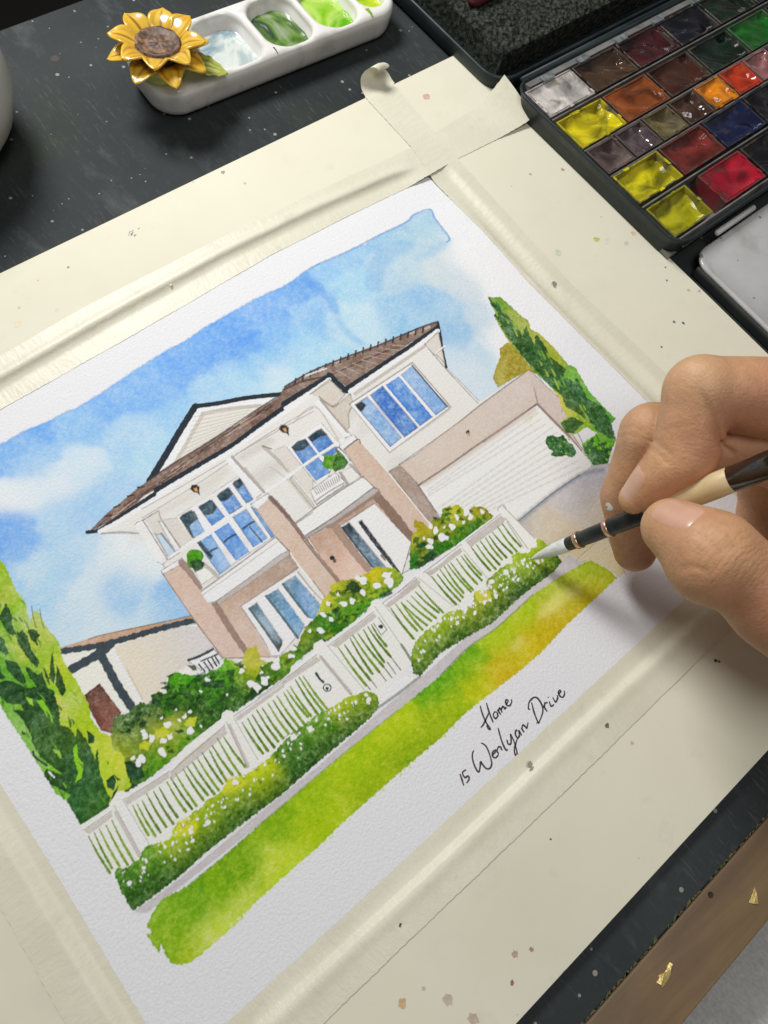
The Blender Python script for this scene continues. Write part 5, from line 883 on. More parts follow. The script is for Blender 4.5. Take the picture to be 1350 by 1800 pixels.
# loose pencil
for s in (Y4([(845, 480), (880, 440), (910, 470), (940, 420), (950, 450), (985, 400)]), Y5([(530, 400), (600, 370)]), Z7([(785, 440), (800, 410), (835, 395), (850, 420)]), Y3([(225, 1330), (330, 1280), (380, 1320)])): stroke(s, 0.9, (110, 104, 96), a=0.7)

# ------------------------------------------------------------------ the sheet carrying it
def build_sheet():
    xs = X0 + np.arange(NX) * CELL; ys = Y0 + np.arange(NY) * CELL
    X, Y = np.meshgrid(xs, ys)
    def s_(a, b, v):
        t = np.clip((v - a) / (b - a), 0, 1); return t * t * (3 - 2 * t)
    Zz = 1.9 * s_(240, 266, X) * s_(206, 160, Y) + 0.25 * s_(20, -2, X)
    V = np.stack([X, Y, Zz], -1).reshape(-1, 3)
    i = np.arange(NY - 1)[:, None] * NX + np.arange(NX - 1)[None, :]; q = np.stack([i, i + 1, i + 1 + NX, i + NX], -1).reshape(-1, 4)
    me = mesh_np('paper', V, q)
    at = me.color_attributes.new('pigment', 'FLOAT_COLOR', 'POINT')
    rgba = np.ones((NY * NX, 4), np.float32); rgba[:, :3] = np.clip(canvas, 0.004, 0.85).reshape(-1, 3); at.data.foreach_set('color', rgba.ravel())
    n = NT('watercolour_paper'); a = n.n('ShaderNodeAttribute', attribute_name='pigment')
    gr = n.noise(1300, 3, 0.6); tooth = n.noise(1050, 3, 0.6)
    c = n.mix(1.0, a.outputs['Color'], n.ramp(gr, 0.25, 0.75, (0.94,) * 3 + (1,), (1.05,) * 3 + (1,)), 'MULTIPLY')
    m = n.done(c, 0.86, n.bump(tooth, 0.60, 0.38), spec=0.22)
    return me, m
painting = empty('watercolour_painting', (0, 0, 0)); tag(painting, 'watercolour of a cream house with blue sky, white picket fence and lawn, taped down', 'painting')
me_sheet, m_sheet = build_sheet(); place('paper', me_sheet, m_sheet, painting)
# lettering in brown-black ink, real strokes lying on the sheet
n = NT('brown_ink'); m_ink = n.done(n.mix(n.noise(900, 3), (0.035, 0.020, 0.026), (0.075, 0.045, 0.05)), 0.5)
INK = [[(155, 1028), (170, 1075), (190, 1138)], [(212, 988), (178, 1016), (200, 1062), (232, 1048), (240, 1080), (216, 1116)], [(285, 805), (272, 840), (276, 900), (302, 972), (331, 1010), (345, 962), (350, 915), (368, 938), (402, 976), (438, 974), (455, 930), (440, 858), (410, 780), (380, 746), (355, 735)],
  [(464, 848), (488, 822), (480, 806), (463, 826), (466, 862), (490, 876), (512, 856), (520, 840)], [(490, 792), (505, 815), (522, 836)], [(508, 806), (515, 778), (536, 770), (548, 792), (556, 806)], [(516, 592), (535, 665), (560, 742), (592, 804), (606, 792)], [(600, 702), (610, 742), (634, 744), (640, 704), (630, 652)], [(633, 646), (668, 722), (690, 800), (696, 842), (682, 852), (670, 800), (688, 722), (702, 690)],
  [(700, 622), (686, 612), (680, 652), (700, 686), (718, 664), (712, 616), (740, 664)], [(735, 590), (748, 612), (764, 634)], [(742, 598), (750, 562), (774, 580), (788, 592), (800, 540)], [(820, 416), (804, 408), (810, 350), (850, 305), (890, 310), (930, 370), (941, 430), (925, 490), (902, 540)], [(834, 350), (860, 452), (900, 552)], [(878, 546), (912, 540)], [(944, 380), (962, 408), (982, 436)], [(955, 402), (960, 358), (986, 352)], [(1000, 340), (1020, 386), (1046, 368)], [(988, 298), (994, 306)], [(1034, 300), (1062, 346), (1082, 304), (1076, 282)], [(1088, 274), (1112, 246), (1100, 234), (1088, 256), (1104, 290), (1130, 300), (1146, 270), (1144, 236)],
  [(345, 380), (366, 455), (400, 536), (440, 600), (422, 600), (408, 566)], [(405, 354), (430, 440), (470, 542)], [(352, 588), (374, 562), (400, 510), (430, 446)], [(482, 438), (470, 470), (490, 502), (512, 480), (506, 446), (482, 438)], [(508, 418), (524, 440), (542, 466)], [(520, 434), (530, 402), (556, 446)], [(544, 428), (560, 386), (582, 412), (592, 388)], [(588, 372), (612, 338), (596, 324), (586, 346), (600, 376), (626, 380), (644, 346), (642, 320)]]
b = MB()
for s in INK:
    pts = [U(*p) for p in Y6(smooth_path(s, 7))]; k = len(pts); L = []
    for i, p in enumerate(pts):
        d = np.array(pts[min(i + 1, k - 1)]) - np.array(pts[max(i - 1, 0)]); d = d / (np.linalg.norm(d) + 1e-9); nr = np.array([-d[1], d[0], 0]); u = i / max(k - 1, 1)
        w = 0.27 * (0.75 + 0.4 * math.sin(3.1 * u) + 0.12 * math.sin(u * 17 + p[0]))
        L.append([p + nr * w, p - nr * w])
    v0 = len(b.v)
    for a_, c_ in L: b.v += [(a_[0], a_[1], 0.045), (c_[0], c_[1], 0.045)]
    for i in range(k - 1): b.f.append((v0 + 2 * i, v0 + 2 * i + 1, v0 + 2 * i + 3, v0 + 2 * i + 2))
b.build('lettering', m_ink, painting, recalc=False)['label'] = 'handwritten ink lettering reading Home 15 Werlyan Drive'
# ------------------------------------------------------------------ porcelain palette with its sunflower
n = NT('porcelain'); f = n.noise(60, 4)
c = n.mix(n.ramp(f, 0.35, 0.7), (0.72, 0.70, 0.66), (0.80, 0.785, 0.75))
c = n.mix(n.math('MULTIPLY', n.ramp(n.noise(95, 4, vec=n.map(loc=(1, 2, 3))), 0.58, 0.76), 0.6), c, (0.40, 0.42, 0.36))
m_porc = n.done(c, 0.16, n.bump(n.noise(90, 2), 0.08, 0.6), spec=0.55, coat=0.4)
PA = math.radians(-2.6); PZ = 13.2; PO = np.array([183.0, 289.6])          # near left corner of the palette, long axis
def pal(u, v, z): return np.array([PO[0] + u * math.cos(PA) - v * math.sin(PA), PO[1] + u * math.sin(PA) + v * math.cos(PA), z])
palette = empty('porcelain_palette', pal(0, 0, DESK_Z)); tag(palette, 'white porcelain mixing palette with ceramic sunflower and wells of green paint', 'palette')
LP, WP = 131.0, 38.5
WELLS = [(44.5, 19.0, 12.4, 15.2), (72.5, 19.0, 11.6, 15.2), (98.5, 19.0, 10.8, 15.2), (119.5, 20.0, 6.4, 13.0)]
st = 0.8; us = np.arange(-3, LP + 3.01, st); vs_ = np.arange(-3, WP + 3.01, st); zs = np.arange(-2.4, PZ + 2.5, st)
Ug, Vg, Zg = np.meshgrid(us, vs_, zs, indexing='ij')
def rbox(x, y, z, hx, hy, hz, r):
    qx, qy, qz = np.abs(x) - hx + r, np.abs(y) - hy + r, np.abs(z) - hz + r
    return np.sqrt(np.maximum(qx, 0) ** 2 + np.maximum(qy, 0) ** 2 + np.maximum(qz, 0) ** 2) + np.minimum(np.maximum(np.maximum(qx, qy), qz), 0) - r
def rbox2(x, y, hx, hy, r):
    qx, qy = np.abs(x) - hx + r, np.abs(y) - hy + r
    return np.sqrt(np.maximum(qx, 0) ** 2 + np.maximum(qy, 0) ** 2) + np.minimum(np.maximum(qx, qy), 0) - r
base_h = (PZ - DESK_Z) / 2; cz = DESK_Z + base_h
plan = rbox2(Ug - LP / 2, Vg - WP / 2, LP / 2 - 0.12 * (PZ - Zg), WP / 2 - 0.12 * (PZ - Zg), 13.0)
D = smin(-plan, -(np.abs(Zg - cz) - base_h), 4.5); D = -D                  # rounded slab with softened edges
for (u0, v0, hu, hv) in WELLS:
    w = rbox2(Ug - u0, Vg - v0, hu, hv, min(hu, 9.0) * 0.98)
    well = np.maximum(w * 0.8 + np.maximum(5.5 - (Zg - 4.4), 0) * 0.35, 4.4 - Zg)
    D = -smin(-D, well, 2.6)
vv, qq = surface_nets(D, (us[0], vs_[0], zs[0]), st)
vv = np.stack([PO[0] + vv[:, 0] * math.cos(PA) - vv[:, 1] * math.sin(PA), PO[1] + vv[:, 0] * math.sin(PA) + vv[:, 1] * math.cos(PA), vv[:, 2]], 1)
place('dish', mesh_np('dish', vv, qq), m_porc, palette)
def paint_mat(name, cols, scale, rough=0.12, dist=1.6):
    n = NT(name); f = n.noise(scale, 4, 0.6, dist=dist); r = n.n('ShaderNodeValToRGB'); n.link(f, r.inputs[0]); e = r.color_ramp.elements
    while len(e) < len(cols): e.new(0.5)
    for i, c in enumerate(cols): e[i].position = 0.28 + 0.44 * i / (len(cols) - 1); e[i].color = (*lin(c), 1)
    return n.done(r.outputs[0], rough, n.bump(n.noise(scale * 2, 3), 0.10, 0.5), spec=0.5, coat=0.5)
PUD = [('pale blue-grey wash', [(150, 172, 176), (206, 212, 206), (120, 146, 156), (216, 218, 210), (96, 140, 176)], 22, 6.6), ('swirled dark green and grey wash', [(26, 38, 44), (64, 88, 72), (150, 160, 138), (96, 132, 48), (44, 62, 54), (176, 184, 160)], 26, 6.9), ('bright green wash', [(66, 130, 14), (128, 186, 18), (176, 210, 96), (96, 168, 8), (52, 110, 50)], 24, 7.4), ('yellow-green wash', [(168, 196, 20), (196, 214, 40), (120, 170, 20), (206, 216, 80)], 24, 9.0)]
for (u0, v0, hu, hv), (lab, cols, sc, z) in zip(WELLS, PUD):
    b = MB(); N = 40; C = pal(u0, v0, z); ring = []
    rr = min(hu, 9.0)
    for k in range(N):
        a = 2 * math.pi * k / N; ex = 0.55
        x = (hu + 0.4) * math.copysign(abs(math.cos(a)) ** ex, math.cos(a)); y = (hv + 0.4) * math.copysign(abs(math.sin(a)) ** ex, math.sin(a))
        ring.append((x, y))
    rings = []
    for s, dz in ((1.0, 0.0), (0.93, -0.25), (0.8, -0.15), (0.5, 0.05)): rings.append([pal(u0 + x * s, v0 + y * s, z + dz + 0.12 * math.sin(x + y * 0.7)) for x, y in ring])
    b.loops(rings, cap0=False, cap1=True)
    o = b.build('paint_puddle', paint_mat('paint ' + lab, cols, sc), palette, smooth=True, recalc=True); o['label'] = lab + ' lying in its well'
# runs of paint over the rim
m_run = mottled('dried_paint_run', (0.03, 0.04, 0.03), (0.10, 0.12, 0.07), 300, 0.4)
for u, v, l, w, c in ((60.0, 3.2, 3.5, 0.35, m_run), (112.5, 4.0, 5.0, 1.0, mottled('green_paint_run', lin((96, 130, 30)), lin((150, 180, 60)), 300, 0.3))):
    b = MB(); b.grid(lambda a, s: pal(u + (s - 0.5) * w * 2 * (1 - 0.5 * a), v + l * 0.5 - l * a, PZ + 0.10 - 1.0 * max(0, a - 0.4) ** 2 * 2.2), 8, 3); b.build('paint_run', c, palette, smooth=True, recalc=False)
# sunflower
n = NT('yellow_glaze'); u = n.n('ShaderNodeAttribute', attribute_name='groove'); f = n.noise(140, 3)
c = n.mix(n.ramp(f, 0.35, 0.7), (0.66, 0.37, 0.022), (0.74, 0.48, 0.055)); c = n.mix(u.outputs['Fac'], c, (0.20, 0.075, 0.010))
m_petal = n.done(c, 0.24, n.bump(u.outputs['Fac'], -0.6, 0.5), spec=0.5, coat=0.6)
n = NT('green_glaze'); u = n.n('ShaderNodeAttribute', attribute_name='groove'); c = n.mix(n.ramp(n.noise(160, 3), 0.35, 0.65), (0.30, 0.38, 0.06), (0.55, 0.56, 0.14)); c = n.mix(u.outputs['Fac'], c, (0.06, 0.09, 0.015))
m_leafg = n.done(c, 0.15, n.bump(u.outputs['Fac'], -0.6, 0.5), coat=0.5)
n = NT('seed_brown'); f = n.voro(520); c = n.mix(n.ramp(f, 0.1, 0.7), (0.20, 0.10, 0.045), (0.045, 0.022, 0.012)); c = n.mix(n.ramp(n.noise(260, 3), 0.55, 0.75), c, (0.34, 0.19, 0.09))
m_seed = n.done(c, 0.55, n.bump(f, -1.0, 1.2))
SF = U(279, 84, 23.0)
sun = empty('sunflower', SF, palette); sun.location = Vector((SF - pal(0, 0, DESK_Z)) * MM); sun['label'] = 'glossy ceramic sunflower on the palette corner'
def frame_of(tilt_x, tilt_y):
    return Matrix.Rotation(tilt_x, 3, 'X') @ Matrix.Rotation(tilt_y, 3, 'Y')
FT = frame_of(math.radians(-2), math.radians(2))
def petal(name, mat, L, Wd, r0, ang, elev, curl_, parent, seed, groove=3, thick=1.0, z0=0.0, serr=0.0, centre=SF, rotm=FT, cup=0.3):
    NU, NVp = 14, 10; rs = random.Random(seed); tw = rs.uniform(-0.15, 0.15)
    top, bot, G = [], [], []
    for i in range(NU + 1):
        t = i / NU; w = Wd * (math.sin(math.pi * min(1, (t * 0.86 + 0.14))) ** 0.72) * (1 - 0.25 * t) * (1 + serr * math.sin(t * 26)); w = max(w, 0.06)
        for j in range(NVp + 1):
            s = j / NVp * 2 - 1
            x = r0 + L * t * math.cos(elev + curl_ * t * 0.5); z = z0 + L * t * math.sin(elev + curl_ * t * 0.5) + cup * Wd * s * s * math.sin(math.pi * min(t + 0.1, 1)) * 0.9 - 0.5 * tw * s * t * 3
            y = w * s
            gv = max([math.exp(-((s - c) / 0.075) ** 2) for c in np.linspace(-0.55, 0.55, groove)]) * math.sin(math.pi * min(1, 0.08 + t)) ** 0.5 * (0.55 + 0.45 * math.sin(seed + 5 * s))
            th = thick * (1 - 0.55 * s * s) * (0.45 + 0.55 * math.sin(math.pi * min(t * 0.8 + 0.15, 1)))
            top.append((x, y, z + th * 0.5 - 0.12 * gv)); bot.append((x, y, z - th * 0.5)); G.append(max(0.0, min(1.0, gv * 1.15)))
    R = Matrix.Rotation(ang, 3, 'Z'); V = [tuple(np.array(rotm @ (R @ Vector(p))) + centre) for p in top + bot]
    k = (NU + 1) * (NVp + 1); F = []
    for i in range(NU):
        for j in range(NVp):
            a = i * (NVp + 1) + j; F.append((a, a + NVp + 1, a + NVp + 2, a + 1)); F.append((k + a + 1, k + a + NVp + 2, k + a + NVp + 1, k + a))
    rim = [j for j in range(NVp + 1)] + [i * (NVp + 1) + NVp for i in range(1, NU + 1)] + [NU * (NVp + 1) + j for j in range(NVp - 1, -1, -1)] + [i * (NVp + 1) for i in range(NU - 1, 0, -1)]
    for i in range(len(rim)): a, c = rim[i], rim[(i + 1) % len(rim)]; F.append((a, c, k + c, k + a))
    b = MB(); b.add(V, F); o = b.build(name, mat, parent, smooth=True, recalc=True)
    at = o.data.attributes.new('groove', 'FLOAT', 'POINT'); at.data.foreach_set('value', G + [0.0] * k)
    return o
for k in range(8):
    petal('petal', m_petal, 11.5 + random.uniform(-1, 1), 5.8, 8.2, math.radians(45 * k + 10 + random.uniform(-5, 5)), math.radians(38), -0.7, sun, 100 + k, z0=0.4, thick=1.8)
for k in range(8):
    petal('petal', m_petal, 13.2 + random.uniform(-1, 1), 6.0, 8.6, math.radians(45 * k + 32 + random.uniform(-5, 5)), math.radians(17), -0.55, sun, 200 + k, z0=-2.6, thick=1.6)
b = MB(); L = []
for r, z in ((9.2, -3.5), (9.7, 1.5), (9.2, 2.9), (8.0, 3.0), (7.0, 2.0), (4.5, 2.1), (2.0, 2.3), (0.2, 2.4)): L.append([tuple(np.array(FT @ Vector((r * math.cos(a), r * math.sin(a), z + 0.25 * math.sin(a * 9 + r * 4)))) + SF) for a in np.linspace(0, 2 * math.pi, 28, endpoint=False)])
b.loops(L).build('seed_disc', m_seed, sun, smooth=True)
b = MB(); L = []
for r, z in ((9.5, PZ - 0.6), (10.5, 17.0), (9.0, 20.5)): L.append([(SF[0] + r * math.cos(a), SF[1] + r * math.sin(a), z) for a in np.linspace(0, 2 * math.pi, 24, endpoint=False)])
b.loops(L).build('flower_base', m_leafg, sun, smooth=True).data.attributes.new('groove', 'FLOAT', 'POINT')
petal('leaf', m_leafg, 17, 6.5, 11.0, math.radians(-38), math.radians(-16), 0.2, sun, 301, groove=4, thick=1.3, z0=-5.0, serr=0.12)
petal('leaf', m_leafg, 13, 6.0, 10.0, math.radians(22), math.radians(2), -0.3, sun, 302, groove=4, thick=1.3, z0=-4.0, serr=0.10)
petal('leaf', m_leafg, 12, 6.0, 9.0, math.radians(95), math.radians(0), -0.3, sun, 303, groove=4, thick=1.3, z0=-4.0, serr=0.10)

# ------------------------------------------------------------------ round white jar cut by the left edge
n = NT('cream_glaze'); c = n.mix(n.ramp(n.noise(30, 3), 0.3, 0.7), (0.56, 0.55, 0.49), (0.66, 0.65, 0.59)); m_jar = n.done(c, 0.3, None, coat=0.25)
JC = U(-178, 142, 26.0); jar = empty('round_jar', (JC[0], JC[1], DESK_Z)); tag(jar, 'round cream ceramic water jar cut off by the left edge', 'jar')
prof = [(22, DESK_Z), (27, DESK_Z + 0.6), (35, 10), (39.5, 24), (38, 38), (33, 49), (29.5, 53), (30, 55), (28.4, 55.5), (27.5, 53), (31, 47), (36, 36), (37, 24), (30, 8), (4, 4)]
b = MB(); b.loops([[(JC[0] + r * math.cos(a), JC[1] + r * math.sin(a), z) for a in np.linspace(0, 2 * math.pi, 56, endpoint=False)] for r, z in prof]); b.build('jar_body', m_jar, jar, smooth=True)
kp = U(11, 104, 44); m_knob = mottled('brown_glaze', (0.22, 0.10, 0.05), (0.40, 0.24, 0.15), 200, 0.3)
d = np.array([kp[0] - JC[0], kp[1] - JC[1], 0]); d /= np.linalg.norm(d)
b = MB(); base = np.array([JC[0], JC[1], 42.0]) + d * 34.5; b.tube([base, base + d * 2.5, base + d * 4.2 + (0, 0, 0.8), base + d * 4.9 + (0, 0, 1.0)], [3.2, 3.0, 2.0, 0.4], 12); b.build('jar_knob', m_knob, jar, smooth=True)

# ------------------------------------------------------------------ black enamelled paint tin
n = NT('black_enamel'); c = n.mix(n.ramp(n.noise(70, 4), 0.4, 0.7), (0.016, 0.024, 0.026), (0.030, 0.040, 0.042)); m_enamel = n.done(c, n.ramp(n.noise(40, 3), 0.3, 0.7, (0.30,) * 3 + (1,), (0.5,) * 3 + (1,)), n.bump(n.noise(120, 3), 0.08, 0.3), spec=0.25)
n = NT('highlit_rim'); c = n.mix(n.ramp(n.noise(300, 4), 0.35, 0.7), (0.16, 0.19, 0.20), (0.50, 0.54, 0.55)); m_rim = n.done(c, 0.25, metal=0.6)  # pale tone paints in the rim's highlight; the clips share this metal
n = NT('dirty_tray'); c = n.mix(n.ramp(n.noise(120, 5), 0.3, 0.75), (0.10, 0.10, 0.095), (0.24, 0.235, 0.22)); m_tray = n.done(c, 0.4, n.bump(n.noise(200, 3), 0.2, 0.4))
n = NT('white_enamel'); f = n.noise(45, 4); c = n.mix(n.ramp(f, 0.35, 0.7), (0.47, 0.47, 0.47), (0.57, 0.57, 0.56))
c = n.mix(n.math('MULTIPLY', n.ramp(n.noise(60, 5, vec=n.map(loc=(4, 2, 0))), 0.58, 0.72), 0.4), c, (0.30, 0.30, 0.27))
v = n.voro(190); vc = n.voro(190, out='Color'); sp = n.n('ShaderNodeSeparateColor'); n.link(vc, sp.inputs[0]); dot = n.math('LESS_THAN', n.math('ADD', v, n.math('MULTIPLY', n.noise(900, 2), 0.25)), n.math('ADD', n.math('MULTIPLY', n.math('POWER', sp.outputs[0], 3.0), 0.30), 0.06))
c = n.mix(n.math('MULTIPLY', dot, 0.8), c, n.mix(sp.outputs[1], (0.05, 0.06, 0.11), (0.22, 0.22, 0.20))); m_flap = n.done(c, 0.25, n.bump(n.noise(150, 3), 0.1, 0.3), spec=0.5, coat=0.3)
def rrect(x0, y0, x1, y1, r, n=6):
    P_ = []
    for cx, cy, a0 in ((x1 - r, y1 - r, 0), (x0 + r, y1 - r, 90), (x0 + r, y0 + r, 180), (x1 - r, y0 + r, 270)):
        for k in range(n + 1): a = math.radians(a0 + 90 * k / n); P_.append((cx + r * math.cos(a), cy + r * math.sin(a)))
    return P_
def rr_z(x0, y0, x1, y1, r, z): return [(x, y, z) for x, y in rrect(x0, y0, x1, y1, r)]
tin = empty('paint_tin', (330, 108, DESK_Z)); tag(tin, 'open black enamelled watercolour tin with lid folded back and white mixing flap', 'paint tin')
TX0, TX1, TY0, TY1, TZ = 323.6, 545.0, 108.5, 219.0, 13.2
b = MB(); b.loops([rr_z(TX0 + 6, TY0 + 5, TX1 - 6, TY1 - 4, 6, DESK_Z), rr_z(TX0 + 4.5, TY0 + 3.5, TX1 - 4.5, TY1 - 3, 8, DESK_Z + 1.2), rr_z(TX0 + 1.3, TY0 + 1, TX1 - 1.3, TY1 - 1, 9, TZ - 2.2), rr_z(TX0 + 0.5, TY0 + 0.4, TX1 - 0.5, TY1 - 0.4, 9, TZ - 0.4), rr_z(TX0 + 0.9, TY0 + 0.8, TX1 - 0.9, TY1 - 0.8, 9, TZ), rr_z(TX0 + 1.9, TY0 + 1.8, TX1 - 1.9, TY1 - 1.8, 8, TZ - 0.2), rr_z(TX0 + 2.6, TY0 + 2.4, TX1 - 2.6, TY1 - 2.4, 7, 2.0)], cap0=True, cap1=True); b.build('case', m_enamel, tin, smooth=True)
b = MB(); pts = rr_z(TX0 + 1.5, TY0 + 1.4, TX1 - 1.5, TY1 - 1.4, 8.5, TZ + 0.05); b.tube([pts[k] for k in range(len(pts))] + [pts[0]], 0.42, 8); b.build('case_rim', m_rim, tin, smooth=True)
MB().box((TX0 + 2.8, TY0 + 2.6, 2.2), (TX1 - 2.8, TY1 - 2.6, 4.2)).build('tray_floor', m_tray, tin)
for y in (193.3, 171.8, 154.6, 134.2): MB().box((TX0 + 3.2, y - 0.35, 4.2), (TX1 - 4, y + 0.35, 12.2)).build('tray_rail', m_tray, tin)
b = MB(); b.loops([[(TX0 + 4, 112.9, 13.0), (TX1 - 4, 112.9, 13.0), (TX1 - 4, 112.2, 13.2), (TX0 + 4, 112.2, 13.2)], [(TX0 + 9, 110.6, 6.5), (TX1 - 6, 110.6, 6.5), (TX1 - 6, 110.2, 6.5), (TX0 + 9, 110.2, 6.5)]]); b.build('tray_front', m_tray, tin)
b = MB(); b.loops([[(TX0 + 7, 213.0, 13.4), (TX1 - 4, 213.0, 13.4), (TX1 - 4, 216.6, 12.4), (TX0 + 7, 216.6, 12.4)], [(TX0 + 7, 213.0, 5), (TX1 - 4, 213.0, 5), (TX1 - 4, 216.6, 5), (TX0 + 7, 216.6, 5)]]); b.build('tray_back', m_tray, tin)
for x in (338.0, 362, 389, 416, 446): MB().box((x, 211.2, 12.6), (x + 7, 214.6, 14.6)).build('pan_clip', m_rim, tin, bevel=0.3)
# lid folded back
LX0, LX1, LY0, LY1, LZ = 322.6, 546.0, 224.6, 337.0, 9.0
b = MB(); b.loops([rr_z(LX0 + 5, LY0 + 5, LX1 - 5, LY1 - 5, 9, DESK_Z), rr_z(LX0 + 2, LY0 + 2, LX1 - 2, LY1 - 2, 11, DESK_Z + 1.8), rr_z(LX0 + 0.3, LY0 + 0.3, LX1 - 0.3, LY1 - 0.3, 12, LZ - 1), rr_z(LX0 + 0.8, LY0 + 0.8, LX1 - 0.8, LY1 - 0.8, 12, LZ), rr_z(LX0 + 2.0, LY0 + 2.0, LX1 - 2.0, LY1 - 2.0, 11, LZ - 0.3), rr_z(LX0 + 3.2, LY0 + 3.2, LX1 - 3.2, LY1 - 3.2, 10, 1.2)]); b.build('lid', m_enamel, tin, smooth=True)
b = MB(); pts = rr_z(LX0 + 1.3, LY0 + 1.3, LX1 - 1.3, LY1 - 1.3, 11.5, LZ + 0.02); b.tube(pts + [pts[0]], 0.62, 8); b.build('lid_rim', m_rim, tin, smooth=True)
MB().tube([(335, 221.6, 9.0), (540, 221.6, 9.0)], 1.5, 12).build('lid_hinge', m_enamel, tin, smooth=True)
# mixing flap and its hinge rod
b = MB(); FX0, FX1, FY0, FY1 = 333.6, 480.0, 10.0, 104.6
b.loops([rr_z(FX0, FY0, FX1, FY1, 9, 4.2), rr_z(FX0 - 0.4, FY0 - 0.4, FX1 + 0.4, FY1 + 0.4, 9, 5.6), rr_z(FX0 + 0.2, FY0 + 0.2, FX1 - 0.2, FY1 - 0.2, 9, 6.3), rr_z(FX0 + 1.6, FY0 + 1.6, FX1 - 1.6, FY1 - 1.6, 8, 6.2), rr_z(FX0 + 3.0, FY0 + 3.0, FX1 - 3.0, FY1 - 9.0, 6, 4.9)]); b.build('mixing_flap', m_flap, tin, smooth=True)
n = NT('rod_enamel'); m_rod = n.done(n.mix(n.noise(200, 3), (0.50, 0.50, 0.48), (0.66, 0.66, 0.64)), 0.22)
MB().tube([(349.5, 106.4, 8.6), (350.2, 106.4, 8.6), (376.8, 106.4, 8.6), (377.4, 106.4, 8.6)], [0.6, 1.35, 1.35, 0.6], 14).build('hinge_rod', m_rod, tin, smooth=True)
m_blk = mottled('dark_foot', (0.015, 0.02, 0.02), (0.03, 0.035, 0.035), 60, 0.5); MB().box((TX0 + 9, 20, DESK_Z), (TX1 - 12, 100, 4.1)).build('lower_tray', m_blk, tin, bevel=1.0)  # plain dark block filling the gap under the mixing flap

# pans: each lifts out
m_pan = mottled('stained_pan', (0.30, 0.28, 0.24), (0.44, 0.41, 0.36), 160, 0.45, 0.15)
def pan_mats(c, wet):
    key = 'pan_paint_%d_%d_%d' % tuple(int(v) for v in c); l = lin(c); n = NT(key); f = n.noise(62, 4, 0.5, dist=1.0)
    k = n.mix(n.ramp(f, 0.36, 0.62), l * 0.28, np.minimum(l * 1.15, 0.9)); v = n.noise(420, 4); k = n.mix(n.math('MULTIPLY', n.ramp(n.noise(190, 3, vec=n.map(loc=(l[0] * 9, 3, 1))), 0.60, 0.72), 0.6), k, (0.06, 0.045, 0.02) if sum(l) < 0.6 else (0.10, 0.13, 0.015))
    m1 = n.done(k, 0.10 if wet else 0.7, n.bump(f, 0.8 if wet else 0.9, 2.2, n.bump(v, 0.15 if wet else 0.6, 0.35)), spec=0.5, coat=0.6 if wet else 0.0)
    n = NT(key + '_wall'); w = np.minimum(l * 0.65 + 0.015, 0.8); m2 = n.done(n.mix(n.ramp(n.noise(150, 4), 0.44, 0.66), w, (0.09, 0.075, 0.055)), 0.3, n.bump(n.noise(200, 4), 0.4, 0.6), coat=0.2)
    return m1, m2
ROWN = ['far', 'second', 'middle', 'fourth', 'near']
def pan(x0, y0, x1, y1, c, label, lvl=2.6, wet=True, zt=13.0, peak=1.0):
    m1, m2 = pan_mats(c, wet); x0 += 0.35; x1 -= 0.35; y0 += 0.3; y1 -= 0.3
    r = empty('paint_pan', ((x0 + x1) / 2, (y0 + y1) / 2, 4.2)); tag(r, label, 'paint pan', 'pans in the paint tin')
    def R(d, z): return [(x0 + d, y0 + d, z), (x1 - d, y0 + d, z), (x1 - d, y1 - d, z), (x0 + d, y1 - d, z)]
    b = MB(); b.loops([R(1.1, 4.25), R(0.0, zt - 0.15), R(0.15, zt), R(0.75, zt), R(0.95, zt - 0.3), R(1.9, 5.2)]); b.build('pan_wall', m2, r)
    rs = random.Random(hash((round(x0), round(y0))) % 999); p1, p2, p3 = rs.uniform(0, 6), rs.uniform(0, 6), rs.uniform(-1, 1)
    def fn(u, v):
        d = 1.15; x = x0 + d + (x1 - x0 - 2 * d) * u; y = y0 + d + (y1 - y0 - 2 * d) * v; e = min(u, 1 - u, v, 1 - v)
        z = zt - lvl + peak * (0.9 * math.sin(u * 6 + p1 + 2 * v) * math.sin(v * 5 + p2) + 0.5 * abs(math.sin(u * 4 + v * 6 + p1)) + 1.0 * math.exp(-((u - 0.5 - 0.25 * p3) ** 2 + (v - 0.5) ** 2) / 0.04) * p3 + 0.25 * math.sin(u * 17 + v * 9 + p2)) + 1.5 * max(0, 0.10 - e) / 0.10 * peak
        return (x, y, min(z, zt - 0.2))
    MB().grid(fn, 22, 14).build('paint', m1, r, smooth=True, recalc=False)
    b = MB()                                                  # paint dragged over the rim by the brush
    for k in range(5):
        side = rs.randint(0, 3); t = rs.uniform(0.1, 0.9); w = rs.uniform(0.8, 3.2); d0, d1 = rs.uniform(-0.5, 0.2), rs.uniform(0.6, 1.5)
        if side < 2: cx = x0 + (x1 - x0) * t; ys = y0 if side == 0 else y1; sg = 1 if side == 0 else -1; Q = [(cx - w, ys + sg * d0, zt + 0.04), (cx + w, ys + sg * d0 * 0.5, zt + 0.04), (cx + w * 0.6, ys + sg * d1, zt + 0.10), (cx - w * 0.8, ys + sg * d1 * 0.8, zt + 0.12)]
        else: cy = y0 + (y1 - y0) * t; xs = x0 if side == 2 else x1; sg = 1 if side == 2 else -1; w *= 0.7; Q = [(xs + sg * d0, cy - w, zt + 0.04), (xs + sg * d0 * 0.5, cy + w, zt + 0.04), (xs + sg * d1, cy + w * 0.6, zt + 0.10), (xs + sg * d1 * 0.8, cy - w * 0.8, zt + 0.12)]
        b.add(Q, [(0, 1, 2, 3)])
    tag(b.build('rim_smear', m1, r, recalc=False), kind='stuff')
    return r
P31 = 31.0; C0 = 326.2
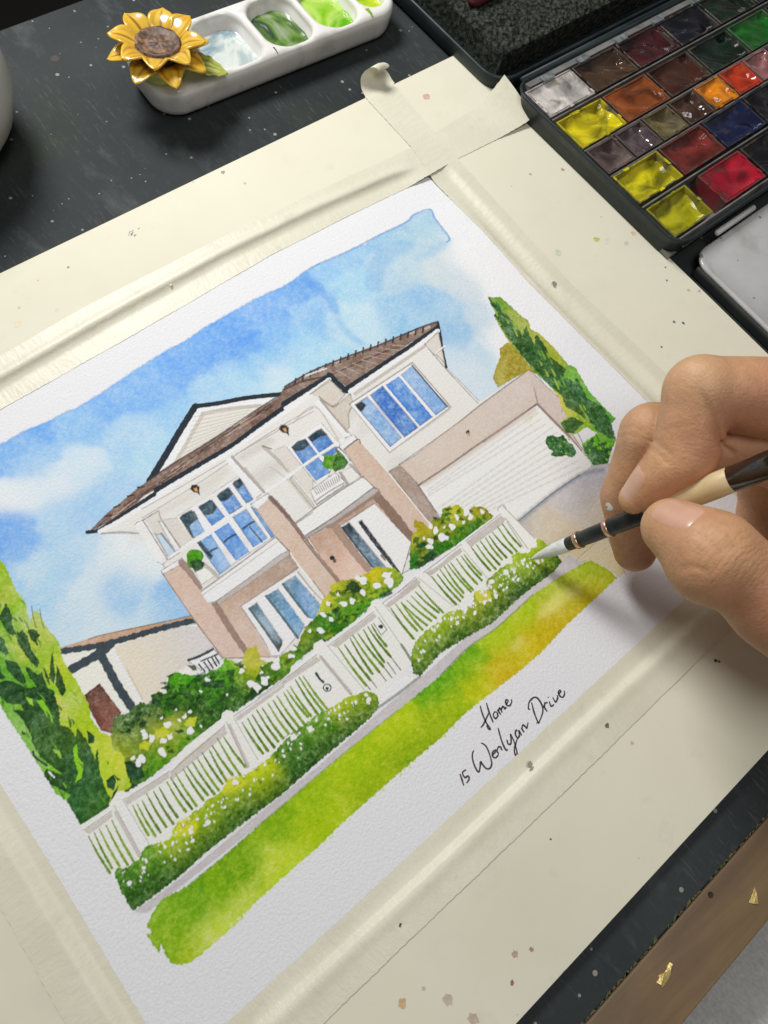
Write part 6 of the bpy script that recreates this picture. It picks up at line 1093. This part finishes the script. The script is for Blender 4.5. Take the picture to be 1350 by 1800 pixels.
R1 = [((196, 190, 184), 'chalky white paint, far left corner of the tin', False, 1.6), ((70, 50, 34), 'dark raw brown paint beside the white pan', True, 3), ((70, 22, 26), 'deep maroon paint in the far row of the tin', True, 3), ((12, 14, 26), 'blue-black paint in the far row beside maroon', True, 3), ((8, 34, 16), 'dark bottle green paint at right of far row', True, 3), ((40, 40, 40), 'black paint at right end of far row', True, 3)]  # right-hand colours darkened, painting in the shade over that corner
for i, (c, l, w, lv) in enumerate(R1): pan(C0 + P31 * i, 194.0, C0 + P31 * i + 30.4, 212.6, c, 'full pan of ' + l, lv, w)
R2 = [((220, 204, 14), 'lemon yellow paint, second row at the left wall', True, 3), ((150, 76, 28), 'burnt orange paint with a green smear beside lemon yellow', True, 2), ((66, 32, 20), 'dark sienna paint in the second row', True, 3), ((8, 36, 22), 'dark green paint in the second row', True, 3), ((16, 112, 24), 'bright green paint at right of second row', True, 2.4), ((24, 40, 30), 'green-black paint at right end of second row', True, 3)]  # the corner's shade is put into the right-hand colours here too
for i, (c, l, w, lv) in enumerate(R2): pan(C0 + P31 * i, 172.4, C0 + P31 * i + 30.4, 191.2, c, 'full pan of ' + l, lv, w)
R3 = [((104, 84, 80), 'dusty purple-brown paint at the left wall'), ((100, 84, 88), 'grey-violet paint second from the left wall'), ((112, 100, 62), 'olive brown paint, middle row'), ((82, 56, 46), 'dark umber paint, middle row left of orange'), ((222, 132, 16), 'orange ochre paint, middle row'), ((206, 62, 26), 'scarlet paint right of orange'), ((176, 120, 120), 'dull pink paint right of scarlet'), ((60, 40, 70), 'dark violet paint in the middle row'), ((40, 40, 50), 'blackish paint in the middle row')]
for i, (c, l) in enumerate(R3): pan(C0 + 18.9 * i, 155.2, C0 + 18.9 * i + 18.4, 171.2, c, 'half pan of ' + l, 3.4 if i not in (4, 5) else 1.8, i not in (0, 2), peak=1.5)
R4 = [((206, 196, 16), 'yellow-green paint in fourth row at the left wall', 4.5), ((120, 42, 36), 'brick red paint in the fourth row', 3.2), ((16, 26, 66), 'ultramarine blue paint in the fourth row', 3.0), ((14, 15, 28), 'indigo paint in the fourth row', 3.0), ((30, 30, 34), 'black paint at right end of fourth row', 3.0)]
for i, (c, l, lv) in enumerate(R4): pan(C0 + P31 * i, 135.6, C0 + P31 * i + 30.4, 154.0, c, 'full pan of ' + l, lv)
R5 = [((164, 160, 18), 'olive yellow paint in the near left corner of the tin', 4.5, 0), ((172, 16, 42), 'crimson paint in the near row', 1.6, 4.5), ((16, 14, 22), 'dark violet-black paint in the near row', 3, 4.5), ((26, 26, 30), 'black paint at right end of near row', 3, 4.5)]
for i, (c, l, lv, dx) in enumerate(R5): pan(C0 + P31 * i + dx, 113.8, C0 + P31 * i + 27.0 + dx + (0 if i == 0 else 3), 132.6, c, 'full pan of ' + l, lv)
# green smear lying in the orange pan, sponge in the lid, red eraser on the sponge
n = NT('black_sponge'); f = n.noise(420, 5, 0.7); c = n.mix(n.ramp(f, 0.42, 0.66), (0.010, 0.012, 0.010), (0.095, 0.105, 0.085)); m_sponge = n.done(c, 0.95, n.bump(f, 1.0, 2.2), spec=0.15)
b = MB(); SX0, SX1, SY0, SY1, SZ = 330.0, 538.0, 232.5, 330.0, 17.0
def sponge_top(u, v):
    x = SX0 + (SX1 - SX0) * u; y = SY0 + (SY1 - SY0) * v; r = random.uniform(-0.55, 0.55); e = min((x - SX0), (y - SY0), 6) / 6
    return (x + random.uniform(-.3, .3), y + random.uniform(-.3, .3), SZ + r + 0.8 * math.sin(x * 0.09) * math.sin(y * 0.12) - 1.6 * (1 - e) ** 2)
b.grid(sponge_top, 150, 70); b.grid(lambda u, v: (SX0 + (SX1 - SX0) * u, SY0 + 1.5 * (1 - v) + random.uniform(-.15, .15), 1.3 + (SZ - 2.2) * v), 100, 6); b.grid(lambda u, v: (SX0 + 1.0 * (1 - v), SY1 + (SY0 - SY1) * u, 1.3 + (SZ - 2.2) * v), 60, 6)
tag(b.build('black_sponge', m_sponge, recalc=False), 'coarse black sponge pad lying in the open tin lid', 'sponge')
n = NT('dark_red_rubber'); m_red = n.done(n.mix(n.noise(200, 3), (0.07, 0.010, 0.016), (0.12, 0.02, 0.03)), 0.4)
q = U(832, -2, 19.5); q2 = U(890, -30, 19.5); MBr = MB().tube([q + (-3, 0, 0), q, q2, q2 + (3, 0, 0)], [1.0, 4.0, 4.0, 1.0], 16); tag(MBr.build('eraser', m_red, smooth=True), 'dark red rounded eraser on the black sponge at the top edge', 'eraser')
# ------------------------------------------------------------------ the brush, tip on the painted hedge
BT = U(932, 983, 0.6); BE = U(1350, 817, 75.0); BD = (BE - BT) / np.linalg.norm(BE - BT)
def brush_at(px):
    lo, hi = 0.0, 140.0
    for _ in range(40):
        m = (lo + hi) / 2; c = ROT @ (BT + BD * m - CAM); lo, hi = (m, hi) if 675 + FPX * c[0] / c[2] < px else (lo, m)
    return lo
brush = empty('paintbrush', BT); tag(brush, 'round paintbrush with white-loaded tip, black ferrule and copper bands', 'paintbrush')
s0 = brush_at(998); s1 = brush_at(1128); s2 = brush_at(1286)
def part(name, prof, mat, n=20):
    o = MB().tube([BT + BD * s for s, r in prof], [r for s, r in prof], n).build(name, mat, brush, smooth=True, origin=BT); return o
n = NT('loaded_bristle'); st = n.noise(700, 4, vec=n.map(scale=(1, 1, 0.15)))
c = n.mix(n.ramp(st, 0.35, 0.62), (0.78, 0.79, 0.78), (0.60, 0.63, 0.58)); c = n.mix(n.math('MULTIPLY', n.ramp(n.noise(260, 3), 0.60, 0.72), 0.6), c, (0.36, 0.42, 0.30)); m_brist = n.done(c, 0.4, n.bump(st, 0.5, 0.4))
n = NT('black_ferrule'); m_ferr = n.done(n.mix(n.ramp(n.noise(200, 4), 0.4, 0.7), (0.012, 0.014, 0.013), (0.035, 0.038, 0.035)), 0.3, n.bump(n.noise(300, 3), 0.15, 0.3), spec=0.5)
n = NT('copper_band'); m_cop = n.done(n.mix(n.noise(400, 3), (0.62, 0.36, 0.24), (0.80, 0.52, 0.38)), 0.25, metal=0.9)
n = NT('raw_wood'); g = n.noise(220, 4, vec=n.map(scale=(1, 1, 0.1), rot=(0.5, 0.4, 0))); m_wood = n.done(n.mix(n.ramp(g, 0.3, 0.7), (0.58, 0.43, 0.22), (0.70, 0.56, 0.32)), 0.45, n.bump(g, 0.2, 0.2))
n = NT('black_lacquer'); m_lac = n.done(n.mix(n.ramp(n.noise(60, 3), 0.3, 0.7), (0.012, 0.011, 0.008), (0.022, 0.019, 0.013)), 0.14, coat=0.5)
part('bristles', [(0, 0.12), (1.5, 0.55), (4, 1.25), (s0 * 0.55, 2.1), (s0 * 0.8, 2.5), (s0, 2.5), (s0 + 0.6, 1.9)], m_brist, 24)
part('ferrule', [(s0 - 0.3, 2.15), (s0, 2.35), (s0 + 0.8, 2.45), (s0 + 9.5, 2.75), (s1 + 2, 3.0), (s1 + 2.6, 2.9)], m_ferr, 24)
for a in (brush_at(1017), brush_at(1070)):
    part('copper_band', [(a - 0.9, 2.6), (a - 0.75, 2.85 + 0.012 * a), (a - 0.1, 2.72 + 0.012 * a), (a + 0.1, 2.72 + 0.012 * a), (a + 0.75, 2.88 + 0.012 * a), (a + 0.9, 2.6)], m_cop, 24)
part('wooden_grip', [(s1 + 2.2, 3.0), (s1 + 10, 3.45), (s2 - 14, 3.9), (s2 - 6, 3.95), (s2, 3.85), (s2 + 0.2, 3.7)], m_wood, 24)
part('handle', [(s2 - 0.05, 3.6), (s2 + 0.1, 3.9), (s2 + 20, 3.95), (s2 + 70, 3.0), (s2 + 110, 2.0), (s2 + 113, 0.8)], m_lac, 24)

# ------------------------------------------------------------------ the hand: one continuous skin grown from bones
def zB(px): return (BT + BD * brush_at(px))[2]
J = {}
J['iM'] = U(1478, 712, 66); J['iP'] = U(1229, 687, 68); J['iD'] = U(1200, 806, 57); J['iT'] = U(1117, 876, zB(1112) + 5.0)
J['mM'] = U(1425, 800, 50); J['mP'] = U(1146, 764, 46); J['mD'] = U(1106, 872, 27); J['mT'] = U(1116, 968, 14)
J['rM'] = np.array([283.0, -3.0, 44.0]); J['rP'] = U(1345, 838, 26); J['rD'] = U(1340, 905, 14); J['rT'] = U(1375, 985, 9.5)
J['pM'] = np.array([282.0, -24.0, 34.0]); J['pP'] = np.array([262.0, -22.0, 15.0]); J['pD'] = np.array([244.0, -30.0, 9.5]); J['pT'] = np.array([236.0, -44.0, 8.0])
J['tT'] = U(1176, 924, zB(1170) + 8.5); J['tI'] = U(1254, 976, 63); J['tM'] = U(1372, 1062, 60); J['tC'] = U(1520, 1150, 54)
J['w'] = np.array([318.0, -72.0, 44.0]); J['e'] = np.array([450.0, -220.0, 46.0])
step = 0.75
lo = np.array([180.0, -60.0, 0.0]); hi = np.array([312.0, 72.0, 84.0])
gx, gy, gz = [np.arange(lo[i], hi[i] + step, step, dtype=np.float32) for i in range(3)]
GX, GY, GZ = np.meshgrid(gx, gy, gz, indexing='ij'); GP = np.stack([GX, GY, GZ], -1)
def bone(a, b, ra, rb, bulge=0.0, flat=None):
    a = np.asarray(a, np.float32); b = np.asarray(b, np.float32); d = b - a; L2 = float(d @ d)
    t = np.clip(((GP - a) @ d) / L2, 0, 1); q = GP - a - t[..., None] * d
    if flat is not None:
        nrm, k = flat; h = q @ np.asarray(nrm, np.float32); q2 = np.maximum((q * q).sum(-1) - h * h, 0); r = np.sqrt(q2 + (h * k) ** 2)
    else: r = np.sqrt((q * q).sum(-1))
    return r - (ra + (rb - ra) * t + bulge * 4 * t * (1 - t))
def ball(c, r):
    return np.sqrt(((GP - np.asarray(c, np.float32)) ** 2).sum(-1)) - r
def chain(*ds, k=3.0):
    o = ds[0]
    for d in ds[1:]: o = smin(o, d, k)
    return o
def mid(a, b, t): return J[a] + (J[b] - J[a]) * t
TOP = -ROT[2]
# index: knuckle swells, soft pad at the tip
idx = smin(bone(J['iP'], J['iD'], 9.5, 8.8, 0.7), bone(J['iD'], J['iT'], 8.8, 5.2, 0.9), 3.5)
idx = smin(idx, ball(J['iP'] + ROT[0] * 0.6 - ROT[1] * 0.4, 9.6), 3.0)
prox = bone(J['iM'], J['iP'], 13.2, 10.2, 0.6)
idx = smin(idx, prox, 1.6)
idx = smin(idx, ball(mid('iP', 'iD', 0.75) + ROT[0] * 2.2 + ROT[1] * 0.5, 8.4), 2.5)
mdl = chain(bone(J['mM'], J['mP'], 12.5, 10.0, 0.3), bone(J['mP'], J['mD'], 9.7, 8.9, 0.3), bone(J['mD'], J['mT'], 8.9, 7.4, 0.6), k=3.0)
rng_ = chain(bone(J['rM'], J['rP'], 12, 9.6), bone(J['rP'], J['rD'], 9.2, 8.2), bone(J['rD'], J['rT'], 8.2, 7.2), k=3.0)
pky = chain(bone(J['pM'], J['pP'], 11.5, 8.2), bone(J['pP'], J['pD'], 8.0, 7.2), bone(J['pD'], J['pT'], 7.2, 6.2), k=3.0)
thb = chain(bone(J['tT'], J['tI'], 7.6, 11.6, 0.9), ball(mid('tT', 'tI', 0.18) , 8.2), bone(J['tI'], J['tM'], 12.0, 13.0, -0.6), bone(J['tM'], J['tC'], 13.5, 18.0, 0.5), k=4.0)
thb = smin(thb, ball(J['tI'] + ROT[1] * 4.6 - ROT[0] * 2.2, 8.6), 5.0)
palm = chain(bone(J['iM'], J['w'], 13.5, 17), bone(J['mM'], J['w'], 14, 18), bone(J['rM'], J['w'], 13, 18), bone(J['pM'], J['w'], 12, 16), bone(J['tC'], J['w'], 17, 18), bone(J['iM'], J['rM'], 12.5, 12.5), bone(J['w'], J['e'], 19, 27), k=8.0)
web = bone(mid('iM', 'iP', 0.05), J['tC'], 9.5, 13.0)
body = smin(smin(palm, web, 10.0), thb, 7.0)
hand = smin(idx, mdl, 0.8); hand = smin(hand, rng_, 1.2); hand = smin(hand, pky, 1.2)
body2 = smin(palm, web, 10.0)
handall = smin(smin(smin(smin(idx, body2, 6.0), smin(mdl, body2, 6.0), 0.8), smin(rng_, body2, 6.0), 1.0), smin(pky, body2, 6.0), 1.0)
thumb_all = smin(thb, smin(palm, web, 10.0), 7.0)
D = smin(handall, thumb_all, 0.9)
# skin relief: flexion creases and knuckle folds, shallow
def crease(c, ax, w, depth, rad):
    q = GP - np.asarray(c, np.float32); h = q @ np.asarray(ax, np.float32); r = np.sqrt((q * q).sum(-1))
    return depth * np.exp(-(h / w) ** 2) * np.exp(-(r / rad) ** 4)
def axis(a, b): v = J[b] - J[a]; return v / np.linalg.norm(v)
for t in (-0.06, 0.02, 0.10): D = D + crease(J['tI'] + axis('tT', 'tI') * 12 * t + TOP * 8, axis('tT', 'tI'), 0.55, 0.22, 9)
for t in (-1.6, 0.2, 1.7): D = D + crease(J['iD'] + axis('iP', 'iD') * t - ROT[0] * 4 + TOP * 5, axis('iP', 'iD'), 0.5, 0.20, 7)
D = D + crease(mid('iP', 'iD', 0.52) - ROT[0] * 5 + TOP * 4, (axis('iP', 'iD') + 0.5 * ROT[0]), 0.6, 0.18, 6)
# deep flexion fold of the bent index finger and fine folds, carved along their lines
PXg = (GP - CAM.astype(np.float32)) @ ROT.T.astype(np.float32); SXg = 675 + FPX * PXg[..., 0] / PXg[..., 2]; SYg = 900 + FPX * PXg[..., 1] / PXg[..., 2]
def fold_line(pts, width, depth, zmin, ramp=False):
    global D
    pts = smooth_path(pts, 5); best_ = np.full(GX.shape, 1e6, np.float32); dep = np.full(GX.shape, depth, np.float32)
    for i_, ((ax_, ay_), (bx_, by_)) in enumerate(zip(pts[:-1], pts[1:])):
        dx, dy = bx_ - ax_, by_ - ay_; L = dx * dx + dy * dy + 1e-9; t = np.clip(((SXg - ax_) * dx + (SYg - ay_) * dy) / L, 0, 1); d_ = (SXg - ax_ - t * dx) ** 2 + (SYg - ay_ - t * dy) ** 2
        if ramp: dep = np.where(d_ < best_, depth * (0.12 + 0.88 * min(1, i_ / (len(pts) - 6.0))), dep)
        best_ = np.minimum(best_, d_)
    D = D + np.where(GZ > zmin, dep * np.exp(-best_ / width ** 2), 0).astype(np.float32)
fold_line([(1228, 690), (1241, 708), (1253, 736), (1261, 764), (1270, 784), (1286, 794)], 5.5, 1.7, 46, True)
fold_line([(1150, 776), (1163, 785), (1178, 800)], 4.5, 0.40, 40); fold_line([(1146, 790), (1160, 800), (1172, 814)], 4.5, 0.35, 40)
fold_line([(1228, 938), (1246, 950), (1262, 972)], 4.5, 0.40, 50); fold_line([(1240, 930), (1262, 944), (1276, 966)], 4.5, 0.40, 50); fold_line([(1252, 925), (1278, 938), (1292, 958)], 4.5, 0.35, 50)
fold_line([(1202, 1000), (1222, 996), (1240, 1004)], 5, 0.45, 40); fold_line([(1092, 756), (1110, 752), (1126, 758)], 4.5, 0.30, 25); fold_line([(1088, 768), (1106, 764), (1122, 770)], 4.5, 0.28, 25)
vv, qq = surface_nets(D.astype(np.float32), lo, step)
me = mesh_np('person', vv, qq)
# skin tone: redder at the finger ends and folds, paler over the bone; thumb shading painted in
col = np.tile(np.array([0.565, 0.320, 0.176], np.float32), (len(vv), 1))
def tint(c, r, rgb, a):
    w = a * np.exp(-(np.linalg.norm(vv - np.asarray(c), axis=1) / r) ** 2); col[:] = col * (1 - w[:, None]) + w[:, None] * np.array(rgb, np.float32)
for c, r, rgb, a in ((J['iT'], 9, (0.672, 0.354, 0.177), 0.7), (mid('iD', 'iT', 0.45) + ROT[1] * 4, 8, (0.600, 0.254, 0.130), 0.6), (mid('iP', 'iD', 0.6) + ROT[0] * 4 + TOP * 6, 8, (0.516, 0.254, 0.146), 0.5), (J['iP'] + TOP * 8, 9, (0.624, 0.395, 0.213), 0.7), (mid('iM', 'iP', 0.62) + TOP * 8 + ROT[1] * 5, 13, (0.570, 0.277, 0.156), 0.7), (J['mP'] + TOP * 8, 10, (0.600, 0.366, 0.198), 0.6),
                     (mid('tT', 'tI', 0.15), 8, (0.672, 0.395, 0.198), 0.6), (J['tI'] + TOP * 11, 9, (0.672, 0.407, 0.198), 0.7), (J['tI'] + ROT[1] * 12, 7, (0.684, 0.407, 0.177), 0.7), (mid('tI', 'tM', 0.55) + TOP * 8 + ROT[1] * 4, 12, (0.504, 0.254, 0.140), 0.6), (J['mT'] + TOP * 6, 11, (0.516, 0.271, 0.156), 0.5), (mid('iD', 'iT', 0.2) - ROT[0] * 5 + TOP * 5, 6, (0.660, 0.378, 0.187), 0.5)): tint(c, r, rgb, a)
for px_, py_, z_, r, rgb, a in ((1310, 735, 74, 14, (0.50, 0.235, 0.135), 0.6), (1262, 760, 66, 6, (0.44, 0.18, 0.10), 0.5), (1225, 850, 58, 8, (0.52, 0.22, 0.12), 0.6), (1300, 1040, 64, 13, (0.42, 0.20, 0.11), 0.65), (1240, 1020, 62, 7, (0.46, 0.235, 0.13), 0.5), (1172, 832, 56, 6, (0.60, 0.36, 0.20), 0.5), (1230, 640, 76, 9, (0.60, 0.40, 0.235), 0.5), (1100, 735, 54, 8, (0.54, 0.32, 0.19), 0.5), (1105, 975, 18, 10, (0.44, 0.235, 0.15), 0.5), (1340, 1120, 60, 12, (0.45, 0.22, 0.12), 0.6)): tint(U(px_, py_, z_), r, rgb, a)  # redder patches, plus shading painted dark on the lower thumb and middle fingertip
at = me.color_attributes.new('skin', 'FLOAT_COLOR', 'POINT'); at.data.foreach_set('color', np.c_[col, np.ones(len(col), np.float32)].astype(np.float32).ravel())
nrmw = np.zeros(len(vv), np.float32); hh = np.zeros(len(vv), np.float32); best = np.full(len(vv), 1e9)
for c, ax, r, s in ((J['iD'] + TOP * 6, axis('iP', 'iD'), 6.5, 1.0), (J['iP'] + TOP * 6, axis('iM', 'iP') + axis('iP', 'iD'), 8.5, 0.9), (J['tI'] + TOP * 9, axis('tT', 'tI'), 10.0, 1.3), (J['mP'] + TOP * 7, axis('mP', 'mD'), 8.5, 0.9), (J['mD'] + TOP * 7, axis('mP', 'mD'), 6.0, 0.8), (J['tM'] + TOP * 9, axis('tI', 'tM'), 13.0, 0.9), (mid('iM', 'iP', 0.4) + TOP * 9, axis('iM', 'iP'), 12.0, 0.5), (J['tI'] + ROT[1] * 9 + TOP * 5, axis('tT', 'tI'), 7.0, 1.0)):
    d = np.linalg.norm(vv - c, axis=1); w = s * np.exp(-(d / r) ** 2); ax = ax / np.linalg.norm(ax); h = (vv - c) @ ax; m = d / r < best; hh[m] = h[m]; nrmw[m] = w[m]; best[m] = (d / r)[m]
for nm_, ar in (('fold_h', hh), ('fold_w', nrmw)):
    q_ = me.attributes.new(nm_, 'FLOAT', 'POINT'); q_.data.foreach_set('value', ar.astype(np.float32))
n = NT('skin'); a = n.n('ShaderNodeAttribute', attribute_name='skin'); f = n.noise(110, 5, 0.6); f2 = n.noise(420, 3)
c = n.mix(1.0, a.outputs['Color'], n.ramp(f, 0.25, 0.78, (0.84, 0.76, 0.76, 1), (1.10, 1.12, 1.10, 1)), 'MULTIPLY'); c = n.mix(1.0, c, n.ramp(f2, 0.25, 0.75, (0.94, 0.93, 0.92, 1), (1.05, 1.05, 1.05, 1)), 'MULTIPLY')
fh = n.n('ShaderNodeAttribute', attribute_name='fold_h').outputs['Fac']; fw = n.n('ShaderNodeAttribute', attribute_name='fold_w').outputs['Fac']
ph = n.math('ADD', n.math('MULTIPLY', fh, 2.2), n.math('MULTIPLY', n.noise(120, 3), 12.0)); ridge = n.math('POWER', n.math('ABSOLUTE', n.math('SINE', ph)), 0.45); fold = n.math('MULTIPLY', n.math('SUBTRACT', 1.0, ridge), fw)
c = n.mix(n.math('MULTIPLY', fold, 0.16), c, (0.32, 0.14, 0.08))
cells = n.voro(1100, out='Distance'); nm = n.bump(cells, 0.40, 0.22); nm = n.bump(n.noise(330, 5, 0.65, vec=n.map(scale=(1, 1, 0.5))), 0.35, 0.45, nm); nm = n.bump(n.math('MULTIPLY', fold, -1.0), 0.28, 0.3, nm)
m_skin = n.done(c, 0.52, nm, spec=0.35, sss=0.12)
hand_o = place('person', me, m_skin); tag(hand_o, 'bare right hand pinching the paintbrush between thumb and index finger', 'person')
# nails: thin curved plates set into the finger ends
n = NT('nail'); m_nail = n.done(n.mix(n.ramp(n.noise(120, 3), 0.3, 0.7), (0.57, 0.325, 0.215), (0.64, 0.385, 0.27)), 0.28, spec=0.5, coat=0.2)
def hand_sdf_at(p):
    i = (np.asarray(p) - lo) / step; a = np.clip(i.astype(int), 0, np.array(D.shape) - 2); f = i - a; o = 0.0
    for dx in (0, 1):
        for dy in (0, 1):
            for dz in (0, 1): o += D[a[0] + dx, a[1] + dy, a[2] + dz] * (f[0] if dx else 1 - f[0]) * (f[1] if dy else 1 - f[1]) * (f[2] if dz else 1 - f[2])
    return o
def onto(p, nrm):
    a, b_ = -6.0, 12.0
    for _ in range(30):
        m = (a + b_) / 2
        if hand_sdf_at(p + nrm * m) < 0: a = m
        else: b_ = m
    return p + nrm * a
def nail(c, along, up, L, Wn, name='nail'):
    along = along / np.linalg.norm(along); up = up - along * (up @ along); up /= np.linalg.norm(up); side = np.cross(along, up)
    NU, NW = 14, 12; tops = []; G = {}
    for i in range(NU + 1):
        for j in range(NW + 1):
            u = i / NU * 2 - 1; w = j / NW * 2 - 1
            e = (1 - 0.30 * max(u, 0) ** 2.5 - 0.22 * max(-u, 0) ** 3); p = c + along * u * L + side * w * Wn * e
            p = onto(p, up); edge = max(abs(u), abs(w)) ** 6
            tops.append(p + up * (0.26 - 0.42 * edge))
    b = MB(); F = []
    for i in range(NU):
        for j in range(NW): k = i * (NW + 1) + j; F.append((k, k + NW + 1, k + NW + 2, k + 1))
    b.add([tuple(p) for p in tops], F); return b.build(name, m_nail, hand_o, smooth=True, recalc=False)
nail(mid('tT', 'tI', 0.16), J['tI'] - J['tT'], TOP * 1.0 - ROT[1] * 0.22 + ROT[0] * 0.1, 6.6, 5.4)
nail(mid('iD', 'iT', 0.80), J['iD'] - J['iT'], TOP * 0.45 - ROT[0] * 0.80 - ROT[1] * 0.4, 5.6, 4.2)
# a fleck of white paint on the middle finger
pw = onto(J['mD'] + (U(1068, 891, 30) - U(1106, 872, 30)), TOP)
ring = [onto(pw + ROT[0] * 0.75 * math.cos(a_) * (1 + 0.2 * math.sin(3 * a_)) + ROT[1] * 1.35 * math.sin(a_) + ROT[0] * 0.5 * math.sin(a_), TOP) + TOP * 0.03 for a_ in np.linspace(0, 2 * math.pi, 16, endpoint=False)]
n = NT('white_gouache'); m_gou = n.done((0.82, 0.82, 0.80), 0.4)
b = MB(); b.add([tuple(pw + TOP * 0.3)] + [tuple(p) for p in ring], [(0, 1 + k, 1 + (k + 1) % 16) for k in range(16)]); b.build('white_paint_fleck', m_gou, hand_o, smooth=True, recalc=True)
